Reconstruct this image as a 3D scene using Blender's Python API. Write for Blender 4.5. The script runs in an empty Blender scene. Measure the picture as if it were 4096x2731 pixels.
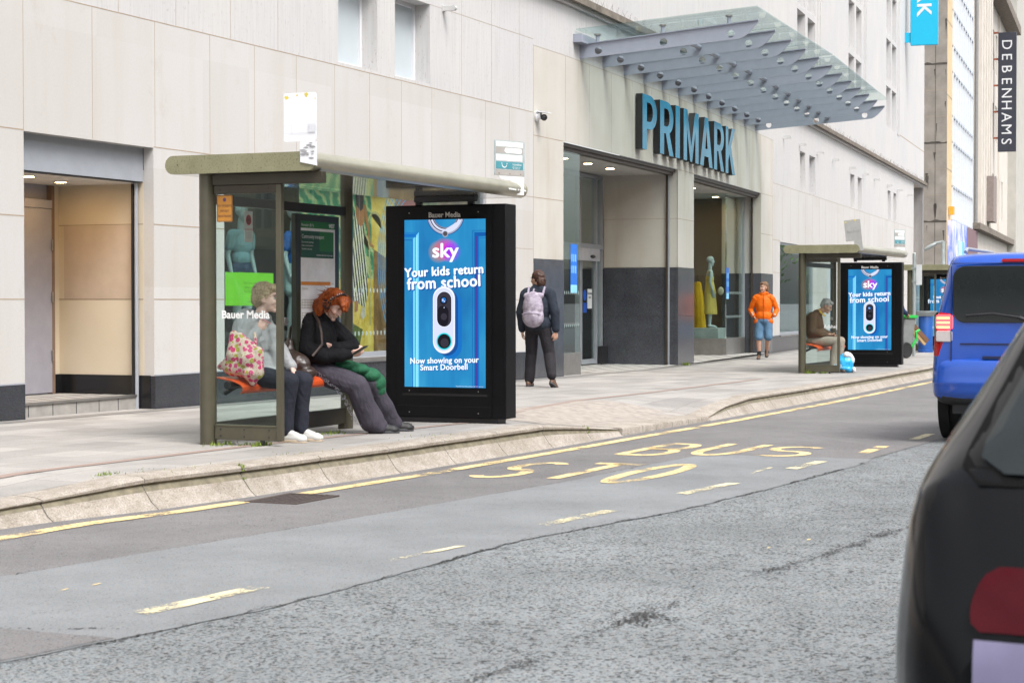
import bpy, bmesh, math, random
from math import sin, cos, pi, radians, sqrt
from mathutils import Vector, Matrix, noise
random.seed(7)
V = Vector
scene = bpy.context.scene
COL = scene.collection

# ------------------------------------------------------------------ camera, sky, sun, exposure
cam_data = bpy.data.cameras.new('camera')
cam = bpy.data.objects.new('camera', cam_data)
COL.objects.link(cam)
cam_data.sensor_width = 36.0
cam_data.lens = 66.11
cam_data.clip_start = 0.1
cam_data.clip_end = 1200.0
cam.location = (0, 0, 1.16)
cam.rotation_euler = (pi / 2 - 0.0216372, 0, 0.40524 - pi / 2)
cam_data.dof.use_dof = True
cam_data.dof.focus_distance = 24.0
cam_data.dof.aperture_fstop = 8.0
scene.camera = cam

SUN_ELEV, SUN_AZ = radians(56), radians(210)          # azimuth measured from +Y towards +X
world = bpy.data.worlds.new('World')
scene.world = world
world.use_nodes = True
wn = world.node_tree
wn.nodes.clear()
w_out = wn.nodes.new('ShaderNodeOutputWorld')
w_bg = wn.nodes.new('ShaderNodeBackground')
w_sky = wn.nodes.new('ShaderNodeTexSky')
w_sky.sky_type = 'NISHITA'
w_sky.sun_disc = False
w_sky.sun_elevation = SUN_ELEV
w_sky.sun_rotation = SUN_AZ
w_sky.dust_density = 4.0
w_hsv = wn.nodes.new('ShaderNodeHueSaturation')       # cloud cover takes the blue out of the sky
w_hsv.inputs['Saturation'].default_value = 0.22
w_bg.inputs['Strength'].default_value = 0.15
wn.links.new(w_sky.outputs['Color'], w_hsv.inputs['Color'])
wn.links.new(w_hsv.outputs['Color'], w_bg.inputs['Color'])
wn.links.new(w_bg.outputs['Background'], w_out.inputs['Surface'])

sun_data = bpy.data.lights.new('sun', 'SUN')
sun_data.energy = 1.5
sun_data.angle = radians(30)
sun_data.color = (1.0, 0.98, 0.95)
sun = bpy.data.objects.new('sun', sun_data)
COL.objects.link(sun)
sdir = V((sin(SUN_AZ) * cos(SUN_ELEV), cos(SUN_AZ) * cos(SUN_ELEV), sin(SUN_ELEV)))
sun.rotation_euler = sdir.to_track_quat('Z', 'Y').to_euler()
sun.location = (0, -20, 30)

scene.view_settings.view_transform = 'Standard'
scene.view_settings.look = 'None'
scene.view_settings.gamma = 1.0
scene.view_settings.use_curve_mapping = False
scene.view_settings.exposure = 1.12
scene.cycles.max_bounces = 10
scene.cycles.transparent_max_bounces = 16
scene.cycles.caustics_reflective = False
scene.cycles.caustics_refractive = False

# ------------------------------------------------------------------ materials
MATS = {}

def new_mat(name):
    m = bpy.data.materials.new(name)
    m.use_nodes = True
    m.node_tree.nodes.clear()
    o = m.node_tree.nodes.new('ShaderNodeOutputMaterial')
    return m, m.node_tree, o

def N(nt, kind, **kw):
    n = nt.nodes.new(kind)
    for k, v in kw.items():
        if k in n.inputs:
            n.inputs[k].default_value = v
        else:
            setattr(n, k, v)
    return n

def coords(nt, scale=(1, 1, 1), rot=(0, 0, 0)):
    tc = nt.nodes.new('ShaderNodeTexCoord')
    mp = nt.nodes.new('ShaderNodeMapping')
    mp.inputs['Scale'].default_value = scale
    mp.inputs['Rotation'].default_value = rot
    nt.links.new(tc.outputs['Object'], mp.inputs['Vector'])
    return mp.outputs['Vector']

def ramp(nt, fac, stops):
    r = nt.nodes.new('ShaderNodeValToRGB')
    el = r.color_ramp.elements
    while len(el) < len(stops):
        el.new(0.5)
    for e, (p, c) in zip(el, stops):
        e.position = p
        e.color = (*c, 1) if len(c) == 3 else c
    nt.links.new(fac, r.inputs['Fac'])
    return r.outputs['Color']

def mix(nt, fac, a, b, blend='MIX'):
    m = nt.nodes.new('ShaderNodeMix')
    m.data_type = 'RGBA'
    m.blend_type = blend
    for sock, val in ((m.inputs['Factor'], fac), (m.inputs['A'], a), (m.inputs['B'], b)):
        if hasattr(val, 'links') or isinstance(val, bpy.types.NodeSocket):
            nt.links.new(val, sock)
        elif isinstance(val, (int, float)):
            sock.default_value = val
        else:
            sock.default_value = (*val, 1)
    return m.outputs['Result']

def noise_fac(nt, scale, detail=4, rough=0.55, vec=None):
    n = nt.nodes.new('ShaderNodeTexNoise')
    n.inputs['Scale'].default_value = scale
    n.inputs['Detail'].default_value = detail
    n.inputs['Roughness'].default_value = rough
    if vec is not None:
        nt.links.new(vec, n.inputs['Vector'])
    return n.outputs['Fac']

def bump(nt, fac, strength, dist=0.01, normal=None):
    b = nt.nodes.new('ShaderNodeBump')
    b.inputs['Strength'].default_value = strength
    b.inputs['Distance'].default_value = dist
    nt.links.new(fac, b.inputs['Height'])
    if normal is not None:
        nt.links.new(normal, b.inputs['Normal'])
    return b.outputs['Normal']

def principled(nt, out, color, rough=0.6, metal=0.0, normal=None, spec=0.5, coat=0.0):
    p = nt.nodes.new('ShaderNodeBsdfPrincipled')
    if isinstance(color, bpy.types.NodeSocket):
        nt.links.new(color, p.inputs['Base Color'])
    else:
        p.inputs['Base Color'].default_value = (*color, 1)
    if isinstance(rough, bpy.types.NodeSocket):
        nt.links.new(rough, p.inputs['Roughness'])
    else:
        p.inputs['Roughness'].default_value = rough
    p.inputs['Metallic'].default_value = metal
    p.inputs['Specular IOR Level'].default_value = spec
    p.inputs['Coat Weight'].default_value = coat
    if normal is not None:
        nt.links.new(normal, p.inputs['Normal'])
    nt.links.new(p.outputs['BSDF'], out.inputs['Surface'])
    return p

def mat(name, color, rough=0.6, metal=0.0, var=0.12, vscale=6.0, bmp=0.0, bscale=60.0, spec=0.5, coat=0.0):
    """A plain surface with a little real colour variation and an optional fine bump."""
    if name in MATS:
        return MATS[name]
    m, nt, o = new_mat(name)
    vec = coords(nt)
    lo = tuple(c * (1 - var) for c in color)
    hi = tuple(min(1, c * (1 + var)) for c in color)
    f = noise_fac(nt, vscale, 5, 0.6, vec)
    c = ramp(nt, f, [(0.3, lo), (0.7, hi)])
    nrm = bump(nt, noise_fac(nt, bscale, 3, 0.5, vec), bmp) if bmp else None
    principled(nt, o, c, rough, metal, nrm, spec, coat)
    MATS[name] = m
    return m

def emit(name, color, strength=1.0):
    if name in MATS:
        return MATS[name]
    m, nt, o = new_mat(name)
    e = nt.nodes.new('ShaderNodeEmission')
    e.inputs['Color'].default_value = (*color, 1)
    e.inputs['Strength'].default_value = strength
    nt.links.new(e.outputs['Emission'], o.inputs['Surface'])
    MATS[name] = m
    return m

def glass(name, tint=(0.85, 0.95, 0.92), refl=1.0, rough=0.0, opaque=0.0, film=(0.5, 0.6, 0.6)):
    """Thin pane: tinted straight-through light plus a Fresnel mirror, and an optional dull film of dirt."""
    if name in MATS:
        return MATS[name]
    m, nt, o = new_mat(name)
    tint = tuple(sqrt(c) for c in tint)      # every pane is a box: light passes two faces
    opaque *= 0.5
    refl *= 0.8
    tr = N(nt, 'ShaderNodeBsdfTransparent')
    tr.inputs['Color'].default_value = (*tint, 1)
    gl = N(nt, 'ShaderNodeBsdfGlossy')
    gl.inputs['Roughness'].default_value = rough
    gl.inputs['Color'].default_value = (0.95, 1, 1, 1)
    lw = N(nt, 'ShaderNodeFresnel')
    geo = N(nt, 'ShaderNodeNewGeometry')
    ior = N(nt, 'ShaderNodeMapRange')
    ior.inputs['To Min'].default_value = 1.52
    ior.inputs['To Max'].default_value = 1 / 1.52     # straight-through panes: no total reflection at the back face
    nt.links.new(geo.outputs['Backfacing'], ior.inputs['Value'])
    nt.links.new(ior.outputs['Result'], lw.inputs['IOR'])
    mul = N(nt, 'ShaderNodeMath', operation='MULTIPLY', use_clamp=True)
    mul.inputs[1].default_value = refl
    nt.links.new(lw.outputs['Fac'], mul.inputs[0])
    base = tr.outputs['BSDF']
    if opaque > 0:
        df = N(nt, 'ShaderNodeBsdfDiffuse')
        df.inputs['Color'].default_value = (*film, 1)
        vec = coords(nt, (9, 9, 0.7))
        f = noise_fac(nt, 1.0, 5, 0.65, vec)
        mm = N(nt, 'ShaderNodeMath', operation='MULTIPLY')
        mm.inputs[1].default_value = opaque * 2
        nt.links.new(f, mm.inputs[0])
        ms = N(nt, 'ShaderNodeMixShader')
        nt.links.new(mm.outputs[0], ms.inputs['Fac'])
        nt.links.new(base, ms.inputs[1])
        nt.links.new(df.outputs['BSDF'], ms.inputs[2])
        base = ms.outputs['Shader']
    mx = N(nt, 'ShaderNodeMixShader')
    nt.links.new(mul.outputs[0], mx.inputs['Fac'])
    nt.links.new(base, mx.inputs[1])
    nt.links.new(gl.outputs['BSDF'], mx.inputs[2])
    nt.links.new(mx.outputs['Shader'], o.inputs['Surface'])
    MATS[name] = m
    return m

def custom(name, fn):
    if name not in MATS:
        m, nt, o = new_mat(name)
        fn(nt, o)
        MATS[name] = m
    return MATS[name]

def _travertine(nt, o):
    v1 = coords(nt, (22, 22, 0.9))
    v2 = coords(nt, (0.5, 0.5, 0.5))
    v3 = coords(nt, (60, 60, 14))
    a = ramp(nt, noise_fac(nt, 1.0, 6, 0.7, v1), [(0.30, (0.45, 0.44, 0.435)), (0.52, (0.515, 0.506, 0.50)), (0.75, (0.54, 0.533, 0.527))])
    b = ramp(nt, noise_fac(nt, 1.0, 4, 0.6, v2), [(0.35, (0.93, 0.93, 0.95)), (0.7, (1, 0.99, 0.97))])
    pits = ramp(nt, noise_fac(nt, 1.0, 2, 0.5, v3), [(0.29, (0.62, 0.56, 0.5)), (0.36, (1, 1, 1))])
    c = mix(nt, 1.0, a, b, 'MULTIPLY')
    c = mix(nt, 0.8, c, pits, 'MULTIPLY')
    principled(nt, o, c, 0.75, 0, bump(nt, noise_fac(nt, 1.0, 4, 0.6, v1), 0.15))

def _limestone(nt, o):
    v2 = coords(nt, (0.7, 0.7, 0.35))
    v3 = coords(nt, (40, 40, 40))
    v4 = coords(nt, (3.0, 3.0, 0.25))
    a = ramp(nt, noise_fac(nt, 1.0, 5, 0.6, v2), [(0.3, (0.495, 0.478, 0.46)), (0.55, (0.515, 0.502, 0.492)), (0.75, (0.525, 0.517, 0.51))])
    st = ramp(nt, noise_fac(nt, 1.0, 6, 0.6, v4), [(0.25, (0.95, 0.93, 0.90)), (0.5, (1, 1, 1))])
    g = ramp(nt, noise_fac(nt, 1.0, 3, 0.5, v3), [(0.3, (0.96, 0.96, 0.95)), (0.6, (1, 1, 1))])
    sn = N(nt, 'ShaderNodeVectorMath', operation='SNAP')
    sn.inputs[1].default_value = (1.02, 50.0, 1.31)
    nt.links.new(coords(nt), sn.inputs[0])
    wn_ = nt.nodes.new('ShaderNodeTexWhiteNoise')
    nt.links.new(sn.outputs[0], wn_.inputs['Vector'])
    slab = ramp(nt, wn_.outputs['Value'], [(0.0, (0.955, 0.945, 0.93)), (1.0, (1.015, 1.01, 1.01))])
    blot = ramp(nt, noise_fac(nt, 1.0, 7, 0.72, coords(nt, (1.6, 1.6, 1.1))), [(0.30, (0.90, 0.875, 0.85)), (0.42, (1, 1, 1))])
    c = mix(nt, 1.0, mix(nt, 1.0, a, st, 'MULTIPLY'), g, 'MULTIPLY')
    c = mix(nt, 1.0, mix(nt, 1.0, c, slab, 'MULTIPLY'), blot, 'MULTIPLY')
    principled(nt, o, c, 0.6, 0, bump(nt, noise_fac(nt, 1.0, 3, 0.5, v3), 0.05))

def _stained(nt, o):      # the limestone round the shop entrance carries warm rain stains
    v4 = coords(nt, (1.6, 1.6, 0.22))
    v2 = coords(nt, (0.8, 0.8, 0.8))
    v3 = coords(nt, (60, 60, 60))
    a = ramp(nt, noise_fac(nt, 1.0, 5, 0.6, v4), [(0.30, (0.47, 0.43, 0.375)), (0.46, (0.53, 0.505, 0.465)), (0.7, (0.55, 0.53, 0.505))])
    b = ramp(nt, noise_fac(nt, 1.0, 4, 0.6, v2), [(0.3, (0.9, 0.88, 0.85)), (0.65, (1, 1, 1))])
    g = ramp(nt, noise_fac(nt, 1.0, 3, 0.5, v3), [(0.3, (0.95, 0.95, 0.94)), (0.6, (1, 1, 1))])
    principled(nt, o, mix(nt, 1.0, mix(nt, 1.0, a, b, 'MULTIPLY'), g, 'MULTIPLY'), 0.6)

def granite(c1, c2, rough):
    def fn(nt, o):
        v = coords(nt, (1, 1, 1))
        vo = N(nt, 'ShaderNodeTexVoronoi', Scale=110.0)
        nt.links.new(v, vo.inputs['Vector'])
        f1 = noise_fac(nt, 90, 4, 0.7, v)
        f2 = noise_fac(nt, 2.0, 4, 0.6, v)
        c = ramp(nt, f1, [(0.35, c1), (0.62, c2)])
        c = mix(nt, 0.25, c, vo.outputs['Color'], 'SOFT_LIGHT')
        sc = ramp(nt, f2, [(0.3, (0.75, 0.75, 0.77)), (0.7, (1.1, 1.1, 1.12))])
        principled(nt, o, mix(nt, 1.0, c, sc, 'MULTIPLY'), rough, 0, bump(nt, f2, 0.06, 0.004))
    return fn

def asphalt(c_lo, c_hi, grain, bstr, pit=0.40):
    def fn(nt, o):
        v = coords(nt)
        f1 = noise_fac(nt, grain, 3, 0.75, v)
        vo = N(nt, 'ShaderNodeTexVoronoi', Scale=grain * 0.9)
        nt.links.new(v, vo.inputs['Vector'])
        f2 = noise_fac(nt, 0.9, 6, 0.65, v)
        f3 = noise_fac(nt, 7, 5, 0.65, v)
        c = ramp(nt, noise_fac(nt, grain * 1.9, 2, 0.6, v), [(0.3, c_lo), (0.7, c_hi)])
        tint = ramp(nt, noise_fac(nt, grain * 0.6, 2, 0.5, v), [(0.35, (0.93, 1.0, 1.04)), (0.65, (1.05, 1.0, 0.97))])
        c = mix(nt, 1.0, c, tint, 'MULTIPLY')
        ad = N(nt, 'ShaderNodeMath', operation='MULTIPLY_ADD')
        ad.inputs[1].default_value = 0.22
        nt.links.new(f3, ad.inputs[0]); nt.links.new(f1, ad.inputs[2])
        pits = ramp(nt, ad.outputs[0], [(pit + 0.10, (0.13, 0.12, 0.12)), (pit + 0.145, (1, 1, 1))])
        c = mix(nt, 1.0, c, pits, 'MULTIPLY')
        big = ramp(nt, f2, [(0.3, (0.80, 0.80, 0.80)), (0.7, (1.10, 1.10, 1.10))])
        c = mix(nt, 1.0, c, big, 'MULTIPLY')
        n1 = bump(nt, f1, bstr, 0.012)
        n2 = bump(nt, vo.outputs['Distance'], bstr * 0.5, 0.006, n1)
        principled(nt, o, c, 0.8, 0, n2, 0.3)
    return fn

def _paving(nt, o):
    v = coords(nt, (1, 1, 1))
    vs = coords(nt, (1, 1, 1))
    br = N(nt, 'ShaderNodeTexBrick')
    br.inputs['Scale'].default_value = 1.0
    br.inputs['Brick Width'].default_value = 0.60
    br.inputs['Row Height'].default_value = 0.40
    br.inputs['Mortar Size'].default_value = 0.006
    br.inputs['Mortar Smooth'].default_value = 0.3
    br.inputs['Bias'].default_value = 0.0
    br.inputs['Color1'].default_value = (0.255, 0.243, 0.232, 1)
    br.inputs['Color2'].default_value = (0.35, 0.335, 0.32, 1)
    br.inputs['Mortar'].default_value = (0.20, 0.185, 0.17, 1)
    nt.links.new(v, br.inputs['Vector'])
    f = noise_fac(nt, 1.3, 6, 0.65, vs)
    d = ramp(nt, f, [(0.28, (0.80, 0.80, 0.80)), (0.6, (1.05, 1.04, 1.03))])
    f2 = noise_fac(nt, 70, 3, 0.7, vs)
    d2 = ramp(nt, f2, [(0.3, (0.86, 0.86, 0.86)), (0.7, (1.1, 1.1, 1.1))])
    c = mix(nt, 1.0, mix(nt, 1.0, br.outputs['Color'], d, 'MULTIPLY'), d2, 'MULTIPLY')
    sp = ramp(nt, noise_fac(nt, 12, 2, 0.5, vs), [(0.25, (0.55, 0.53, 0.5)), (0.29, (1, 1, 1))])
    c = mix(nt, 0.6, c, sp, 'MULTIPLY')
    principled(nt, o, c, 0.7, 0, bump(nt, f2, 0.15, 0.005, bump(nt, br.outputs['Fac'], -0.4, 0.006)))

def _kerb(nt, o):
    v = coords(nt)
    f1 = noise_fac(nt, 85, 3, 0.75, v)
    f2 = noise_fac(nt, 2.2, 6, 0.7, v)
    f3 = noise_fac(nt, 14, 5, 0.7, v)
    c = ramp(nt, f1, [(0.32, (0.20, 0.18, 0.155)), (0.5, (0.33, 0.305, 0.275)), (0.7, (0.43, 0.40, 0.37))])
    d = ramp(nt, f2, [(0.3, (0.72, 0.68, 0.62)), (0.62, (1.08, 1.06, 1.04))])
    e = ramp(nt, f3, [(0.3, (0.8, 0.77, 0.73)), (0.6, (1.05, 1.05, 1.05))])
    principled(nt, o, mix(nt, 1.0, mix(nt, 1.0, c, d, 'MULTIPLY'), e, 'MULTIPLY'), 0.8, 0, bump(nt, f1, 0.35, 0.008))

def worn_paint(c, wear):
    def fn(nt, o):
        v = coords(nt)
        f1 = noise_fac(nt, 55, 4, 0.8, v)
        f2 = noise_fac(nt, 2.5, 4, 0.6, v)
        f = N(nt, 'ShaderNodeMath', operation='ADD')
        nt.links.new(f1, f.inputs[0]); nt.links.new(f2, f.inputs[1])
        k = ramp(nt, f.outputs[0], [(wear, (0, 0, 0)), (wear + 0.10, (1, 1, 1))])
        tone = ramp(nt, noise_fac(nt, 5, 4, 0.6, v), [(0.3, tuple(x * 0.82 for x in c)), (0.7, c)])
        p = N(nt, 'ShaderNodeBsdfPrincipled')
        nt.links.new(tone, p.inputs['Base Color'])
        p.inputs['Roughness'].default_value = 0.65
        t = N(nt, 'ShaderNodeBsdfTransparent')
        ms = N(nt, 'ShaderNodeMixShader')
        nt.links.new(k, ms.inputs['Fac'])
        nt.links.new(t.outputs['BSDF'], ms.inputs[1])
        nt.links.new(p.outputs['BSDF'], ms.inputs[2])
        nt.links.new(ms.outputs['Shader'], o.inputs['Surface'])
    return fn

def stripes(c1, c2, scale, rough, axis='X'):
    def fn(nt, o):
        v = coords(nt)
        w = N(nt, 'ShaderNodeTexWave', Scale=scale)
        w.bands_direction = axis
        nt.links.new(v, w.inputs['Vector'])
        principled(nt, o, ramp(nt, w.outputs['Fac'], [(0.42, c1), (0.58, c2)]), rough)
    return fn

LIME = custom('limestone', _limestone)
STAIN = custom('stained_limestone', _stained)
TRAV = custom('travertine', _travertine)
GRAN = custom('dark_granite', granite((0.014, 0.016, 0.021), (0.055, 0.058, 0.067), 0.26))
GRAN2 = custom('grey_granite', granite((0.022, 0.024, 0.030), (0.098, 0.102, 0.116), 0.22))
BLACKG = mat('black_polished_stone', (0.012, 0.012, 0.013), 0.18, var=0.2)
JOINT = mat('joint_mortar', (0.34, 0.27, 0.20), 0.9)
JOINTD = mat('dark_joint', (0.03, 0.03, 0.033), 0.9)
OLIVE = mat('olive_painted_metal', (0.085, 0.078, 0.052), 0.36, 0.25, var=0.10, vscale=7, bmp=0.03, bscale=160)
OLIVED = mat('dark_olive_metal', (0.042, 0.036, 0.024), 0.4, 0.3, var=0.12)
STEEL = mat('brushed_steel', (0.36, 0.345, 0.33), 0.38, 0.85, var=0.1)
ALU = mat('grey_aluminium', (0.36, 0.38, 0.42), 0.42, 0.3, var=0.06)
DKMET = mat('dark_metal', (0.03, 0.03, 0.033), 0.4, 0.4)
BLACKP = mat('black_powder_coat', (0.0045, 0.0045, 0.0055), 0.42, 0.0, var=0.25, vscale=3, spec=0.16)
WHITE = mat('white_paint', (0.62, 0.63, 0.65), 0.5, var=0.05)

# ------------------------------------------------------------------ mesh helpers
ROOTM = {}

class MB:
    """Collects shapes and links them as ONE mesh object."""
    def __init__(s, T=None):
        s.v, s.f, s.mi, s.mats = [], [], [], []
        s.T = T.copy() if T is not None else Matrix()

    def _m(s, m):
        if m not in s.mats:
            s.mats.append(m)
        return s.mats.index(m)

    def add(s, verts, faces, m, T=None):
        M = s.T @ T if T is not None else s.T
        b = len(s.v)
        s.v.extend(M @ V(p) for p in verts)
        i = s._m(m)
        for f in faces:
            s.f.append([b + k for k in f])
            s.mi.append(i)
        return s

    def box(s, x0, x1, y0, y1, z0, z1, m, T=None):
        p = [(x, y, z) for z in (z0, z1) for y in (y0, y1) for x in (x0, x1)]
        f = [(0, 2, 3, 1), (4, 5, 7, 6), (0, 1, 5, 4), (2, 6, 7, 3), (0, 4, 6, 2), (1, 3, 7, 5)]
        return s.add(p, f, m, T)

    def quad(s, a, b, c, d, m, T=None):
        return s.add([a, b, c, d], [(0, 1, 2, 3)], m, T)

    def poly(s, pts, m, T=None):
        return s.add(pts, [tuple(range(len(pts)))], m, T)

    def prism(s, pts, h0, h1, m, T=None, caps=True):
        """2D outline in local xy, from z=h0 to h1."""
        n = len(pts)
        vs = [(x, y, h0) for x, y in pts] + [(x, y, h1) for x, y in pts]
        fs = [(i, (i + 1) % n, n + (i + 1) % n, n + i) for i in range(n)]
        if caps:
            fs += [tuple(range(n - 1, -1, -1)), tuple(range(n, 2 * n))]
        return s.add(vs, fs, m, T)

    def tube(s, path, r, m, seg=10, T=None, caps=True):
        path = [V(p) for p in path]
        n = len(path)
        rs = r if isinstance(r, (list, tuple)) else [r] * n
        vs, fs = [], []
        ref = None
        for i, p in enumerate(path):
            d = (path[min(i + 1, n - 1)] - path[max(i - 1, 0)])
            d = d.normalized() if d.length > 1e-9 else V((0, 0, 1))
            if ref is None:
                ref = d.orthogonal().normalized()
            ref = (ref - d * ref.dot(d))
            ref = ref.normalized() if ref.length > 1e-6 else d.orthogonal().normalized()
            e = d.cross(ref)
            for k in range(seg):
                a = 2 * pi * k / seg
                vs.append(p + (ref * cos(a) + e * sin(a)) * rs[i])
        for i in range(n - 1):
            for k in range(seg):
                fs.append((i * seg + k, i * seg + (k + 1) % seg, (i + 1) * seg + (k + 1) % seg, (i + 1) * seg + k))
        if caps:
            fs.append(tuple(range(seg - 1, -1, -1)))
            fs.append(tuple((n - 1) * seg + k for k in range(seg)))
        return s.add(vs, fs, m, T)

    def lathe(s, prof, m, seg=24, T=None):
        vs, fs = [], []
        for r, z in prof:
            for k in range(seg):
                a = 2 * pi * k / seg
                vs.append((r * cos(a), r * sin(a), z))
        for i in range(len(prof) - 1):
            for k in range(seg):
                fs.append((i * seg + k, i * seg + (k + 1) % seg, (i + 1) * seg + (k + 1) % seg, (i + 1) * seg + k))
        fs.append(tuple(range(seg - 1, -1, -1)))
        fs.append(tuple((len(prof) - 1) * seg + k for k in range(seg)))
        return s.add(vs, fs, m, T)

    def ell(s, c, r, m, T=None, seg=16, ring=10, R=None):
        vs, fs = [], []
        for i in range(ring + 1):
            t = pi * i / ring
            for k in range(seg):
                a = 2 * pi * k / seg
                p = V((r[0] * sin(t) * cos(a), r[1] * sin(t) * sin(a), r[2] * cos(t)))
                if R is not None:
                    p = R @ p
                vs.append(p + V(c))
        for i in range(ring):
            for k in range(seg):
                fs.append((i * seg + k, (i + 1) * seg + k, (i + 1) * seg + (k + 1) % seg, i * seg + (k + 1) % seg))
        return s.add(vs, fs, m, T)

    def text(s, txt, size, m, T=None, bold=0.0, extrude=0.0, xs=1.0, align='CENTER', spacing=1.0, res=3):
        c = bpy.data.curves.new('lettering', 'FONT')
        c.body = txt
        c.size = size
        c.offset = bold
        c.extrude = extrude
        c.align_x = align
        c.resolution_u = res
        c.space_character = spacing
        o = bpy.data.objects.new('lettering', c)
        me = bpy.data.meshes.new_from_object(o)
        vs = [(p.co.x * xs, p.co.y, p.co.z) for p in me.vertices]
        fs = [tuple(p.vertices) for p in me.polygons]
        bpy.data.objects.remove(o)
        bpy.data.curves.remove(c)
        bpy.data.meshes.remove(me)
        return s.add(vs, fs, m, T)

    def build(s, name, parent=None, smooth=True, angle=35, bevel=0.0, world=False, fix=True):
        me = bpy.data.meshes.new(name)
        vs = s.v
        if parent is not None and world:
            inv = ROOTM.get(parent.name, Matrix()).inverted()
            vs = [inv @ p for p in vs]
        me.from_pydata([tuple(p) for p in vs], [], s.f)
        for m in s.mats:
            me.materials.append(m)
        me.polygons.foreach_set('material_index', s.mi)
        if fix:
            bm = bmesh.new()
            bm.from_mesh(me)
            bmesh.ops.remove_doubles(bm, verts=bm.verts, dist=1e-5)
            bm.to_mesh(me)
            bm.free()
        if smooth:
            me.shade_smooth()
            me.set_sharp_from_angle(angle=radians(angle))
        me.update()
        o = bpy.data.objects.new(name, me)
        COL.objects.link(o)
        if parent is not None:
            o.parent = parent
            ROOTM[o.name] = ROOTM.get(parent.name, Matrix())
        else:
            ROOTM[o.name] = Matrix()
        if bevel:
            b = o.modifiers.new('edge', 'BEVEL')
            b.width = bevel
            b.segments = 2
            b.limit_method = 'ANGLE'
            b.angle_limit = radians(40)
        return o

def tag(o, label=None, cat=None, group=None, kind=None):
    if label: o['label'] = label
    if cat: o['category'] = cat
    if group: o['group'] = group
    if kind: o['kind'] = kind
    return o

def thing(name, label, cat, loc=(0, 0, 0), rz=0.0, group=None):
    o = bpy.data.objects.new(name, None)
    o.empty_display_size = 0.2
    COL.objects.link(o)
    o.location = loc
    o.rotation_euler = (0, 0, rz)
    ROOTM[o.name] = Matrix.Translation(V(loc)) @ Matrix.Rotation(rz, 4, 'Z')
    return tag(o, label, cat, group)

def copy_tree(o, parent=None):
    c = o.copy()
    COL.objects.link(c)
    if parent is not None:
        c.parent = parent
    for ch in list(o.children):
        copy_tree(ch, c)
    return c

def frame(P, ang):
    return Matrix.Translation(V(P)) @ Matrix.Rotation(ang, 4, 'Z')

def basis(o, x, y, z=None):
    """Matrix with origin o and axes x, y (z = x cross y)."""
    x, y = V(x).normalized(), V(y)
    y = (y - x * y.dot(x)).normalized()
    z = x.cross(y)
    return Matrix(((x[0], y[0], z[0], o[0]), (x[1], y[1], z[1], o[1]), (x[2], y[2], z[2], o[2]), (0, 0, 0, 1)))

def zpav(s):
    if s < 33:
        return -0.0075 * (s - 13)
    t = min((s - 33) / 14.0, 1.0)
    return -0.15 - 0.105 * (t - t * t / 2)

def zroad(s):
    return zpav(s) - 0.21

def interp(x, tab):
    if x <= tab[0][0]: return tab[0][1]
    for (a, va), (b, vb) in zip(tab, tab[1:]):
        if x <= b:
            return va + (vb - va) * (x - a) / (b - a)
    return tab[-1][1]

def rrect(x0, x1, y0, y1, r, n=5):
    pts = []
    for cx, cy, a0 in ((x1 - r, y0 + r, -pi / 2), (x1 - r, y1 - r, 0), (x0 + r, y1 - r, pi / 2), (x0 + r, y0 + r, pi)):
        for k in range(n + 1):
            a = a0 + pi / 2 * k / n
            pts.append((cx + r * cos(a), cy + r * sin(a)))
    return pts

# ------------------------------------------------------------------ road, kerb, pavement
KERB_Y = [(-40, 7.3), (8.0, 7.15), (9.3, 7.06), (10.2, 6.88), (11.3, 6.78), (13.3, 6.70), (16.5, 6.66), (21.5, 6.66), (26, 6.74), (30, 6.85), (34.5, 7.02), (38, 7.12), (45, 7.5), (60, 8.6), (120, 14.0)]
KERB_H = [(-40, 0.10), (8.2, 0.10), (9.3, 0.145), (10.2, 0.212), (16.6, 0.215), (18.45, 0.085), (21.5, 0.06), (22.4, 0.15), (23.7, 0.21), (120, 0.20)]
def ky(s): return interp(s, KERB_Y)
def kh(s): return interp(s, KERB_H)

ROADC = custom('coarse_asphalt', asphalt((0.155, 0.165, 0.168), (0.275, 0.29, 0.297), 52, 0.9, 0.43))
ROADM = custom('patched_asphalt', asphalt((0.165, 0.170, 0.175), (0.25, 0.257, 0.264), 85, 0.6, 0.345))
ROADD = custom('dark_asphalt', asphalt((0.135, 0.129, 0.129), (0.22, 0.21, 0.21), 85, 0.6, 0.375))
YELL = custom('yellow_road_paint', worn_paint((0.76, 0.58, 0.28), 0.88))
YELW = custom('worn_yellow_paint', worn_paint((0.70, 0.62, 0.40), 0.98))
PAVE = custom('paving_slabs', _paving)
KERB = custom('kerb_concrete', _kerb)
KERBD = mat('mossy_stained_concrete', (0.17, 0.150, 0.105), 0.9, var=0.35, vscale=12, bmp=0.3, bscale=80)

def sheet(name, s_list, y0f, y1f, zf, m, ny=2, kind='structure', label=None, cat=None):
    mb = MB()
    vs, fs = [], []
    for s in s_list:
        for j in range(ny + 1):
            y = y0f(s) + (y1f(s) - y0f(s)) * j / ny
            vs.append((s, y, zf(s, y)))
    for i in range(len(s_list) - 1):
        for j in range(ny):
            a = i * (ny + 1) + j
            fs.append((a, a + ny + 1, a + ny + 2, a + 1))
    fs = [tuple(reversed(f)) if False else f for f in fs]
    mb.add(vs, fs, m)
    o = mb.build(name, smooth=False)
    tag(o, label, cat, kind=kind)
    return o

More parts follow.
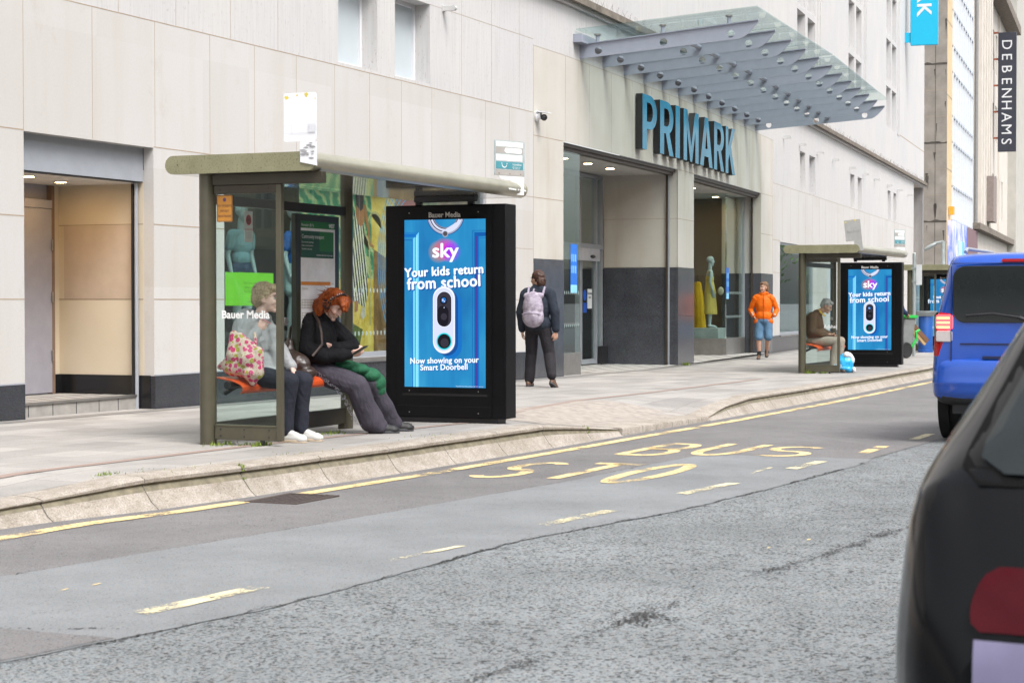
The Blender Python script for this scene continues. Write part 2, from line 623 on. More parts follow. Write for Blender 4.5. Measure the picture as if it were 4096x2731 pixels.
ss = [-60, -30, -10] + [x * 0.5 for x in range(0, 100)] + [50 + 5 * k for k in range(0, 30)] + [250, 400, 700]
def zfar(s): return zroad(s)
sheet('ground', [-300, -100, 0, 33, 36, 40, 47, 100, 300, 900], lambda s: -300, lambda s: 400, lambda s, y: zroad(s) - 0.05, mat('far_ground', (0.14, 0.14, 0.14), 0.9))
sheet('road', ss, lambda s: -9.0, lambda s: ky(s) + 0.04, lambda s, y: zroad(s), ROADC, 3)

def road_poly(mb, pts, m, lift, step=0.5):
    """Flat outline on the road, following its fall along the street."""
    bm = bmesh.new()
    vs = [bm.verts.new((x, y, 0)) for x, y in pts]
    bm.faces.new(vs)
    bmesh.ops.triangulate(bm, faces=bm.faces)
    bm.verts.index_update()
    verts = [(v.co.x, v.co.y, zroad(v.co.x) + lift) for v in bm.verts]
    faces = []
    for f in bm.faces:
        idx = [v.index for v in f.verts]
        if f.normal.z < 0:
            idx.reverse()
        faces.append(tuple(idx))
    bm.free()
    mb.add(verts, faces, m)

def ragged(pts, amp, step=0.12):
    out = []
    for (x0, y0), (x1, y1) in zip(pts, pts[1:]):
        n = max(1, int(sqrt((x1 - x0) ** 2 + (y1 - y0) ** 2) / step))
        for k in range(n):
            t = k / n
            x, y = x0 + (x1 - x0) * t, y0 + (y1 - y0) * t
            out.append((x, y + amp * (noise.noise((x * 6, y * 6, 3.1)) + 0.5 * noise.noise((x * 19, y * 19, 7)))))
    out.append(pts[-1])
    return out

def rag(x, y):
    return 0.02 * (noise.noise((x * 6, y * 6, 3.1)) + 0.5 * noise.noise((x * 19, y * 19, 7)))

def road_strip(mb, s0, s1, f0, f1, m, lift, step=0.12, ny=1):
    """Strip of road surface between two edges, following the fall of the street."""
    n = max(1, int((s1 - s0) / step))
    for k in range(n):
        a, b = s0 + (s1 - s0) * k / n, s0 + (s1 - s0) * (k + 1) / n
        mb.quad((a, f0(a), zroad(a) + lift), (b, f0(b), zroad(b) + lift), (b, f1(b), zroad(b) + lift), (a, f1(a), zroad(a) + lift), m)

# dark resurfaced strip along the kerb
E1 = [(-20, 7.0), (5.0, 6.2), (7.4, 5.80), (8.4, 5.69), (9.4, 5.57), (11.5, 5.38), (13.4, 5.22), (15.0, 5.19), (16.33, 5.10), (16.40, 4.73), (16.44, 3.63), (19.85, 3.53), (30, 3.3), (45, 3.0), (90, 1.5)]
E2 = [(-20, 4.9), (4.0, 4.62), (6.12, 4.28), (6.9, 4.15), (7.5, 4.12), (9.7, 4.10), (11.5, 3.80), (13.2, 3.68), (14.5, 3.62), (15.98, 3.55), (16.47, 3.60)]
def e1(s): return interp(s, E1) + rag(s, 5)
def e2(s): return interp(s, E2) + rag(s, 4)
mb = MB()
road_strip(mb, -20, 16.2, e1, lambda s: ky(s) + 0.03, ROADD, 0.004)
road_strip(mb, 16.2, 16.5, e1, lambda s: ky(s) + 0.03, ROADD, 0.004, 0.02)
road_strip(mb, 16.5, 85, e1, lambda s: ky(s) + 0.03, ROADD, 0.004, 0.25)
tag(mb.build('road_surface_strip', smooth=False), kind='structure')
# smoother middle patch
mb = MB()
road_strip(mb, -20, 16.3, e2, e1, ROADM, 0.004)
road_strip(mb, 16.3, 16.43, e2, e1, ROADM, 0.004, 0.02)
tag(mb.build('road_surface_patch', smooth=False), kind='structure')
mb = MB()
road_strip(mb, 2.0, 6.1, lambda s: interp(s, [(2, 4.84), (4, 4.64), (6.12, 4.29)]) + rag(s, 4) + .01, lambda s: interp(s, [(2, 5.5), (5, 5.0), (6.09, 4.84)]), ROADD, 0.0065)
tag(mb.build('road_surface_repair', smooth=False), kind='structure')
# cracks: flat near-black pits scattered along the seams
CRK = mat('dark_crack_tar', (0.030, 0.028, 0.028), 0.95)
mb = MB()
def pit(x, y, r, lift):
    n = 6
    a0 = random.random() * 6.28
    p = [(x + r * random.uniform(.5, 1.6) * cos(a0 + 2 * pi * k / n), y + r * random.uniform(.3, .8) * sin(a0 + 2 * pi * k / n)) for k in range(n)]
    p.sort(key=lambda q: math.atan2(q[1] - y, q[0] - x))
    mb.poly([(px, py, zroad(px) + lift) for px, py in p], CRK)
def crack(pts, w, lift=0.006, density=1.0, spread=1.0):
    """A ragged seam: crumbled stones lost along a wandering line."""
    c = ragged(pts, 0.035, 0.03)
    for (x, y), (x2, y2) in zip(c, c[1:]):
        k = 0.45 + 1.2 * noise.noise((x * 1.7, y * 2, 1.7)) + 0.6 * noise.noise((x * 6, y * 6, 4))
        if k < 0.05: continue
        for _ in range(max(1, int(2.2 * density * k))):
            pit(x + random.uniform(0, .03), y + random.gauss(0, w * .8 * spread * (0.4 + k)), random.uniform(.004, .012) * (0.6 + k * .6), lift + random.uniform(0, .0006))
crack([(-4, 4.8), (4.0, 4.60), (6.12, 4.27), (6.9, 4.15), (7.5, 4.12), (9.7, 4.10), (11.5, 3.79), (13.2, 3.67), (14.5, 3.62), (16, 3.55)], 0.008, density=3.4)
crack([(4.5, 2.75), (5.87, 2.69), (6.6, 2.61), (7.66, 2.62), (8.79, 2.52), (9.78, 2.38), (10.66, 2.32), (11.85, 2.19), (16, 2.0), (22, 1.8)], 0.028, density=5.5, spread=1.0)
crack([(6.6, 2.70), (7.8, 2.74), (8.9, 2.60)], 0.04, density=3)
crack([(7.2, 2.56), (8.1, 2.62), (9.2, 2.40)], 0.04, density=2.6)
crack([(9.6, 4.15), (10.6, 4.02), (11.5, 3.85)], 0.03)
crack([(7.4, 5.80), (9.4, 5.57), (11.5, 5.38), (13.4, 5.22), (15.0, 5.19)], 0.006, density=.8)
crack([(3.0, 4.9), (6.09, 4.84), (6.3, 4.35)], 0.008)
tag(mb.build('road_cracks', smooth=False), kind='structure')

# kerb: bus boarding kerb blocks, dropped setts in the middle
def kerb_profile(s):
    y, z, h = ky(s), zroad(s), kh(s)
    if 18.45 <= s <= 21.5:
        return [(y, z - 0.05), (y + 0.004, z + h - 0.012), (y + 0.016, z + h), (y + 0.18, z + h + 0.004), (y + 0.30, z + h + 0.01)]
    k = h / 0.21
    return [(y - 0.05, z - 0.03), (y - 0.01, z + 0.008), (y + 0.035 * k, z + 0.045 * k), (y + 0.085 * k, z + 0.115 * k), (y + 0.112 * k, z + h - 0.052 * k),
            (y + 0.092 * k, z + h - 0.040 * k), (y + 0.090 * k, z + h - 0.018), (y + 0.112, z + h - .003), (y + 0.15, z + h + .002), (y + 0.23, z + h + 0.004), (y + 0.33, z + h + 0.004)]
joints = [-60, -20, 0, 4, 7.2, 8.3, 9.35, 10.22, 11.27, 12.3, 13.35, 14.37, 15.43, 16.5, 17.58, 18.45, 19.1, 19.55, 20.1, 20.7, 21.2, 21.5, 22.45] + [23.65 + 1.02 * k for k in range(0, 40)]
mb = MB()
for a, b in zip(joints, joints[1:]):
    g = 0.006
    st = [a + g] + [a + (b - a) * k / 4 for k in range(1, 4)] + [b - g]
    st = [x for x in st if True]
    pr = [kerb_profile(min(max(x, a + 1e-3), b - 1e-3)) for x in st]
    n = min(len(p) for p in pr)
    vs, fs = [], []
    for x, p in zip(st, pr):
        for (y, z) in p[:n]:
            j = 0.003 * noise.noise((x * 8, y * 8, z * 8))
            vs.append((x, y + j, z + j))
    for i in range(len(st) - 1):
        for k in range(n - 1):
            q = i * n + k
            fs.append((q, q + n, q + n + 1, q + 1))
    fs.append(tuple(range(n - 1, -1, -1)))
    fs.append(tuple((len(st) - 1) * n + k for k in range(n)))
    mb.add(vs, [f for f in fs if not (len(f) == 4 and n > 9 and f[0] % n in (3, 4))], KERB)
    mb.add(vs, [f for f in fs if len(f) == 4 and n > 9 and f[0] % n in (3, 4)], KERBD)
    # dark bedding below the joint
    p = kerb_profile(b - 1e-3)
    mb.add([(b - g, y + 0.006, z - 0.006) for y, z in p] + [(b + g, y + 0.006, z - 0.006) for y, z in p], [(k, len(p) + k, len(p) + k + 1, k + 1) for k in range(len(p) - 1)], JOINTD)
tag(mb.build('kerb', smooth=True, angle=50), kind='structure')

def zp(s, y):
    """Pavement height: follows the kerb top at the edge and the general fall behind it."""
    e = zroad(s) + kh(s) + 0.004
    t = min(max((y - ky(s) - 0.30) / 1.1, 0.0), 1.0)
    t = t * t * (3 - 2 * t)
    return e + (zpav(s) - e) * t
ps = [-60, -30, -10] + [x * 0.4 for x in range(0, 160)] + [64 + 3 * k for k in range(0, 30)]
sheet('pavement', ps, lambda s: ky(s) + 0.29, lambda s: 14.2 + max(0, (s - 30) * 0.09), zp, PAVE, 22)

# bands in the paving: reddish brick course behind the shelter line, pale edging
mb = MB()
BRK = custom('red_brick_paving', stripes((0.235, 0.175, 0.150), (0.285, 0.215, 0.185), 10, 0.8))
def band(s0, s1, yf, w, m, lift=0.004, step=0.3):
    n = int((s1 - s0) / step)
    for k in range(n):
        a, b = s0 + (s1 - s0) * k / n, s0 + (s1 - s0) * (k + 1) / n
        ya, yb = yf(a), yf(b)
        mb.quad((a, ya, zp(a, ya) + lift), (b, yb, zp(b, yb) + lift), (b, yb + w, zp(b, yb + w) + lift), (a, ya + w, zp(a, ya + w) + lift), m)
band(9.2, 30.0, lambda s: interp(s, [(0, 7.9), (13, 7.78), (17, 7.5), (18.4, 7.9), (21.5, 8.3), (24, 8.25), (34, 8.45), (60, 9.5)]), 0.11, BRK)
tag(mb.build('paving_band', smooth=False), kind='structure')
mb = MB()
GRT = custom('entrance_striped_stone', stripes((0.15, 0.14, 0.13), (0.58, 0.56, 0.54), 1.1, 0.55, 'Y'))
DKP = mat('dark_paving_course', (0.19, 0.18, 0.17), 0.8, var=0.1, vscale=20)
band(0.0, 84.0, lambda s: interp(s, [(0, 11.52), (29.7, 11.52), (36.9, 11.86), (84, 15.9)]), 0.22, DKP)
tag(mb.build('paving_course', smooth=False), kind='structure')
# dropped-kerb tactile apron of darker setts
mb = MB()
APR = mat('brown_setts', (0.30, 0.265, 0.235), 0.85, var=0.25, vscale=9, bmp=0.2, bscale=40)
for k in range(16):
    a, b = 17.6 + 0.25 * k, 17.6 + 0.25 * (k + 1)
    for j in range(5):
        y0a, y1a = ky(a) + 0.31 + 0.26 * j, ky(a) + 0.31 + 0.26 * (j + 1)
        y0b, y1b = ky(b) + 0.31 + 0.26 * j, ky(b) + 0.31 + 0.26 * (j + 1)
        mb.quad((a, y0a, zp(a, y0a) + 0.004), (b, y0b, zp(b, y0b) + 0.004), (b, y1b, zp(b, y1b) + 0.004), (a, y1a, zp(a, y1a) + 0.004), APR)
tag(mb.build('crossing_apron', smooth=False), kind='structure')

# yellow kerb line, worn bus-bay dashes and lettering
def yline(s0, s1, c, w, m, name):
    mb = MB()
    road_strip(mb, s0, s1, lambda s: c(s) - w / 2 + .6 * rag(s * 2, 1), lambda s: c(s) + w / 2 + .6 * rag(s * 2, 9), m, 0.009)
    o = mb.build(name, smooth=False)
    return tag(o, kind='structure')
yline(0.0, 10.85, lambda s: ky(s) - interp(s, [(0, .2), (8.5, 0.34), (9.8, 0.24), (11, .20)]), 0.125, YELL, 'yellow_line')
yline(11.5, 60.0, lambda s: ky(s) - interp(s, [(11, .24), (14, 0.25), (18, 0.25), (28, 0.33), (36, 0.36)]), 0.125, YELL, 'yellow_line')
mb = MB()
for (a, ya, b, yb, w) in [(6.62, 4.56, 7.53, 4.49, 0.11), (8.56, 4.37, 9.31, 4.29, 0.05), (10.4, 4.27, 11.4, 4.19, 0.10), (12.62, 4.12, 13.64, 4.03, 0.10), (15.05, 3.97, 15.98, 3.94, 0.11), (17.05, 3.83, 18.07, 3.85, 0.12), (19.15, 3.78, 20.16, 3.79, 0.10), (14.5, 4.15, 15.15, 4.16, 0.035), (21.3, 3.72, 22.3, 3.72, 0.1), (23.4, 3.68, 24.4, 3.68, 0.1), (4.7, 4.7, 5.6, 4.62, 0.1)]:
    pa = ragged([(a, ya - w / 2), (b, yb - w / 2)], 0.008, 0.06)
    pb = ragged([(a + 0.05, ya + w / 2), (b - 0.03, yb + w / 2)], 0.008, 0.06)
    road_poly(mb, pa + pb[::-1], YELW if w < 0.12 else YELL, 0.008)
for (x, y) in [(7.05, 5.25), (7.25, 5.22), (9.9, 2.72), (10.35, 2.62)]:
    road_poly(mb, ragged([(x, y), (x + 0.06, y + 0.004), (x + 0.05, y + 0.018), (x - 0.02, y + 0.012)], 0.01, 0.02), YELL, 0.008)
tag(mb.build('bus_bay_dashes', smooth=False), kind='structure')
mb = MB()
def stroke(pts, wx, wy, m):
    """A calligraphic road-letter stroke: wider across the lane (wy) than along it."""
    prev = None
    L, Rr = [], []
    for i, p in enumerate(pts):
        q0, q1 = pts[max(i - 1, 0)], pts[min(i + 1, len(pts) - 1)]
        d = V((q1[0] - q0[0], (q1[1] - q0[1]), 0)).normalized()
        n = V((-d.y, d.x, 0))
        w = sqrt((n.x * wx) ** 2 + (n.y * wy) ** 2) / 2
        L.append((p[0] + n.x * w, p[1] + n.y * w)); Rr.append((p[0] - n.x * w, p[1] - n.y * w))
    for i in range(len(pts) - 1):
        a, b, c, e = L[i], L[i + 1], Rr[i + 1], Rr[i]
        q = [(x, y, zroad(x) + 0.008) for x, y in (e, c, b, a)]
        mb.quad(*q, m)
def curve(fn, n=28):
    return [fn(k / n) for k in range(n + 1)]
def letter(kind, s0, s1, y0, y1, m, full=1.0):
    """s runs up the letter, y0 is its left side (kerb side), y1 its right side."""
    P = lambda u, v: (s0 + (s1 - s0) * v, y0 + (y1 - y0) * u)
    wx, wy = (s1 - s0) * 0.10, 0.105
    if kind == 'B':
        stroke([P(0, 0), P(0, 1)], wx, wy, m)
        for v0, v1, w in ((0.0, 0.52, 1.0), (0.52, 1.0, 0.9)):
            stroke([P(0, v0)] + curve(lambda t: P(w * (0.55 + 0.45 * sin(pi * t)), v0 + (v1 - v0) * (0.5 - 0.5 * cos(pi * t)))) + [P(0, v1)], wx, wy, m)
    elif kind == 'U':
        stroke([P(0, 1), P(0, 0.4)] + curve(lambda t: P(0.5 - 0.5 * cos(pi * t), 0.38 - 0.38 * sin(pi * t))) + [P(1, 0.4), P(1, 1)], wx, wy, m)
    elif kind == 'S':
        c = curve(lambda t: P(0.5 + 0.5 * cos(0.25 * pi + 1.25 * pi * t), 0.75 + 0.25 * sin(0.25 * pi + 1.25 * pi * t)), 20) + curve(lambda t: P(0.5 + 0.5 * cos(pi / 2 - 1.25 * pi * t), 0.25 + 0.25 * sin(pi / 2 - 1.25 * pi * t)), 20)
        stroke(c, wx, wy, m)
    elif kind == 'T':
        stroke([P(0.5, 0), P(0.5, 1)], wx, wy, m)
        stroke([P(0, 0.96), P(1, 0.96)], wx, wy, m)
    elif kind == 'O':
        stroke(curve(lambda t: P(0.5 + 0.5 * cos(2 * pi * t), 0.5 + 0.5 * sin(2 * pi * t)), 48), wx, wy, m)
letter('B', 15.97, 17.5, 5.80, 5.45, YELL)
letter('U', 16.25, 17.75, 5.26, 4.90, YELL)
letter('S', 16.4, 17.6, 4.70, 4.28, YELL)
letter('S', 13.3, 14.8, 6.10, 5.80, YELL)
letter('T', 13.4, 15.0, 5.62, 5.20, YELL)
letter('O', 13.3, 15.1, 5.03, 4.74, YELL)
tag(mb.build('bus_stop_road_lettering', smooth=False), kind='structure')

# road gully grate
t = thing('drain_grate', 'rusty iron gully grate set in the road against the sloped kerb', 'drain', (11.17, 6.42, zroad(11.17)))
IRON = mat('rusty_iron', (0.085, 0.065, 0.058), 0.75, 0.4, var=0.3, vscale=20)
mb = MB()
mb.box(-0.30, 0.30, -0.2, -0.175, -0.02, 0.012, IRON).box(-0.30, 0.30, 0.175, 0.2, -0.02, 0.012, IRON).box(-0.30, -0.275, -0.175, 0.175, -0.02, 0.012, IRON).box(0.275, 0.30, -0.175, 0.175, -0.02, 0.012, IRON)
mb.box(-0.28, 0.28, -0.18, 0.18, -0.02, 0.0075, JOINTD)
mb.build('frame', t)
mb = MB()
for k in range(8):
    y = -0.16 + 0.045 * k
    mb.box(-0.27, 0.27, y, y + 0.018, -0.01, 0.011, IRON)
mb.build('bars', t)

# moss tufts in the joints
MOSS = mat('moss_green', (0.16, 0.22, 0.03), 0.9, var=0.4, vscale=40)
mb = MB()
def tuft(x, y, z, n, sp, h):
    for _ in range(n):
        a, b = random.gauss(0, sp), random.gauss(0, sp * 0.35)
        an = random.random() * pi
        hh = h * (0.4 + random.random())
        w = hh * 0.22
        px, py = x + a, y + b
        mb.add([(px - w * cos(an), py - w * sin(an), z), (px + w * cos(an), py + w * sin(an), z), (px + random.gauss(0, hh * .4), py + random.gauss(0, hh * .4), z + hh)], [(0, 1, 2)], MOSS)
for (x, y, n, sp, h) in [(13.0, 8.1, 60, .12, .03), (13.0, 7.75, 120, .05, .03), (13.1, 7.9, 80, .12, .02), (14.6, 8.0, 80, .15, .025), (15.6, 7.9, 60, .15, .02), (33.4, 8.45, 120, .1, .06), (33.6, 8.25, 60, .1, .04), (10.2, 7.25, 60, .08, .02), (12.3, 7.08, 40, .25, .012), (10.6, 7.12, 50, .25, .012), (37.1, 12.0, 60, .08, .06), (14.5, 7.0, 40, .3, .012)]:
    tuft(x, y, zp(x, y), n, sp, h)
for (x, v, n) in [(11.27, 0, 40), (17.6, 0, 25)]:
    for k in range(5):
        p = kerb_profile(x)[min(3 + k, 7)]
        tuft(x, p[0], p[1], n // 3, 0.012, 0.02)
tag(mb.build('moss', smooth=False), kind='stuff')

# ------------------------------------------------------------------ the clothes store
FA = frame((0, 11.8, 0), 0.0)
FB = frame((29.72, 11.8, 0), 0.047)
FC = frame((36.95, 12.14, 0), 0.0855)
LC = 47.42
store = thing('department_store', 'large pale limestone clothes store with dark granite base, running behind both bus shelters', 'building', (29.72, 11.8, 0))

def wall(mb, F, s0, s1, z0, z1, m, holes=(), y=0.0):
    se = sorted({s0, s1} | {min(max(h[k], s0), s1) for h in holes for k in (0, 1)})
    ze = sorted({z0, z1} | {min(max(h[k], z0), z1) for h in holes for k in (2, 3)})
    for a, b in zip(se, se[1:]):
        for c, d in zip(ze, ze[1:]):
            cx, cz = (a + b) / 2, (c + d) / 2
            if any(h[0] < cx < h[1] and h[2] < cz < h[3] for h in holes):
                continue
            mb.quad((a, y, c), (b, y, c), (b, y, d), (a, y, d), m, F)

def reveal(mb, F, s0, s1, z0, z1, dep, m, sill=True, top=True, y=0.0, left=True, right=True, msill=None):
    if left: mb.quad((s0, y, z0), (s0, y + dep, z0), (s0, y + dep, z1), (s0, y, z1), m, F)
    if right: mb.quad((s1, y + dep, z0), (s1, y, z0), (s1, y, z1), (s1, y + dep, z1), m, F)
    if top: mb.quad((s0, y, z1), (s1, y, z1), (s1, y + dep, z1), (s0, y + dep, z1), m, F)
    if sill: mb.quad((s0, y + dep, z0), (s1, y + dep, z0), (s1, y, z0), (s0, y, z0), msill or m, F)

JW = 0.0035
def vj(mb, F, s, z0, z1, y=0.0, m=None, w=JW):
    mb.box(s - w, s + w, y - 0.0012, y + 0.002, z0, z1, m or JOINT, F)
def hj(mb, F, s0, s1, z, y=0.0, m=None, w=JW):
    mb.box(s0, s1, y - 0.0015, y + 0.002, z - w, z + w, m or JOINT, F)

# --- openings
H_DOOR = (15.24, 17.5, -0.5, 2.84)
H_SHOP = (18.95, 26.5, 0.40, 2.85)
H_W1 = (21.75, 22.86, 4.28, 5.42)
H_W2 = (23.39, 24.51, 4.28, 5.42)
small = [(14.85, 15.75, 4.25, 5.36), (16.45, 17.5, 4.25, 5.36), (24.7, 25.65, 4.25, 5.36), (26.45, 27.47, 4.25, 5.36), (34.6, 35.5, 4.25, 5.36), (36.4, 37.34, 4.25, 5.36)]
tall = []
for s0 in (14.32, 24.15, 34.0):
    for a, b in ((0.0, 1.35), (1.75, 3.08)):
        for z0, z1 in ((7.76, 9.27), (9.45, 11.05), (11.22, 12.85), (13.0, 14.6)):
            tall.append((s0 + a, s0 + b, z0, z1))
H_W3 = (11.75, 17.2, 0.24, 2.72)
H_END = (43.4, 46.95, -0.5, 6.15)
TOPZ = 17.5

mb = MB()
wall(mb, FA, 2.0, 28.39, 0.33, 4.23, LIME, [H_DOOR, H_SHOP])
wall(mb, FA, 2.0, 28.39, 4.23, TOPZ, TRAV, [H_W1, H_W2])
wall(mb, FA, 28.39, 29.72, 1.85, 5.32, STAIN)
wall(mb, FA, 28.39, 29.72, 5.32, TOPZ, TRAV)
wall(mb, FB, 0, 7.255, 3.86, 5.32, STAIN)
wall(mb, FB, 0, 7.255, 5.32, TOPZ, TRAV)
wall(mb, FC, 0, 10.68, 1.85, 5.32, STAIN, [(1.49, 9.07, 0, 3.86)])
wall(mb, FC, 10.68, LC, 0.24, 4.22, LIME, [H_W3, H_END])
wall(mb, FC, 10.68, LC, 4.22, 6.25, TRAV, small + [H_END])
wall(mb, FC, 0, 10.68, 5.32, 6.25, TRAV)
wall(mb, FC, 0, LC, 6.25, TOPZ, TRAV, tall)
# end wall of the store, facing the side street, and the roof
mb.quad((LC, 0, -0.5), (LC, 14, -0.5), (LC, 14, TOPZ), (LC, 0, TOPZ), TRAV, FC)
for F, a, b in ((FA, 2.0, 29.72), (FB, 0, 7.255), (FC, 0, LC)):
    mb.quad((a, 0, TOPZ), (b, 0, TOPZ), (b, 14, TOPZ), (a, 14, TOPZ), TRAV, F)
mb.quad((2.0, 14, -0.5), (2.0, 0, -0.5), (2.0, 0, TOPZ), (2.0, 14, TOPZ), TRAV, FA)
# reveals
reveal(mb, FA, *H_DOOR[:2], 0.33, 2.84, 0.13, LIME, sill=False)
mb.quad((17.5, 1.27, 0.33), (17.5, 0.13, 0.33), (17.5, 0.13, 2.6), (17.5, 1.27, 2.6), custom('cream_painted_stone', lambda nt, o: principled(nt, o, ramp(nt, noise_fac(nt, 1.2, 5, 0.6, coords(nt)), [(0.3, (0.57, 0.485, 0.36)), (0.7, (0.62, 0.54, 0.42))]), 0.6)), FA)
CREAM = MATS['cream_painted_stone']
reveal(mb, FA, *H_W1, 0.27, TRAV); reveal(mb, FA, *H_W2, 0.27, TRAV)
reveal(mb, FA, *H_SHOP, 0.10, LIME)
for h in small + tall:
    reveal(mb, FC, *h, 0.34, TRAV)
    mb.quad((h[0], 0.34, h[2]), (h[1], 0.34, h[2]), (h[1], 0.34, h[3]), (h[0], 0.34, h[3]), mat('window_back_blind', (0.60, 0.585, 0.56), 0.5), FC)
reveal(mb, FC, *H_W3, 0.10, LIME)
reveal(mb, FC, H_END[0], H_END[1], -0.5, 6.15, 1.3, TRAV, sill=False)
OCH = mat('ochre_rendered_wall', (0.40, 0.27, 0.15), 0.8, var=0.15, vscale=2)
mb.quad((43.4, 1.3, -0.5), (46.95, 1.3, -0.5), (46.95, 1.3, 6.15), (43.4, 1.3, 6.15), OCH, FC)
mb.box(46.95, LC, 0.0, 0.5, -0.5, 6.15, TRAV, FC)
# entrance side walls (cream stone over granite) and pier faces
for F, s, y1 in ((FB, 7.255, 1.6), (FC, 9.07, 1.0)):
    mb.quad((s, y1, 1.85), (s, 0, 1.85), (s, 0, 3.86), (s, y1, 3.86), STAIN, F)
mb.quad((1.49, 0, 1.85), (1.49, 3.0, 1.85), (1.49, 3.0, 3.86), (1.49, 0, 3.86), STAIN, FC)
mb.quad((0, 0, 1.85), (0, 1.6, 1.85), (0, 1.6, 3.86), (0, 0, 3.86), STAIN, FB)
# joints
cols = [3, 4, 5, 6, 7, 8, 9, 10, 11, 12, 13.05, 14.1, 15.24, 16.38, 17.53, 18.65, 19.64, 20.65, 21.65, 22.63, 23.59, 24.57, 25.54, 26.47, 27.4]
for s in cols:
    vj(mb, FA, s, 2.85, 4.225)
    if not (15.0 < s < 17.6 or s > 18.8): vj(mb, FA, s, 0.34, 2.85)
for s in (16.85, 17.95, 19.1, 20.2, 25.6, 26.7, 27.8):
    vj(mb, FA, s, 4.24, TOPZ)
hj(mb, FA, 2, 28.39, 4.23, w=0.005)
hj(mb, FA, 2, 15.24, 2.85, w=0.006); hj(mb, FA, 17.5, 28.39, 2.85, w=0.005)
for z in (1.175, 2.0):
    hj(mb, FA, 2, 15.24, z, w=0.006); hj(mb, FA, 17.5, 18.95, z, w=0.006); hj(mb, FA, 26.5, 28.39, z)
hj(mb, FA, 24.51, 28.39, 5.42); hj(mb, FA, 2, 21.75, 6.6); hj(mb, FA, 2, 29.72, 7.6)
vj(mb, FA, 28.39, 0.33, 5.33, w=0.006)
hj(mb, FA, 28.39, 29.72, 2.85, w=0.006); hj(mb, FA, 28.39, 29.72, 3.86, w=0.006); hj(mb, FA, 28.39, 29.72, 5.32)
hj(mb, FB, 0, 7.25, 5.32); hj(mb, FC, 0, 10.68, 5.32)
for k in range(6): vj(mb, FB, 0.1 + 1.3 * k, 3.87, 5.31)
for k in range(8): vj(mb, FC, 0.3 + 1.45 * k, 3.87, 5.31)
for s0, s1 in ((0, 1.49), (9.07, 10.68)):
    hj(mb, FC, s0, s1, 2.85, w=0.006); hj(mb, FC, s0, s1, 3.86, w=0.006)
vj(mb, FC, 10.68, 0.2, 5.32, w=0.006)
hj(mb, FC, 10.68, 43.4, 4.22, w=0.005); hj(mb, FC, 10.68, 11.75, 2.75, w=0.006); hj(mb, FC, 10.68, 11.75, 1.9, w=0.005); hj(mb, FC, 10.68, 11.75, 1.05, w=0.005)
hj(mb, FC, 17.2, 43.4, 2.75); hj(mb, FC, 17.2, 43.4, 1.4)
for k in range(27): vj(mb, FC, 10.9 + 1.23 * k, 2.76, 4.21, w=0.003)
for k in range(20): vj(mb, FC, 17.9 + 1.23 * k, 0.25, 2.75, w=0.003)
hj(mb, FC, 37.8, LC, 7.76, w=0.02)
for s in (17.9, 18.3, 27.9, 28.3, 37.6, 38.0):
    mb.box(s - 0.09, s + 0.09, -0.03, 0.003, 7.7, TOPZ - 0.1, TRAV, FC)
mb.build('wall', store, smooth=False, world=True)

# granite plinth and lower pier cladding, 12 mm proud of the stone
ZL = mat('zinc_strip', (0.40, 0.42, 0.47), 0.45, 0.4)
def slab(F, s0, s1, z0, z1, m, proud=0.012, dep=0.05, joint=False):
    mb = MB()
    mb.box(s0, s1, -proud, dep, z0, z1, m, F)
    if joint:
        mb.box(s0, s1, -proud - 0.0015, -proud + 0.002, 0.8365, 0.8435, JOINTD, F)
    if z1 < 0.5:
        mb.box(s0, s1, -proud - 0.002, 0.0, z1 + 0.001, z1 + 0.015, ZL, F)
    mb.build('plinth', store, smooth=False, world=True)
slab(FA, 2.0, 15.23, -0.6, 0.33, GRAN); slab(FA, 17.5, 28.39, -0.6, 0.33, GRAN)
slab(FA, 28.4, 29.72, -0.6, 1.845, GRAN2, joint=True)
slab(FC, 0.0, 1.49, -0.6, 1.845, GRAN2, joint=True); slab(FC, 9.07, 10.68, -0.6, 1.845, GRAN2, joint=True)
slab(FC, 10.69, 43.4, -0.6, 0.24, GRAN)
def cheek(F, x0, x1, y1, joint=None):
    mb = MB()
    mb.box(x0, x1, 0.05, y1, -0.6, 1.845, GRAN2, F)
    if joint: mb.box(joint - .0015, joint + .01, 0.05, y1, 0.836, 0.844, JOINTD, F)
    mb.build('granite_cheek', store, smooth=False, world=True)
cheek(FB, 7.243, 7.30, 1.6, 7.243); cheek(FC, 1.40, 1.502, 3.0); cheek(FC, 9.058, 9.12, 1.0, 9.058); cheek(FB, -0.1, 0.012, 1.6)
mb = MB()
mb.box(7.2535, 7.30, 0.004, 1.6, 2.847, 2.855, JOINT, FB)
mb.build('side_trim', store, smooth=False, world=True)
mb = MB()
mb.box(17.488, 17.56, 0.05, 1.27, -0.6, 0.335, BLACKG, FA)
mb.build('side_trim', store, smooth=False, world=True)

# projecting string course in mottled dark brown over a thin pale band
LEDGE = mat('mottled_brown_ledge', (0.16, 0.135, 0.11), 0.9, var=0.35, vscale=4)
mb = MB()
for F, a, b in ((FA, 2.0, 29.72), (FB, 0.002, 7.255), (FC, 0.002, LC + 0.1)):
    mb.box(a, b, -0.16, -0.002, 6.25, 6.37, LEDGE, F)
    mb.box(a, b, -0.07, -0.002, 6.19, 6.249, TRAV, F)
mb.build('string_course', store, smooth=False, world=True)

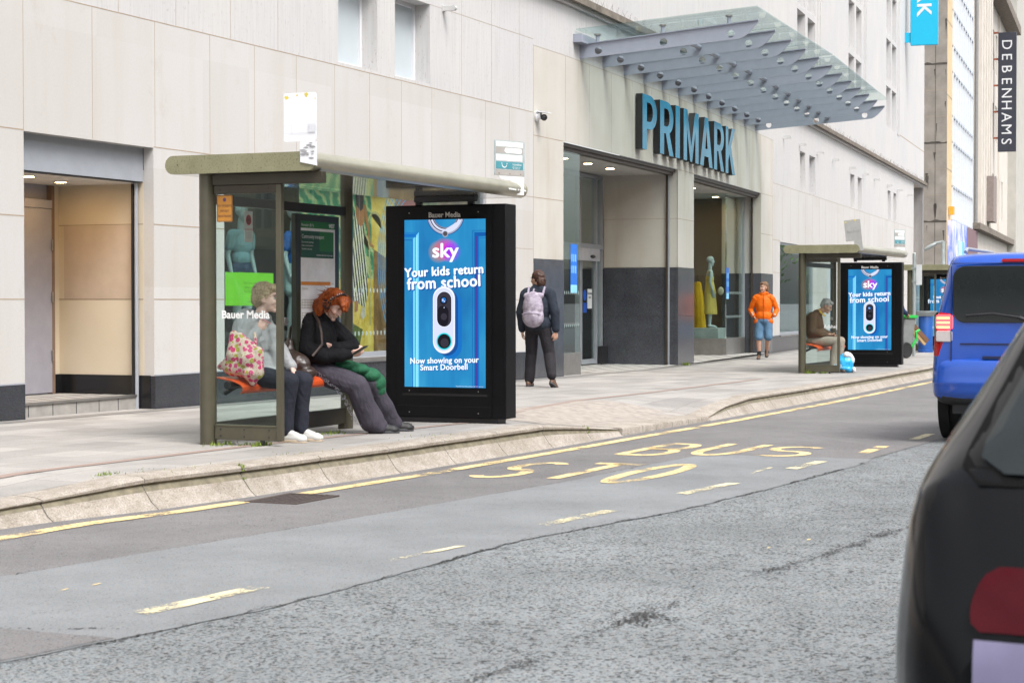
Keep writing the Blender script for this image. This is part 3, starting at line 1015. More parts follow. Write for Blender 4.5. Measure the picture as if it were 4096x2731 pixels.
# fine bird spikes along the string course
mb = MB()
for k in range(150):
    s = 10.9 + 0.24 * k
    mb.tube([(s, -0.1, 6.37), (s + random.uniform(-.05, .05), -0.1 + random.uniform(-.09, .09), 6.50)], 0.0035, LEDGE, 3, FC)
for k in range(60):
    s = 0.1 + 0.12 * k
    mb.tube([(s, -0.1, 6.37), (s + random.uniform(-.05, .05), -0.1 + random.uniform(-.09, .09), 6.50)], 0.0025, LEDGE, 3, FB)
sp = mb.build('bird_spikes', store, smooth=False, world=True)
sp['kind'] = 'stuff'

# upper windows with pale frosted panes
PANEF = mat('frosted_grey_pane', (0.47, 0.52, 0.55), 0.25, var=0.04, vscale=1.0)
def upper_window(F, h, y=0.27):
    s0, s1, z0, z1 = h
    mb = MB()
    w = 0.055
    mb.box(s0, s1, y - 0.04, y + 0.03, z0 + 0.012, z0 + 0.012 + w, WHITE, F); mb.box(s0, s1, y - 0.04, y + 0.03, z1 - w, z1, WHITE, F)
    mb.box(s0, s0 + w, y - 0.038, y + 0.03, z0 + w + .012, z1 - w, WHITE, F); mb.box(s1 - w, s1, y - 0.038, y + 0.03, z0 + w + .012, z1 - w, WHITE, F)
    f = mb.build('window', store, world=True, bevel=0.004)
    mb = MB()
    mb.quad((s0, y, z0), (s1, y, z0), (s1, y, z1), (s0, y, z1), PANEF, F)
    mb.build('pane', f, world=True, smooth=False)
upper_window(FA, H_W1); upper_window(FA, H_W2)
PANEG = mat('dusky_upper_pane', (0.50, 0.51, 0.51), 0.15, var=0.12, vscale=1.2)
def dark_window(F, h):
    s0, s1, z0, z1 = h
    mb = MB()
    w, y = 0.05, 0.26
    for a, b, c, d in ((s0, s1, z0, z0 + w), (s0, s1, z1 - w, z1), (s0, s0 + w, z0 + w, z1 - w), (s1 - w, s1, z0 + w, z1 - w)):
        mb.box(a, b, y - .03, y + .03, c, d, WHITE, F)
    f = mb.build('window', store, world=True, smooth=False)
    mb = MB()
    mb.quad((s0, y, z0), (s1, y, z0), (s1, y, z1), (s0, y, z1), PANEG, F)
    mb.build('pane', f, world=True, smooth=False)
for h in small + tall:
    dark_window(FC, h)

# --- left service doorway
GREYP = mat('grey_painted_steel', (0.33, 0.35, 0.385), 0.45, 0.1, var=0.05)
DOORG = mat('lilac_grey_door_paint', (0.31, 0.305, 0.35), 0.5, var=0.06)
mb = MB()
mb.box(15.2, 17.488, 0.13, 0.17, 2.47, 2.84, GREYP, FA)
mb.box(15.2, 17.488, 0.135, 0.20, 2.46, 2.47, DKMET, FA)
mb.build('door_fascia', store, world=True, smooth=False)
mb = MB()
CEIL = mat('white_soffit', (0.62, 0.60, 0.57), 0.7)
mb.quad((15.0, 1.30, 2.45), (15.0, 0.17, 2.45), (17.6, 0.17, 2.45), (17.6, 1.30, 2.45), CEIL, FA)
mb.quad((15.0, 1.27, -0.5), (16.55, 1.27, -0.5), (16.55, 1.27, 2.6), (15.0, 1.27, 2.6), CREAM, FA)
mb.quad((17.30, 1.27, -0.5), (17.6, 1.27, -0.5), (17.6, 1.27, 2.6), (17.30, 1.27, 2.6), CREAM, FA)
mb.quad((16.55, 1.27, 2.2), (17.30, 1.27, 2.2), (17.30, 1.27, 2.6), (16.55, 1.27, 2.6), DOORG, FA)
mb.quad((15.24, 0, 0.33), (15.24, 1.27, 0.33), (15.24, 1.27, 2.6), (15.24, 0, 2.6), CREAM, FA)
mb.quad((15.23, 0, -0.5), (15.23, 1.27, -0.5), (15.23, 1.27, 0.33), (15.23, 0, 0.33), BLACKG, FA)
# joints of the cream side wall
mb.box(17.4985, 17.52, 0.14, 1.27, 1.17, 1.182, JOINT, FA)
mb.box(17.4985, 17.52, 0.14, 1.27, 2.0, 2.01, JOINT, FA)
TAN = mat('tan_painted_panel', (0.50, 0.40, 0.31), 0.6, var=0.06)
mb.quad((17.4975, 1.20, 1.185), (17.4975, 0.22, 1.185), (17.4975, 0.22, 1.995), (17.4975, 1.20, 1.995), TAN, FA)
mb.box(17.28, 17.33, 1.2, 1.27, 0.12, 2.44, mat('brown_door_edge', (0.20, 0.13, 0.09), 0.7), FA)
mb.box(17.33, 17.487, 1.23, 1.269, 0.12, 0.335, BLACKG, FA)
mb.build('doorway_lining', store, world=True, smooth=False)
mb = MB()
mb.box(16.55, 17.28, 1.20, 1.24, 0.135, 2.18, DOORG, FA)
mb.box(16.55, 17.28, 1.195, 1.24, 2.185, 2.28, DOORG, FA)
d = mb.build('door', store, world=True, bevel=0.004)
mb = MB()
for z in (1.78, 1.20, 0.55):
    mb.tube([(17.265, 1.185, z - 0.06), (17.265, 1.185, z + 0.06)], 0.011, STEEL, 8, FA)
mb.build('hinge', d, world=True)
mb = MB()
mb.tube([(17.455, 0.20, -0.05), (17.455, 0.20, 2.46)], 0.022, ALU, 10, FA)
mb.box(17.43, 17.48, 0.225, 0.25, -0.05, 2.46, DKMET, FA)
mb.build('shutter_guide', store, world=True)
mb = MB()
STEP = mat('step_stone', (0.30, 0.285, 0.265), 0.75, var=0.2, vscale=5, bmp=0.1)
mb.box(15.24, 17.44, 0.20, 1.27, -0.4, 0.10, STEP, FA)
mb.box(15.24, 17.44, 0.185, 0.26, 0.10, 0.125, STEEL, FA)
mb.box(15.24, 17.44, 0.262, 1.27, 0.10, 0.12, STEP, FA)
for s in (15.55, 15.95, 16.35, 16.75, 17.1):
    mb.box(s - 0.003, s + 0.003, 0.196, 0.21, -0.2, 0.098, JOINTD, FA)
for y in (0.42, 0.62, 0.82):
    mb.box(15.24, 17.44, y, y + 0.02, 0.119, 0.122, JOINTD, FA)
mb.build('step', store, world=True, smooth=False)

LAMP = emit('warm_downlight', (1.0, 0.66, 0.32), 48.0)
def downlight(F, s, y, z, r=0.06, parent=store, bulb=None):
    mb = MB()
    T = F @ Matrix.Translation((s, y, z))
    mb.lathe([(r * 1.35, 0.0), (r * 1.35, -0.012), (r * 1.02, -0.014), (r, -0.004)], WHITE, 18, T)
    o = mb.build('downlight', parent, world=True)
    mb = MB()
    mb.lathe([(r, -0.006), (r * 0.98, -0.010)], bulb or LAMP, 18, T)
    mb.build('bulb', o, world=True)
LAMP2 = emit('bright_porch_downlight', (1.0, 0.62, 0.24), 75.0)
downlight(FA, 15.9, 0.45, 2.45, bulb=LAMP2); downlight(FA, 16.8, 0.72, 2.45, bulb=LAMP2)

# --- shop window behind the near shelter
SHOPG = glass('shop_glass', (0.80, 0.91, 0.89), 1.1)
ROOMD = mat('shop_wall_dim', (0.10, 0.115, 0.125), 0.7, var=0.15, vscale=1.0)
FLOORS = mat('shop_floor', (0.22, 0.21, 0.20), 0.4)
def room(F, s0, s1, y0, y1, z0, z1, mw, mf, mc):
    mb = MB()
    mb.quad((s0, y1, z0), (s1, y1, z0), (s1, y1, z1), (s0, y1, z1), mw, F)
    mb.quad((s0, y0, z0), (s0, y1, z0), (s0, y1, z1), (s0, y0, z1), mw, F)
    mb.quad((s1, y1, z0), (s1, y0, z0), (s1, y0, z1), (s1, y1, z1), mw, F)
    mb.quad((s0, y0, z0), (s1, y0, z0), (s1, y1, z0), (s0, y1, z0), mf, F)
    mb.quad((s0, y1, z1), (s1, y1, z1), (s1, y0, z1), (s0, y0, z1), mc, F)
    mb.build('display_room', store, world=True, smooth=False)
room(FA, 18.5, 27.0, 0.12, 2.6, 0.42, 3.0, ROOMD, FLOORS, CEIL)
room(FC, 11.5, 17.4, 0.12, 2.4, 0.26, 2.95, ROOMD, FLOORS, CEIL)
def shop_window(F, h, y, divs, parent=store):
    s0, s1, z0, z1 = h
    mb = MB()
    w = 0.04
    mb.box(s0, s1, y - 0.045, y + 0.03, z0, z0 + 0.07, ALU, F)
    mb.box(s0, s1, y - 0.03, y + 0.03, z1 - 0.06, z1, ALU, F)
    mb.box(s0, s0 + w, y - 0.03, y + 0.03, z0 + 0.07, z1 - 0.06, ALU, F)
    mb.box(s1 - w, s1, y - 0.03, y + 0.03, z0 + 0.07, z1 - 0.06, ALU, F)
    f = mb.build('window', parent, world=True, smooth=False)
    ss_ = [s0 + w] + divs + [s1 - w]
    mb = MB()
    for a, b in zip(ss_, ss_[1:]):
        mb.box(a + 0.004, b - 0.004, y, y + 0.012, z0 + 0.06, z1 - 0.05, SHOPG, F)
    mb.build('pane', f, world=True, smooth=False)
    return f
w2 = shop_window(FA, H_SHOP, 0.06, [20.75, 22.6, 24.6])
shop_window(FC, H_W3, 0.06, [13.5, 15.3])
mb = MB()
mb.box(18.95, 26.5, -0.04, 0.03, 0.345, 0.399, STEEL, FA)
mb.build('sill', store, world=True, smooth=False)
mb = MB()
mb.box(11.75, 17.2, -0.04, 0.03, 0.20, 0.238, STEEL, FC)
mb.build('sill', store, world=True, smooth=False)

# --- recessed entrance
mb = MB()
zf = -0.135
mb.quad((-0.1, -0.1, zf), (7.35, -0.1, zf - .03), (7.35, 3.0, zf - .02), (-0.1, 3.0, zf), GRT, FB)
mb.quad((1.3, -0.1, -0.155), (9.2, -0.1, -0.155), (9.2, 3.0, -0.15), (1.3, 3.0, -0.15), GRT, FC)
mb.build('entrance_floor', store, world=True, smooth=False)
SOFF = mat('entrance_soffit', (0.50, 0.49, 0.47), 0.6)
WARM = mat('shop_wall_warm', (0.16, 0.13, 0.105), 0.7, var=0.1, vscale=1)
mb = MB()
mb.quad((-0.1, 9, 3.76), (7.3, 9, 3.76), (7.3, 0.2, 3.76), (-0.1, 0.2, 3.76), SOFF, FB)
mb.quad((1.45, 9, 3.76), (9.4, 9, 3.76), (9.4, 0.2, 3.76), (1.45, 0.2, 3.76), SOFF, FC)
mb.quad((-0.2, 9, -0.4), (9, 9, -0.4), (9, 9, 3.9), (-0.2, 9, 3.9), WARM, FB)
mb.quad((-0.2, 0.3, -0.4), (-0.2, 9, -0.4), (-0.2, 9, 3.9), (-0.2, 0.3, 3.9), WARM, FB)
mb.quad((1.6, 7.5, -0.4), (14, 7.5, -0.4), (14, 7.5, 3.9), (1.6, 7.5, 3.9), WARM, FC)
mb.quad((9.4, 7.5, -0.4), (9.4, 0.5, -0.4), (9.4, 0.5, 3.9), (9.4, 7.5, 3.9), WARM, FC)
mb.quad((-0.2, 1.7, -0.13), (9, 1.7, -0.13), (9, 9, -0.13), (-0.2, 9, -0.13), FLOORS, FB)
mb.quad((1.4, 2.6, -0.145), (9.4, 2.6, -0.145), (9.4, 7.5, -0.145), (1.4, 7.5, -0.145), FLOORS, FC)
mb.build('shop_interior', store, world=True, smooth=False)
# shutter housings under the fascia and side channels
mb = MB()
BRZ = mat('bronze_shutter', (0.075, 0.06, 0.05), 0.45, 0.5)
mb.box(0.0, 7.24, 0.10, 0.24, 3.74, 3.855, BRZ, FB)
mb.box(0.0, 7.24, 0.05, 0.10, 3.80, 3.858, BRZ, FB)
mb.box(1.505, 9.055, 0.10, 0.24, 3.74, 3.855, BRZ, FC)
mb.box(1.505, 9.055, 0.05, 0.10, 3.80, 3.858, BRZ, FC)
mb.box(7.20, 7.242, 0.20, 0.245, -0.2, 3.74, BRZ, FB)
mb.box(7.19, 7.242, 0.17, 0.195, -0.2, 3.74, ALU, FB)
mb.box(9.01, 9.056, 0.20, 0.245, -0.2, 3.74, BRZ, FC)
mb.build('roller_shutter', store, world=True, smooth=False)
for s, y in ((2.2, 0.75), (3.6, 0.75), (5.0, 0.75), (2.6, 1.3)):
    downlight(FB, s, y, 3.755, 0.085)
for s, y in ((3.0, 0.75), (4.6, 0.75), (7.4, 1.6), (8.3, 1.0), (7.6, 3.2), (8.5, 4.2), (6.0, 4.6), (5.0, 3.4)):
    downlight(FC, s, y, 3.755, 0.085)
# left window box with brushed steel base
mb = MB()
mb.box(0.02, 1.25, 0.10, 0.16, -0.2, 0.25, STEEL, FB); mb.box(1.19, 1.25, 0.16, 1.6, -0.2, 0.25, STEEL, FB)
mb.build('steel_base', store, world=True, smooth=False, bevel=0.004)
mb = MB()
mb.box(0.02, 1.235, 0.12, 0.132, 0.25, 3.74, SHOPG, FB); mb.box(1.223, 1.235, 0.133, 1.6, 0.25, 3.74, SHOPG, FB)
mb.build('pane', store, world=True, smooth=False)
# automatic doors at the back of the recess
def door_set(F, y, s0, s1, zt=3.74, leaf=(None, None)):
    mb = MB()
    for a, w in ((s0, 0.07), (s1 - 0.07, 0.07), (s1 - 0.42, 0.05), ((s0 + s1) / 2 - .03, 0.06)):
        mb.box(a, a + w, y - 0.05, y + 0.06, -0.14, zt, ALU, F)
    mb.box(s0, s1, y - 0.055, y + 0.065, 2.22, 2.32, ALU, F)
    mb.box(s0, s1, y - 0.05, y + 0.06, zt - 0.07, zt, ALU, F)
    mb.box(s0 + 0.1, s1 - 0.45, y - 0.13, y - 0.056, 1.97, 2.22, mat('door_header', (0.42, 0.42, 0.45), 0.4, 0.2), F)
    fr = mb.build('door', store, world=True, smooth=False, bevel=0.004)
    mb = MB()
    mb.box(s0 + .08, s1 - .43, y, y + 0.012, 2.33, zt - .08, SHOPG, F)
    mb.box(s1 - .37, s1 - .075, y, y + .012, 0.2, zt - .08, SHOPG, F)
    mid = (s0 + s1) / 2
    mb.box(mid + 0.05, s1 - .47, y - .03, y - .018, 0.0, 1.96, SHOPG, F)
    mb.build('pane', fr, world=True, smooth=False)
    mb = MB()
    for a in (mid + .02, s1 - .5):
        mb.box(a, a + .055, y - .06, y - .005, -0.13, 1.97, ALU, F)
    mb.box(mid + .075, s1 - .5, y - .06, y - .005, -0.13, -0.03, ALU, F)
    mb.build('leaf', fr, world=True, smooth=False)
    mb = MB()
    mb.ell(((mid + s1) / 2 - .2, y - 0.14, 2.06), (0.16, 0.03, 0.035), DKMET, F)
    mb.build('sensor', fr, world=True)
    mb = MB()
    T = F @ basis(((mid + s1) / 2 - 0.1, y - 0.0345, 1.2), (1, 0, 0), (0, 0, 1))
    mb.prism(rrect(-.15, .15, -.2, .2, .01), 0, 0.002, WHITE, T)
    ink = mat('black_ink', (0.02, 0.02, 0.02), 0.8)
    for k, wd in enumerate(('Automatic', 'door')):
        mb.text(wd, 0.07, ink, T @ Matrix.Translation((0, 0.09 - 0.08 * k, 0.003)), 0.002)
    bl = mat('blue_sticker', (0.015, 0.08, 0.42), 0.5)
    mb.prism([(0.11 * cos(a * pi / 10) - .32, 0.11 * sin(a * pi / 10) + .07) for a in range(20)], 0, 0.002, bl, T)
    mb.prism(rrect(-.43, -.2, -.28, -.08, .01), 0, .002, bl, T)
    mb.build('notice', fr, world=True, smooth=False)
door_set(FB, 1.66, 4.3, 7.22)
door_set(FC, 2.5, 2.0, 5.6)
mb = MB()
mb.box(6.85, 7.24, 1.5, 1.6, -0.2, 0.22, DKMET, FB)
mb.build('door_post_base', store, world=True, smooth=False)
# blue stickers on the window box glass
BLUE = mat('bright_blue_sticker', (0.01, 0.15, 0.62), 0.5)
PALEB = mat('pale_blue_sticker', (0.25, 0.6, 0.85), 0.5)
mb = MB()
def sticker(F, s, y, z, w, h):
    T = F @ basis((s, y, z), (1, 0, 0), (0, 0, 1))
    mb.prism(rrect(-w / 2, w / 2, -h / 2, h / 2, .01), 0, .002, BLUE, T)
    mb.prism(rrect(-w / 2 + .005, w / 2 - .005, -h / 2, -h / 2 + .14, .01), 0.002, .003, PALEB, T)
    for k in range(3):
        for j in range(2):
            mb.prism(rrect(-w / 2 + .05 + .1 * k, -w / 2 + .09 + .1 * k, -.08 + j * .2, 0.05 + j * .2, .005), 0.002, .003, PALEB, T)
sticker(FB, 0.9, 0.116, 1.72, 0.36, 0.85)
mb.build('sticker', store, world=True, smooth=False)
mb = MB()
sticker(FC, 7.05, 0.426, 1.58, 0.30, 0.75)
mb.build('sticker', store, world=True, smooth=False)
# right window box
mb = MB()
mb.box(6.8, 9.05, 0.40, 0.48, -0.3, 0.25, STEEL, FC); mb.box(6.8, 6.88, 0.481, 3.2, -0.3, 0.25, STEEL, FC)
mb.box(6.88, 9.05, 0.48, 3.2, 0.1, 0.24, FLOORS, FC)
mb.build('steel_base', store, world=True, smooth=False, bevel=0.004)
mb = MB()
mb.box(6.813, 8.98, 0.43, 0.442, 0.25, 3.74, SHOPG, FC); mb.box(6.80, 6.812, 0.43, 3.2, 0.25, 3.74, SHOPG, FC)
mb.build('pane', store, world=True, smooth=False)
mb = MB()
mb.box(8.98, 9.05, 0.40, 0.48, 0.25, 3.74, ALU, FC); mb.box(8.80, 8.86, 0.443, 0.50, 0.25, 3.74, ALU, FC)
mb.build('window_frame', store, world=True, smooth=False)
# rows of manifestation dots on the glass
DOT = mat('etched_dot', (0.26, 0.33, 0.33), 0.6)
mb = MB()
for z in (1.30, 0.72):
    for k in range(40):
        T = FA @ basis((22.2 + 0.108 * k, 0.055, z), (1, 0, 0), (0, 0, 1))
        mb.prism([(0.018 * cos(a * pi / 6), 0.032 * sin(a * pi / 6)) for a in range(12)], 0, .002, DOT, T)
    for k in range(18):
        T = FC @ basis((6.95 + 0.108 * k, 0.425, z + .05), (1, 0, 0), (0, 0, 1))
        mb.prism([(0.018 * cos(a * pi / 6), 0.034 * sin(a * pi / 6)) for a in range(12)], 0, .002, DOT, T)
    for k in range(11):
        T = FB @ basis((0.08 + 0.108 * k, 0.115, z), (1, 0, 0), (0, 0, 1))
        mb.prism([(0.018 * cos(a * pi / 6), 0.034 * sin(a * pi / 6)) for a in range(12)], 0, .002, DOT, T)
mb.build('glass_dots', store, world=True, smooth=False)
# glowing strips added under the ceiling to brighten the shop interior
SHOPL = emit('shop_fill_light', (1.0, 0.86, 0.68), 10.0)
for F, s, y in ((FB, 4.5, 4.0), (FB, 6.0, 6.5), (FC, 4.0, 5.5), (FC, 7.8, 5.8)):
    mb = MB()
    mb.box(s - .5, s + .5, y - .08, y + .08, 3.70, 3.72, SHOPL, F)
    mb.build('fill_strip', store, world=True, smooth=False)
COOLL = emit('window_fill_light', (0.80, 1.0, 0.98), 9.0)  # cool glowing strips, likewise added, to brighten the window displays
for F, s, y, z in ((FA, 20.0, 0.9, 2.97), (FA, 21.6, 0.9, 2.97), (FC, 14.0, 1.0, 2.92)):
    mb = MB()
    mb.box(s - .45, s + .45, y - .05, y + .05, z, z + .015, COOLL, F)
    mb.build('fill_strip', store, world=True, smooth=False)

# --- glass canopy over the entrance
can = thing('entrance_canopy', 'glass entrance canopy on pale blue-grey curved steel beams above the big letters', 'canopy', (30.6, 11.8, 5.3))
BEAMM = mat('pale_blue_grey_steel', (0.29, 0.31, 0.375), 0.4, 0.05, var=0.04)
CGL = glass('canopy_glass', (0.72, 0.82, 0.79), 0.7, 0.03, 0.05, (0.55, 0.64, 0.62))
def beam_outline():
    pts = [(0, 0), (2.83, 0.21)]
    for t in (0.25, 0.5, 0.75, 1.0):
        pts.append((2.83 + 0.33 * t, 0.21 + 0.275 * t ** 1.6))
    pts += [(3.16, 0.50), (0, 0.235)]
    return pts
bpos = [(FB, 0.886 + 1.29 * k) for k in range(5)] + [(FC, 0.02 + 1.38 * k) for k in range(7)]
holes = [(0.335, 0.13), (1.505, 0.215), (2.68, 0.30)]
def beam_mesh(F, s):
    """Web plate with three round holes, top and bottom flanges."""
    bm = bmesh.new()
    ol = beam_outline()
    edges = []
    vs = [bm.verts.new((x, z, 0)) for x, z in ol]
    edges += [bm.edges.new((vs[i], vs[(i + 1) % len(vs)])) for i in range(len(vs))]
    for cx, cz in holes:
        hv = [bm.verts.new((cx + 0.068 * cos(2 * pi * k / 18), cz + 0.068 * sin(2 * pi * k / 18), 0)) for k in range(18)]
        edges += [bm.edges.new((hv[i], hv[(i + 1) % 18])) for i in range(18)]
    r = bmesh.ops.triangle_fill(bm, use_beauty=True, edges=edges)
    bm.verts.index_update()
    T = F @ Matrix.Translation((s, 0, 5.36)) @ Matrix(((0, 0, 1, 0), (-1, 0, 0, 0), (0, 1, 0, 0), (0, 0, 0, 1)))
    mb = MB()
    v = [(p.co.x, p.co.y, 0.012) for p in bm.verts] + [(p.co.x, p.co.y, -0.012) for p in bm.verts]
    n = len(bm.verts)
    fs = [tuple(q.index for q in f.verts) for f in bm.faces] + [tuple(n + q.index for q in reversed(f.verts)) for f in bm.faces]
    for e in bm.edges:
        if len(e.link_faces) == 1:
            a, b = e.verts[0].index, e.verts[1].index
            fs.append((a, b, n + b, n + a))
    bm.free()
    mb.add(v, fs, BEAMM, T)
    def flange(p, q, w):
        (x0, z0), (x1, z1) = p, q
        mb.add([(x0, z0, -w), (x1, z1, -w), (x1, z1, w), (x0, z0, w), (x0, z0 + .018, -w), (x1, z1 + .018, -w), (x1, z1 + .018, w), (x0, z0 + .018, w)],
               [(0, 1, 2, 3), (7, 6, 5, 4), (0, 4, 5, 1), (1, 5, 6, 2), (2, 6, 7, 3), (3, 7, 4, 0)], BEAMM, T)
    flange((0, 0.235), (3.16, 0.50), 0.045)
    return mb
for F, s in bpos:
    b = beam_mesh(F, s).build('beam', can, smooth=False, world=True)
    for d, zz in ((0.32, .26), (1.49, .36), (2.65, .46)):
        mb = MB()
        mb.tube([(s, -d, 5.36 + zz), (s, -d, 5.36 + zz + 0.13)], 0.035, BEAMM, 10, F)
        mb.tube([(s, -d, 5.36 + zz + 0.13), (s, -d, 5.36 + zz + 0.155)], 0.06, STEEL, 12, F)
        mb.build('glass_clamp', b, world=True)
mb = MB()
def gz(d): return 5.82 + 0.07 * d
for F, a, b in ((FB, 0.6, 3.0), (FB, 3.02, 5.4), (FB, 5.42, 7.19), (FC, 0.02, 2.1), (FC, 2.12, 4.2), (FC, 4.22, 6.3), (FC, 6.32, 8.6)):
    v = [(a, -.02, gz(.02)), (b, -.02, gz(.02)), (b, -3.2, gz(3.2)), (a, -3.2, gz(3.2))]
    mb.add(v + [(x, y, z + .02) for x, y, z in v], [(0, 1, 2, 3), (7, 6, 5, 4), (0, 4, 5, 1), (1, 5, 6, 2), (2, 6, 7, 3), (3, 7, 4, 0)], CGL, F)
mb.build('glass_roof', can, smooth=False, world=True)
mb = MB()
mb.box(0.5, 7.2, -0.16, -0.003, 5.60, 5.74, BEAMM, FB); mb.box(0.05, 8.5, -0.16, -0.003, 5.60, 5.74, BEAMM, FC)
mb.build('wall_rail', can, smooth=False, world=True)
mb = MB()
for i in range(len(bpos) - 1):
    (F0, s0), (F1, s1) = bpos[i], bpos[i + 1]
    p = F0 @ V((s0 + 0.01, -1.80, 5.635)); q = F1 @ V((s1 - 0.01, -1.80, 5.635))
    mb.tube([p, q], 0.045, BEAMM, 10)
mb.build('tie_bar', can, world=True)

# --- big cyan letters
sign = thing('shop_sign', 'large cyan capital letters with dark sides spelling PRIMARK over the entrance', 'sign', (33.9, 12.0, 4.05))
CYAN = custom('cyan_acrylic', lambda nt, o: principled(nt, o, ramp(nt, noise_fac(nt, 1.6, 3, 0.5, coords(nt)), [(0.35, (0.0, 0.19, 0.34)), (0.7, (0.004, 0.25, 0.43))]), 0.2, spec=0.35))
LSIDE = mat('dark_letter_return', (0.014, 0.014, 0.015), 0.5)
def letter_shapes(ch):
    """Condensed sans capitals on a unit cell: outer loops and holes."""
    t = 0.30
    def arc(cx, cy, rx, ry, a0, a1, n=12):
        return [(cx + rx * cos(a0 + (a1 - a0) * k / n), cy + ry * sin(a0 + (a1 - a0) * k / n)) for k in range(n + 1)]
    th = 0.135
    if ch in 'PR':
        o = [(0, 0), (t, 0)]
        if ch == 'P':
            o += [(t, 0.38)] + arc(0.52, 0.69, 0.48, 0.31, -pi / 2, pi / 2) + [(0, 1)]
        else:
            o += [(t, 0.40), (0.42, 0.40), (0.70, 0), (1.02, 0), (0.70, 0.42)] + arc(0.55, 0.70, 0.45, 0.30, -pi / 3, pi / 2) + [(0, 1)]
        h = [(t, 0.38 + th), (t, 1 - th)] + arc(0.50, 0.69 if ch == 'P' else 0.70, 0.21, 0.17, pi / 2, -pi / 2, 8)
        if ch == 'R': h = [(t, 0.40 + th), (t, 1 - th)] + arc(0.52, 0.70, 0.19, 0.165, pi / 2, -pi / 2, 8)
        return o, [h]
    if ch == 'I': return [(0, 0), (1, 0), (1, 1), (0, 1)], []
    if ch == 'M': return [(0, 0), (.22, 0), (.22, .62), (.44, 0), (.56, 0), (.78, .62), (.78, 0), (1, 0), (1, 1), (.76, 1), (.5, .30), (.24, 1), (0, 1)], []
    if ch == 'A': return [(0, 0), (.27, 0), (.345, .20), (.655, .20), (.73, 0), (1, 0), (.63, 1), (.37, 1)], [[(.41, .36), (.5, .74), (.59, .36)]]
    if ch == 'K': return [(0, 0), (.28, 0), (.28, .28), (.40, .42), (.72, 0), (1.03, 0), (.58, .60), (1.0, 1), (.68, 1), (.28, .58), (.28, 1), (0, 1)], []
H0, H1 = 4.05, 5.10
lets = [('P', FB, 4.19, 5.18), ('R', FB, 5.40, 6.36), ('I', FB, 6.52, 6.85), ('M', FC, -0.12, 1.27), ('A', FC, 1.42, 2.66), ('R', FC, 2.82, 3.85), ('K', FC, 4.05, 5.08)]
for ch, F, a, b in lets:
    o, hs = letter_shapes(ch)
    bm = bmesh.new()
    ed = []
    for lp in [o] + hs:
        vv = [bm.verts.new((a + (b - a) * x, 0, H0 + (H1 - H0) * y)) for x, y in lp]
        ed += [bm.edges.new((vv[i], vv[(i + 1) % len(vv)])) for i in range(len(vv))]
    bmesh.ops.triangle_fill(bm, use_beauty=True, edges=ed, normal=(0, -1, 0))
    bm.verts.index_update()
    n = len(bm.verts)
    mb = MB()
    vf = [(p.co.x, -0.15, p.co.z) for p in bm.verts]
    vb = [(p.co.x, -0.02, p.co.z) for p in bm.verts]
    ff = [tuple(q.index for q in f.verts) for f in bm.faces]
    mb.add(vf, ff, CYAN, F)
    mb.add([(x, -0.1495, z) for x, y, z in vf] + vb, [(e.verts[0].index, e.verts[1].index, n + e.verts[1].index, n + e.verts[0].index) for e in bm.edges if len(e.link_faces) == 1], LSIDE, F)
    bm.free()
    mb.build('letter', sign, smooth=False, world=True, fix=False)

# --- cyan hanging blade sign
FS = FC @ frame((40.0, 0, 0), 0)
bl = thing('hanging_sign', 'tall cyan blade sign with white letters sticking out from the upper wall', 'sign', tuple(FS @ V((0, 0, 12))))
CY2 = mat('bright_cyan_board', (0.005, 0.40, 0.62), 0.35, var=0.02)
mb = MB()
mb.box(-0.09, 0.09, -1.32, -0.22, 11.5, 17.3, CY2, FS)
mb.build('board', bl, world=True, bevel=0.02)
mb = MB()
T = FS @ basis((-0.094, -0.77, 12.95), (0, 0, -1), (0, -1, 0))
mb.text('PRIMARK', 0.80, WHITE, T @ Matrix.Translation((0.27, -0.27, 0)), 0.018, 0.004, align='RIGHT', spacing=1.08)
mb.build('lettering', bl, world=True, smooth=False)
mb = MB()
for z in (11.75, 14.4, 16.8):
    mb.box(-0.05, 0.05, -0.22, 0.0, z - 0.12, z + 0.28, CY2, FS)
mb.build('bracket', bl, world=True)

# --- small fittings on the facade
LGREY = mat('pale_grey_fitting', (0.50, 0.50, 0.49), 0.4)
def wall_light(F, s, z):
    p = F @ V((s, 0, z))
    t = thing('wall_floodlight', 'small white wall spotlight on a short arm in the row under the ledge', 'light', tuple(p), 0.0, 'small white spotlights along the store wall')
    mb = MB()
    mb.box(s - .035, s + .035, -0.02, 0, z - .05, z + .05, LGREY, F)
    mb.build('mount', t, world=True, bevel=0.006)
    mb = MB()
    mb.prism([(0.0, -.035)] + [(-.16 - .035 * cos(a), .035 * sin(a)) for a in [(-pi / 2 + pi * k / 8) for k in range(9)]] + [(0.0, .035)], -0.03, 0.03, LGREY, F @ Matrix.Translation((s, -.02, z)) @ Matrix(((0, 0, 1, 0), (1, 0, 0, 0), (0, 1, 0, 0), (0, 0, 0, 1))))
    mb.build('arm', t, world=True)
wall_light(FA, 24.95, 5.42)
for s in (12.2, 14.7, 17.8, 20.8, 24.5, 27.7, 30.7, 34.4, 37.6, 41.2):
    wall_light(FC, s, 5.52)

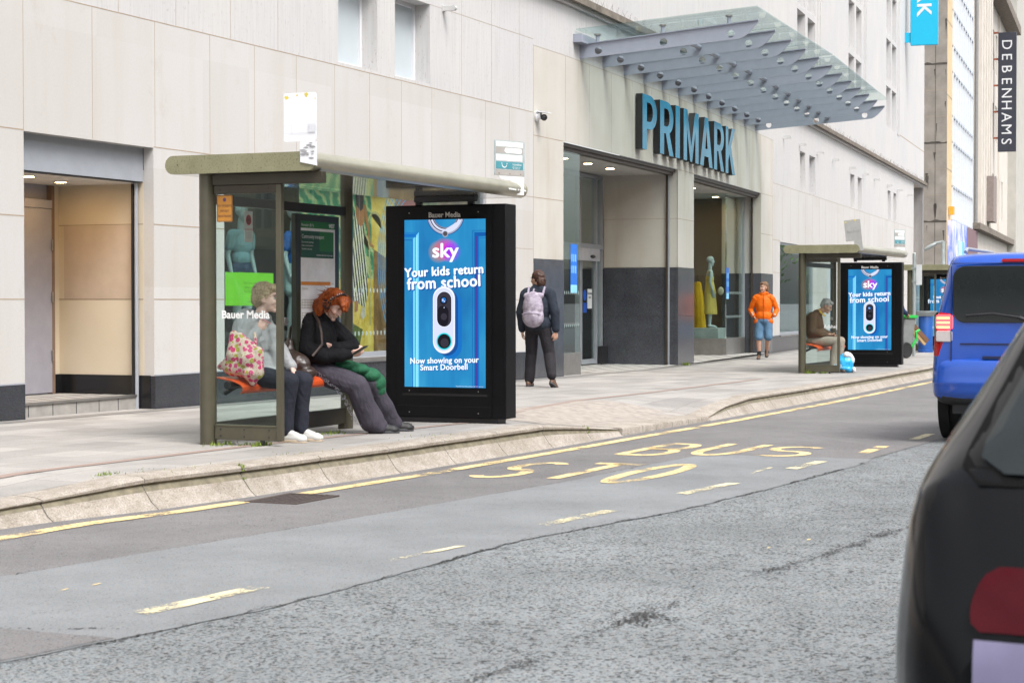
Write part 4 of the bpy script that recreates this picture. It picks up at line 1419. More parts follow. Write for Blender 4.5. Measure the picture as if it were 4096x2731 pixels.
t = thing('security_camera', 'white dome security camera on the wall left of the big letters', 'camera', (28.5, 11.8, 4.2))
mb = MB()
mb.ell((28.5, -0.02, 4.18), (0.075, 0.05, 0.095), WHITE, FA); mb.tube([(28.5, 0, 4.18), (28.5, -0.09, 4.18)], 0.06, WHITE, 16, FA)
mb.add([(28.42, -.04, 4.24), (28.60, -.04, 4.24), (28.58, -.24, 4.21), (28.44, -.24, 4.21), (28.42, -.04, 4.26), (28.60, -.04, 4.26), (28.58, -.24, 4.23), (28.44, -.24, 4.23)], [(0, 3, 2, 1), (4, 5, 6, 7), (0, 1, 5, 4), (1, 2, 6, 5), (2, 3, 7, 6), (3, 0, 4, 7)], WHITE, FA)
mb.build('housing', t, world=True)
mb = MB()
mb.ell((28.51, -0.14, 4.15), (0.055, 0.055, 0.055), mat('smoked_dome', (0.02, 0.02, 0.022), 0.1), FA)
mb.build('dome', t, world=True)

# ------------------------------------------------------------------ buildings further down the street
FD = frame((92.9, 16.75, 0), 0.087)
far = thing('office_block', 'grey stained stone block with tall white glazed bay and narrow windows beyond the store', 'building', (92.9, 16.75, 0))
GREYS = mat('weathered_grey_stone', (0.27, 0.245, 0.215), 0.85, var=0.22, vscale=1.2, bmp=0.05)
PALES = mat('pale_far_stone', (0.53, 0.49, 0.44), 0.8, var=0.08, vscale=0.8)
STAINS = mat('black_rain_stain', (0.075, 0.065, 0.055), 0.9, var=0.3, vscale=3)
TOPD = 34
mb = MB()
# gable end of grey blocks
mb.quad((0, 16, -1), (0, 0, -1), (0, 0, TOPD), (0, 16, TOPD), GREYS, FD)
for k in range(26):
    z = 1.2 + 1.28 * k
    mb.box(-0.004, 0.01, 0, 4, z - 0.012, z + 0.012, JOINT if k % 3 else STAINS, FD)
    if k % 3 == 0:
        pts = [(-0.006, y, z + 0.05 + 0.10 * noise.noise((y * 3, z, 1))) for y in [0.0 + 0.12 * i for i in range(14)]]
        for (x0, y0, z0), (x1, y1, z1) in zip(pts, pts[1:]):
            mb.quad((x0, y1, z - .05), (x0, y0, z - .05), (x0, y0, z0), (x1, y1, z1), STAINS, FD)
mb.box(-0.005, 0.01, 0.55, 0.575, -1, TOPD, STAINS, FD)
for k in range(26):
    z = 2.0 + 1.28 * random.randint(0, 22) + random.uniform(-.1, .3)
    y = random.choice((0.56, 0.56, 0.1, 0.95)) + random.uniform(-.06, .06)
    L, w = random.uniform(.25, 1.0), random.uniform(.02, .09)
    pts = [(-0.007, y - w * (1 - q / 6) * random.uniform(.5, 1.2), z - L * q / 6) for q in range(7)] + [(-0.007, y + w * (1 - q / 6) * random.uniform(.5, 1.2), z - L * q / 6) for q in range(5, -1, -1)]
    mb.poly(pts, STAINS, FD)
# street front
OCHS = mat('honey_stone', (0.52, 0.40, 0.24), 0.8, var=0.1, vscale=2)
mb.quad((0, 0, -1), (2.6, 0, -1), (2.6, 0, TOPD), (0, 0, TOPD), OCHS, FD)
for k in range(9):
    mb.box(0, 2.6, -0.01, 0.01, 4 + 3.6 * k, 4.05 + 3.6 * k, JOINT, FD)
mb.quad((14.9, 0, -1), (27.6, 0, -1), (27.6, 0, TOPD), (14.9, 0, TOPD), PALES, FD)
mb.quad((2.6, 0.25, -1), (14.9, 0.25, -1), (14.9, 0.25, 5.2), (2.6, 0.25, 5.2), PALES, FD)
wins = []
for k in range(3):
    for (z0, z1) in ((6.7, 9.4), (11.6, 14.0), (16.1, 18.7)):
        wins.append((27.9 + 3.0 * k, 29.6 + 3.0 * k, z0, z1))
for k in range(2):
    for (z0, z1) in ((6.7, 9.4), (11.6, 14.0), (16.1, 18.7)):
        wins.append((37.3 + 3.0 * k, 38.8 + 3.0 * k, z0, z1))
for k in range(8):
    for (z0, z1) in ((6.7, 9.4), (11.6, 14.0), (16.1, 18.7)):
        wins.append((61.0 + 3.0 * k, 62.7 + 3.0 * k, z0, z1))
wall(mb, FD, 27.6, 47.0, -1, 20.3, PALES, wins)
mb.box(47.0, 59.5, -0.6, 0.5, -1, 34, mat('pale_grey_pier', (0.40, 0.385, 0.35), 0.85, var=0.1, vscale=1), FD)
wall(mb, FD, 59.5, 92, -1, 20.3, PALES, wins)
for h in wins:
    reveal(mb, FD, *h, 0.4, PALES)
mb.box(27.6, 47, -0.9, 0.3, 20.3, 20.9, LEDGE, FD); mb.box(59.5, 92, -0.9, 0.3, 20.3, 20.9, LEDGE, FD)
mb.box(14.9, 59, -0.5, -0.002, 5.2, 5.55, LEDGE, FD)
mb.quad((92, 0, -1), (92, 20, -1), (92, 20, 21), (92, 0, 21), PALES, FD)
mb.build('wall', far, world=True, smooth=False)
mb = MB()
for k in range(5):
    s = 17.4 + 2.0 * k
    mb.box(s, s + 0.9, -0.35, -0.002, 5.6, TOPD, PALES, FD)
for s in (24.9, 27.7, 36.3):
    mb.box(s - 0.12, s + 0.12, -0.12, -0.002, 5.6, 20.2, PALES, FD)
mb.build('pilaster', far, world=True, smooth=False)
mb = MB()
mb.tube([(16.1, -0.15, 1), (16.1, -0.15, TOPD - 1)], 0.11, mat('grey_drainpipe', (0.2, 0.2, 0.2), 0.6), 8, FD)
mb.build('drainpipe', far, world=True)
mb = MB()
BLG = mat('milky_glazing', (0.40, 0.46, 0.53), 0.12, var=0.12, vscale=0.4)
mb.quad((2.6, 0.05, 5.2), (14.9, 0.05, 5.2), (14.9, 0.05, TOPD), (2.6, 0.05, TOPD), BLG, FD)
mb.build('glazing', far, world=True, smooth=False)
mb = MB()
for k in range(10):
    s = 2.65 + 1.36 * k
    mb.box(s - .05, s + .05, -0.08, 0.045, 5.2, TOPD, WHITE, FD)
GB = mat('grey_transom', (0.33, 0.37, 0.42), 0.5)
for z in (5.2, 6.9, 9.1, 10.4, 12.6, 13.9, 15.7, 17.0, 19.0, 20.3):
    mb.box(2.6, 14.9, -0.06, 0.045, z - .05, z + .05, GB, FD)
mb.build('glazing_bars', far, world=True, smooth=False)
for h in wins:
    s0, s1, z0, z1 = h
    mb = MB()
    for a, b, c, d in ((s0, s1, z0, z0 + .08), (s0, s1, z1 - .08, z1), (s0, s0 + .08, z0 + .08, z1 - .08), (s1 - .08, s1, z0 + .08, z1 - .08), (s0 + .08, s1 - .08, (z0 + z1) / 2 - .04, (z0 + z1) / 2 + .04)):
        mb.box(a, b, .33, .42, c, d, WHITE, FD)
    f = mb.build('window', far, world=True, smooth=False)
    mb = MB()
    mb.quad((s0, .40, z0), (s1, .40, z0), (s1, .40, z1), (s0, .40, z1), PANEG, FD)
    mb.build('pane', f, world=True, smooth=False)
# shop fronts at street level
mb = MB()
HB = custom('mottled_blue_mural', lambda nt, o: principled(nt, o, ramp(nt, noise_fac(nt, 1.0, 4, 0.7, coords(nt, (1.1, 1.1, 0.5))), [(0.35, (0.06, 0.10, 0.62)), (0.48, (0.28, 0.36, 0.85)), (0.56, (0.62, 0.60, 0.78)), (0.62, (0.75, 0.70, 0.72))]), 0.6))
mb.box(0.4, 9.0, -0.25, -0.01, 2.6, 5.1, HB, FD)
mb.build('mural_panel', far, world=True, smooth=False)
mb = MB()
mb.box(3.4, 5.4, -0.30, -0.255, 2.9, 4.2, mat('sky_blue_poster', (0.45, 0.60, 0.80), 0.5), FD); mb.box(5.5, 6.6, -0.30, -0.255, 2.9, 4.2, mat('aqua_poster', (0.10, 0.48, 0.70), 0.5), FD)
mb.build('poster', far, world=True, smooth=False)
mb = MB()
mb.box(9.1, 16.3, -0.25, -0.01, 2.6, 5.1, mat('brown_purple_panel', (0.17, 0.10, 0.11), 0.6), FD)
mb.build('side_panel', far, world=True, smooth=False)
mb = MB()
mb.box(16.5, 90, -0.9, -0.05, 2.5, 3.7, mat('black_shop_fascia', (0.02, 0.02, 0.025), 0.5), FD)
mb.box(2.6, 90, -0.04, -0.01, -0.5, 2.5, mat('dark_shopfront_glass', (0.05, 0.06, 0.065), 0.1), FD)
mb.build('shopfront', far, world=True, smooth=False)
mb = MB()
mb.box(21.6, 24.5, -0.75, -0.36, 5.9, 8.6, mat('dull_brown_box', (0.22, 0.18, 0.165), 0.7), FD)
mb.build('vent_box', far, world=True, smooth=False)
mb = MB()
mb.box(0.9, 1.5, -0.25, -0.02, 5.4, 5.8, mat('orange_alarm_box', (0.6, 0.33, 0.03), 0.5), FD)
mb.build('alarm_box', far, world=True, smooth=False)

# black vertical sign on the far block
FS2 = FD @ frame((32.0, 0, 0), 0)
bs = thing('vertical_sign', 'tall black blade sign with widely spaced white capitals reading downwards', 'sign', tuple(FS2 @ V((0, 0, 12))))
mb = MB()
z0s, z1s = 10.8, 18.5
mb.box(-0.15, 0.15, -1.45, -0.30, z0s, z1s, mat('charcoal_sign_board', (0.028, 0.030, 0.045), 0.4), FS2)
mb.build('board', bs, world=True, bevel=0.02)
for k, ch in enumerate('DEBENHAMS'):
    mb = MB()
    zc = z1s - 0.80 - 0.78 * k
    T = FS2 @ basis((-0.156, -0.87, zc + .36), (0, 0, -1), (0, -1, 0))
    mb.text(ch, 0.92, WHITE, T @ Matrix.Translation((0.36, -0.33, 0)), 0.0, 0.004)
    mb.build('letter', bs, world=True, smooth=False)
mb = MB()
for k in range(5):
    z = z0s + 0.9 + 1.7 * k
    mb.box(-.06, .06, -0.30, -0.002, z - .06, z + .06, mat('rusty_bracket', (0.30, 0.09, 0.05), 0.7), FS2)
mb.build('bracket', bs, world=True, smooth=False)

# street lamp and sign pole
t = thing('street_lamp', 'short grey lamp post with a flat tilted head rising behind the farthest shelter', 'street lamp', (62.57, 11.39, -0.2))
GALV = mat('galvanised_steel', (0.36, 0.40, 0.40), 0.5, 0.4, var=0.15)
mb = MB()
mb.tube([(0, 0, 0), (0, 0, 2.0), (0, 0, 2.1), (0, 0, 3.32)], [0.09, .09, .065, .065], GALV, 12)
mb.build('pole', t)
mb = MB()
mb.tube([(0, -.02, 3.30), (0, 0.3, 3.24)], 0.05, GALV, 8); mb.ell((0, 0.42, 3.14), (0.12, 0.25, 0.07), GALV, R=Matrix.Rotation(-0.5, 3, 'X'))
mb.build('lamp_head', t)
t = thing('sign_pole', 'bare grey galvanised pole standing between the second advert panel and the van', 'pole', (46.46, 9.16, zpav(46.46)))
mb = MB()
mb.tube([(0, 0, 0), (0, 0, 2.52)], 0.042, GALV, 14); mb.lathe([(0.045, 2.52), (0.03, 2.54)], GALV, 14)
mb.build('pole', t)
mb = MB()
mb.box(-0.01, 0.01, -0.19, -0.05, 1.75, 2.25, WHITE); mb.box(-.05, .05, -.06, .05, 2.14, 2.18, GALV); mb.box(-.05, .05, -.06, .05, 1.82, 1.86, GALV)
mb.build('sign_plate', t)

# bins by the far shelter
t = thing('litter_bin', 'round blue litter bin post beside a square steel bin near the far shelter', 'bin', (50.0, 9.55, zpav(50)))
BINB = mat('blue_painted_steel', (0.015, 0.085, 0.33), 0.4, var=0.1)
mb = MB()
mb.lathe([(0.20, 0), (0.20, 0.06), (0.185, 0.07), (0.185, 0.92), (0.17, 0.95)], BINB, 24)
mb.build('drum', t)
mb = MB()
mb.lathe([(0.19, 0.955), (0.30, 1.07), (0.30, 1.09), (0.17, 1.0)], GALV, 24)
mb.build('hood', t)
t = thing('litter_bin', 'square brushed steel bin next to the blue one, partly behind the blue van', 'bin', (51.6, 9.25, zpav(51)))
mb = MB()
mb.box(-0.3, 0.3, -0.3, 0.3, 0.08, 0.98, STEEL)
mb.build('body', t, bevel=0.02)
mb = MB()
mb.box(-0.33, 0.33, -0.33, 0.33, 0.981, 1.05, DKMET); mb.box(-.27, .27, -.27, .27, 0, .079, DKMET); mb.box(-.305, -.30, -.2, .2, .68, .86, DKMET)
mb.build('lid', t, bevel=0.015)

# ------------------------------------------------------------------ far side of the street (seen only in reflections)
op = thing('terrace_building', 'cream terrace with sash windows across the street, mirrored in the shop glass', 'building', (30, -13, 0))
CRM = mat('cream_render', (0.46, 0.40, 0.28), 0.8, var=0.12, vscale=0.6)
FO = frame((72, -13, 0), pi)
mb = MB()
ow = []
for k in range(22):
    for z in (3.9, 7.2, 10.4):
        ow.append((1.5 + 3.9 * k, 3.0 + 3.9 * k, z, z + 2.0))
wall(mb, FO, 0, 90, 0, 14, CRM, ow)
for h in ow:
    reveal(mb, FO, *h, 0.2, CRM)
    mb.quad((h[0], .2, h[2]), (h[1], .2, h[2]), (h[1], .2, h[3]), (h[0], .2, h[3]), mat('dark_reflected_window', (0.12, 0.14, 0.15), 0.1), FO)
    mb.box((h[0] + h[1]) / 2 - .04, (h[0] + h[1]) / 2 + .04, .12, .19, h[2], h[3], WHITE, FO)
mb.box(0, 90, -.25, -.002, 3.2, 3.5, CRM, FO); mb.box(0, 90, -.35, -.002, 13.4, 13.8, CRM, FO)
mb.box(0, 90, -.05, -.003, 0, 3.1, mat('mottled_dark_shopfront', (0.09, 0.085, 0.08), 0.3, var=0.5, vscale=0.3), FO)  # mottled dark band along the ground floor
mb.quad((0, 0, 14), (90, 0, 14), (90, 10, 14), (0, 10, 14), CRM, FO)
mb.build('wall', op, world=True, smooth=False)
sheet('far_pavement', [-20, 20, 33, 36, 40, 47, 90, 150], lambda s: -13.2, lambda s: -9.0, lambda s, y: zroad(s) + 0.12, PAVE, 2)
tr = thing('street_tree', 'leafy green street tree further up the road, mirrored in the farther shop window', 'tree', (97, 6.4, -1.3))
mb = MB()
BARK = mat('bark', (0.10, 0.08, 0.06), 0.9, var=0.3, vscale=9)
mb.tube([(0, 0, 0), (0.1, 0, 2.5), (0, 0.2, 5)], [0.28, 0.22, 0.14], BARK, 10)
for k in range(7):
    a = k * 0.9
    mb.tube([(0, 0.1, 3 + .3 * k), (cos(a) * 1.4, sin(a) * 1.4, 4.6 + .4 * k), (cos(a) * 2.4, sin(a) * 2.4, 5.6 + .4 * k)], [0.09, 0.05, 0.02], BARK, 6)
mb.build('trunk', tr)
mb = MB()
LEAF1 = mat('spring_leaf', (0.09, 0.20, 0.025), 0.6, var=0.35, vscale=3)
LEAF2 = mat('deep_leaf', (0.045, 0.11, 0.02), 0.6, var=0.35, vscale=3)
cl = [(random.gauss(0, 1.7), random.gauss(0, 1.7), 5.2 + random.gauss(0, 1.5)) for _ in range(45)]
for c in cl:
    for _ in range(60):
        p = V((c[0] + random.gauss(0, .45), c[1] + random.gauss(0, .45), c[2] + random.gauss(0, .38)))
        n = V((random.gauss(0, 1), random.gauss(0, 1), random.gauss(0, 1))).normalized()
        u = n.orthogonal().normalized() * 0.14
        w = n.cross(u) * 0.6
        mb.add([p - u, p - w * .5, p + u, p + w * .5], [(0, 1, 2, 3)], random.choice((LEAF1, LEAF1, LEAF2)))
mb.build('crown', tr, smooth=False)

# ------------------------------------------------------------------ bus shelters
SHG = glass('shelter_glass', (0.82, 0.90, 0.88), 0.42, 0.0, 0.008, (0.5, 0.56, 0.56))
ROOFU = mat('glossy_roof_lining', (0.26, 0.24, 0.20), 0.10, 0.0, var=0.12, vscale=2, coat=0.5)
CAPM = custom('olive_end_cap', lambda nt, o: principled(nt, o, mix(nt, 1.0, ramp(nt, noise_fac(nt, 4, 4, 0.6, coords(nt)), [(0.3, (0.20, 0.195, 0.115)), (0.7, (0.275, 0.265, 0.165))]), ramp(nt, noise_fac(nt, 70, 3, 0.6, coords(nt)), [(0.32, (0.6, 0.6, 0.55)), (0.45, (1, 1, 1))]), 'MULTIPLY'), 0.5, 0.2))
REDS = mat('orange_red_seat', (0.62, 0.085, 0.018), 0.42, var=0.08)
TXTW = mat('white_vinyl', (0.72, 0.73, 0.72), 0.6)

def shelter(label, flags=True, wmark='Bauer Media', group='bus shelters'):
    """Local frame: x along the street from the near rear post, -y towards the kerb, z up."""
    t = thing('bus_shelter', label, 'bus shelter', group=group)
    mb = MB()
    n = 9
    prof = [(-1.03 - 0.0 + 0.075 * cos(a) * 0 + (-0.075 * sin(a) if False else 0), 0) for a in (0,)]
    ol = []
    for k in range(n + 1):
        a = pi / 2 + pi * k / n
        ol.append((-0.975 + 0.075 * cos(a), 2.25 + 0.075 * sin(a)))
    for k in range(n + 1):
        a = -pi / 2 + pi * k / n
        ol.append((0.265 + 0.075 * cos(a), 2.25 + 0.075 * sin(a)))
    Tx = Matrix(((0, 0, 1, 0), (1, 0, 0, 0), (0, 1, 0, 0), (0, 0, 0, 1)))
    TUBE = mat('weathered_aluminium_tube', (0.40, 0.38, 0.30), 0.32, 0.5, var=0.1, vscale=5)
    # front tube, rear tube, top and lining
    L0, L1 = -0.13, 4.13
    ft = [(-0.975 + 0.075 * cos(pi / 2 + pi * k / n) * 0.985, 2.25 + 0.075 * sin(pi / 2 + pi * k / n) * 0.985) for k in range(n + 1)]
    mb.prism(ft, L0 + .022, L1 - .022, TUBE, Tx)
    rt = [(0.265 + 0.075 * cos(-pi / 2 + pi * k / n) * 0.985, 2.25 + 0.075 * sin(-pi / 2 + pi * k / n) * 0.985) for k in range(n + 1)]
    mb.prism(rt, L0 + .022, L1 - .022, TUBE, Tx)
    mb.box(L0 + .022, L1 - .022, -0.974, 0.264, 2.30, 2.322, OLIVE)
    roof = mb.build('roof', t)
    mb = MB()
    mb.box(L0 + .03, L1 - .03, -0.970, 0.26, 2.176, 2.19, ROOFU)
    mb.build('lining', roof)
    for xa in (L0, L1 - .02):
        mb = MB()
        mb.prism(ol, xa, xa + 0.02, CAPM, Tx)
        if xa == L0:
            for y in (-0.93, 0.22):
                mb.tube([(L0 - .002, y, 2.25), (L0 + .001, y, 2.25)], 0.006, DKMET, 8)
        mb.build('end_cap', roof, bevel=0.003)
    mb = MB()
    T = basis((4.0, -1.052, 2.232), (1, 0, 0), (0, 0.35, 1))
    mb.text(wmark, 0.085, TXTW, Matrix.Translation((0.09, 0, 0)) @ T, 0.002, 0.001, align='RIGHT')
    mb.build('roof_lettering', roof, smooth=False)
    # posts
    for x, y in ((0.0, 0.02), (2.36, 0.02)):
        mb = MB()
        mb.tube([(x, y, -0.06), (x, y, 2.176)], 0.068 if x == 0 else 0.058, OLIVE, 22)
        mb.build('post', t)
    # arms under the roof
    mb = MB()
    mb.box(-0.035, 0.035, -1.05 + .0, -0.045, 2.085, 2.174, OLIVED)
    mb.build('roof_arm', t, bevel=0.004)
    mb = MB()
    mb.box(3.52, 3.60, -0.75, -0.1, 2.12, 2.175, DKMET); mb.box(3.55, 3.6, -0.72, -0.66, 2.09, 2.12, DKMET); mb.box(3.55, 3.6, -0.16, -0.10, 2.09, 2.12, DKMET)
    mb.build('roof_arm', t, bevel=0.004)
    # end panel: frame and glass
    mb = MB()
    mb.box(-0.022, 0.022, -0.625, -0.055, 0.045, 0.155, OLIVE); mb.box(-0.026, 0.026, -0.625, -0.055, 0.150, 0.165, OLIVE)
    mb.box(-0.024, 0.024, -0.625, -0.055, 2.015, 2.083, OLIVED)
    mb.box(-0.026, 0.026, -0.672, -0.626, 0.045, 2.083, OLIVE)
    for y in (-0.11, -0.33, -0.56):
        for z in (0.13, 0.075, 2.05):
            mb.tube([(-0.0285, y, z), (-0.022, y, z)], 0.007, DKMET, 8)
    mb.box(-0.018, 0.018, -0.50, -0.47, -0.03, 0.046, DKMET)
    ep = mb.build('end_frame', t, bevel=0.004)
    mb = MB()
    mb.box(-0.004, 0.004, -0.627, -0.05, 0.16, 2.018, SHG)
    mb.build('end_glass', ep, smooth=False)
    mb = MB()
    T = basis((-0.0055, -0.11, 1.02), (0, -1, 0), (0, 0, 1))
    if wmark == 'Bauer Media':
        mb.text(wmark, 0.088, TXTW, T, 0.0025, 0, align='LEFT')
    else:
        mb.text('Adshel', 0.085, TXTW, basis((-0.0055, -0.38, 0.83), (0, -1, 0), (0, 0, 1)), 0.001, 0, align='LEFT')
    mb.build('glass_lettering', ep, smooth=False)
    # rear wall: rails and glass
    mb = MB()
    mb.box(0.07, 2.30, -0.004, 0.045, 1.94, 2.02, OLIVED)
    mb.build('rear_rail', t, bevel=0.004)
    mb = MB()
    mb.box(0.07, 2.30, -0.004, 0.045, 0.03, 0.175, OLIVED)
    mb.box(2.24, 2.30, -.02, .05, -.04, .03, OLIVED); mb.box(1.3, 1.42, -.02, .05, -.06, .03, DKMET)
    rp = mb.build('rear_rail', t, bevel=0.004)
    mb = MB()
    mb.box(0.07, 2.30, 0.014, 0.022, 0.176, 1.94, SHG)
    mb.box(0.07, 2.30, 0.014, 0.022, 2.021, 2.17, SHG)
    mb.build('rear_glass', rp, smooth=False)
    mb = MB()
    for x in (1.17, 2.12):
        mb.tube([(x, -0.03, 0.98), (x, 0.012, 0.98)], 0.035, STEEL, 16)
    mb.build('glass_fixing', rp)
    # seat
    mb = MB()
    sp_ = [(0.0, 0.535), (-0.03, 0.54), (-0.18, 0.515), (-0.26, 0.487), (-0.285, 0.462), (-0.283, 0.435), (-0.262, 0.415)]
    N_ = 14
    vs, fs = [], []
    for k in range(2):
        for (y, z) in sp_:
            vs.append((0.10 + 2.15 * k, y + 0.04, z))
    m_ = len(sp_)
    up = [(i, i + 1, m_ + i + 1, m_ + i) for i in range(m_ - 1)]
    lo = [(a + 2 * m_, d + 2 * m_, c + 2 * m_, b + 2 * m_) for a, b, c, d in up]
    vs2 = vs + [(x, y * 0.985 + .0, z - 0.007) for x, y, z in vs]
    side = []
    for base in (0, m_):
        for i in range(m_ - 1):
            side.append((base + i, base + i + 2 * m_, base + i + 1 + 2 * m_, base + i + 1) if base == 0 else (base + i, base + i + 1, base + i + 1 + 2 * m_, base + i + 2 * m_))
    mb.add(vs2, up + lo + side, REDS)
    seat = mb.build('seat', t)
    mb = MB()
    mb.tube([(0.06, -0.12, 0.475), (2.28, -0.12, 0.475)], 0.032, DKMET, 12)
    for x in (0.25, 1.2, 2.1):
        mb.tube([(x, 0.02, 0.40), (x, -0.12, 0.475), (x, -0.22, 0.455)], 0.018, DKMET, 8)
    mb.build('seat_bar', t)
    return t

# flat art helper: layered outlines on a sheet, x right, y up, lying in local xy with normal +z
class Art:
    def __init__(s, T):
        s.mb, s.T, s.l = MB(), T, 0
    def _t(s):
        s.l += 1
        return s.T @ Matrix.Translation((0, 0, 0.00022 * s.l))
    def poly(s, pts, m):
        bm = bmesh.new()
        vv = [bm.verts.new((x, y, 0)) for x, y in pts]
        f = bm.faces.new(vv)
        bmesh.ops.triangulate(bm, faces=[f])
        bm.verts.index_update()
        fs = []
        for q in bm.faces:
            ix = [v.index for v in q.verts]
            if q.normal.z < 0: ix.reverse()
            fs.append(tuple(ix))
        s.mb.add([tuple(v.co) for v in bm.verts], fs, m, s._t())
        bm.free()
        return s
    def rect(s, x0, x1, y0, y1, m): return s.poly([(x0, y0), (x1, y0), (x1, y1), (x0, y1)], m)
    def disc(s, x, y, r, m, n=28, ry=None): return s.poly([(x + r * cos(2 * pi * k / n), y + (ry or r) * sin(2 * pi * k / n)) for k in range(n)], m)
    def ring(s, x, y, r0, r1, a0, a1, m, n=30):
        p = [(x + r1 * cos(a0 + (a1 - a0) * k / n), y + r1 * sin(a0 + (a1 - a0) * k / n)) for k in range(n + 1)]
        q = [(x + r0 * cos(a0 + (a1 - a0) * k / n), y + r0 * sin(a0 + (a1 - a0) * k / n)) for k in range(n + 1)]
        return s.poly(p + q[::-1], m)
    def line(s, pts, w, m):
        L, R = [], []
        for i, p in enumerate(pts):
            a, b = pts[max(i - 1, 0)], pts[min(i + 1, len(pts) - 1)]
            d = V((b[0] - a[0], b[1] - a[1]))
            d = d.normalized() if d.length > 0 else V((1, 0))
            ww = w[i] if isinstance(w, (list, tuple)) else w
            L.append((p[0] - d.y * ww / 2, p[1] + d.x * ww / 2)); R.append((p[0] + d.y * ww / 2, p[1] - d.x * ww / 2))
        t = s._t()
        for i in range(len(pts) - 1):
            s.mb.add([(*R[i], 0), (*R[i + 1], 0), (*L[i + 1], 0), (*L[i], 0)], [(0, 1, 2, 3)], m, t)
        return s
    def text(s, x, y, txt, size, m, bold=0.0, xs=1.0, align='CENTER', rot=0.0, spacing=1.0):
        offs = [(0, 0)] if bold < .0011 else [(bold * q[0], bold * q[1]) for q in ((-1, 0), (1, 0), (0, .8), (0, -.8), (.6, .6), (-.6, -.6))]
        for dx, dy in offs:      # heavy faces: the same letters laid over each other a hair apart
            s.mb.text(txt, size, m, s._t() @ Matrix.Translation((x + dx, y + dy, 0)) @ Matrix.Rotation(rot, 4, 'Z'), 0.0, 0, xs, align, spacing)
        return s

# --- backlit advert screen picture
def _door_art(nt, o):
    tc = N(nt, 'ShaderNodeTexCoord')
    v = coords(nt, (1.0, 1.6, 0.7))
    f = noise_fac(nt, 1.6, 3, 0.5, v)
    g = noise_fac(nt, 60, 2, 0.5, coords(nt, (1, 1, 0.05)))
    c = ramp(nt, f, [(0.25, (0.014, 0.135, 0.35)), (0.5, (0.022, 0.22, 0.46)), (0.75, (0.05, 0.33, 0.56))])
    c = mix(nt, 1.0, c, ramp(nt, g, [(0.3, (0.92, 0.95, 0.97)), (0.7, (1, 1, 1))]), 'MULTIPLY')
    e = N(nt, 'ShaderNodeEmission', Strength=0.62)
    nt.links.new(c, e.inputs['Color'])
    nt.links.new(e.outputs['Emission'], o.inputs['Surface'])
SCR = custom('screen_blue_door', _door_art)
S_ = lambda n, c, k=0.62: emit('screen_' + n, c, k)
SC = dict(white=S_('white', (0.78, 0.84, 0.98)), shadow=S_('shadow', (0.01, 0.07, 0.26)), hi=S_('light_blue', (0.14, 0.55, 0.88)), hi2=S_('pale_blue', (0.24, 0.66, 0.92)), lo=S_('deep_blue', (0.008, 0.09, 0.34)), lo2=S_('mid_blue', (0.01, 0.14, 0.46)), black=S_('black', (0.012, 0.011, 0.016)), grey=S_('charcoal', (0.035, 0.032, 0.045)), silver=S_('silver', (0.56, 0.60, 0.78)), silver2=S_('dull_silver', (0.30, 0.32, 0.42)), dark=S_('knocker_dark', (0.07, 0.07, 0.08)), cy=S_('cyan_ring', (0.02, 0.55, 0.62)), pink=S_('pink', (0.62, 0.03, 0.55)), vio=S_('violet', (0.20, 0.03, 0.72)), red=S_('red', (0.60, 0.04, 0.13)), ora=S_('orange', (0.50, 0.26, 0.12)), glint=S_('glint', (0.50, 0.60, 0.85)), maroon=S_('dark_maroon', (0.09, 0.02, 0.22)))

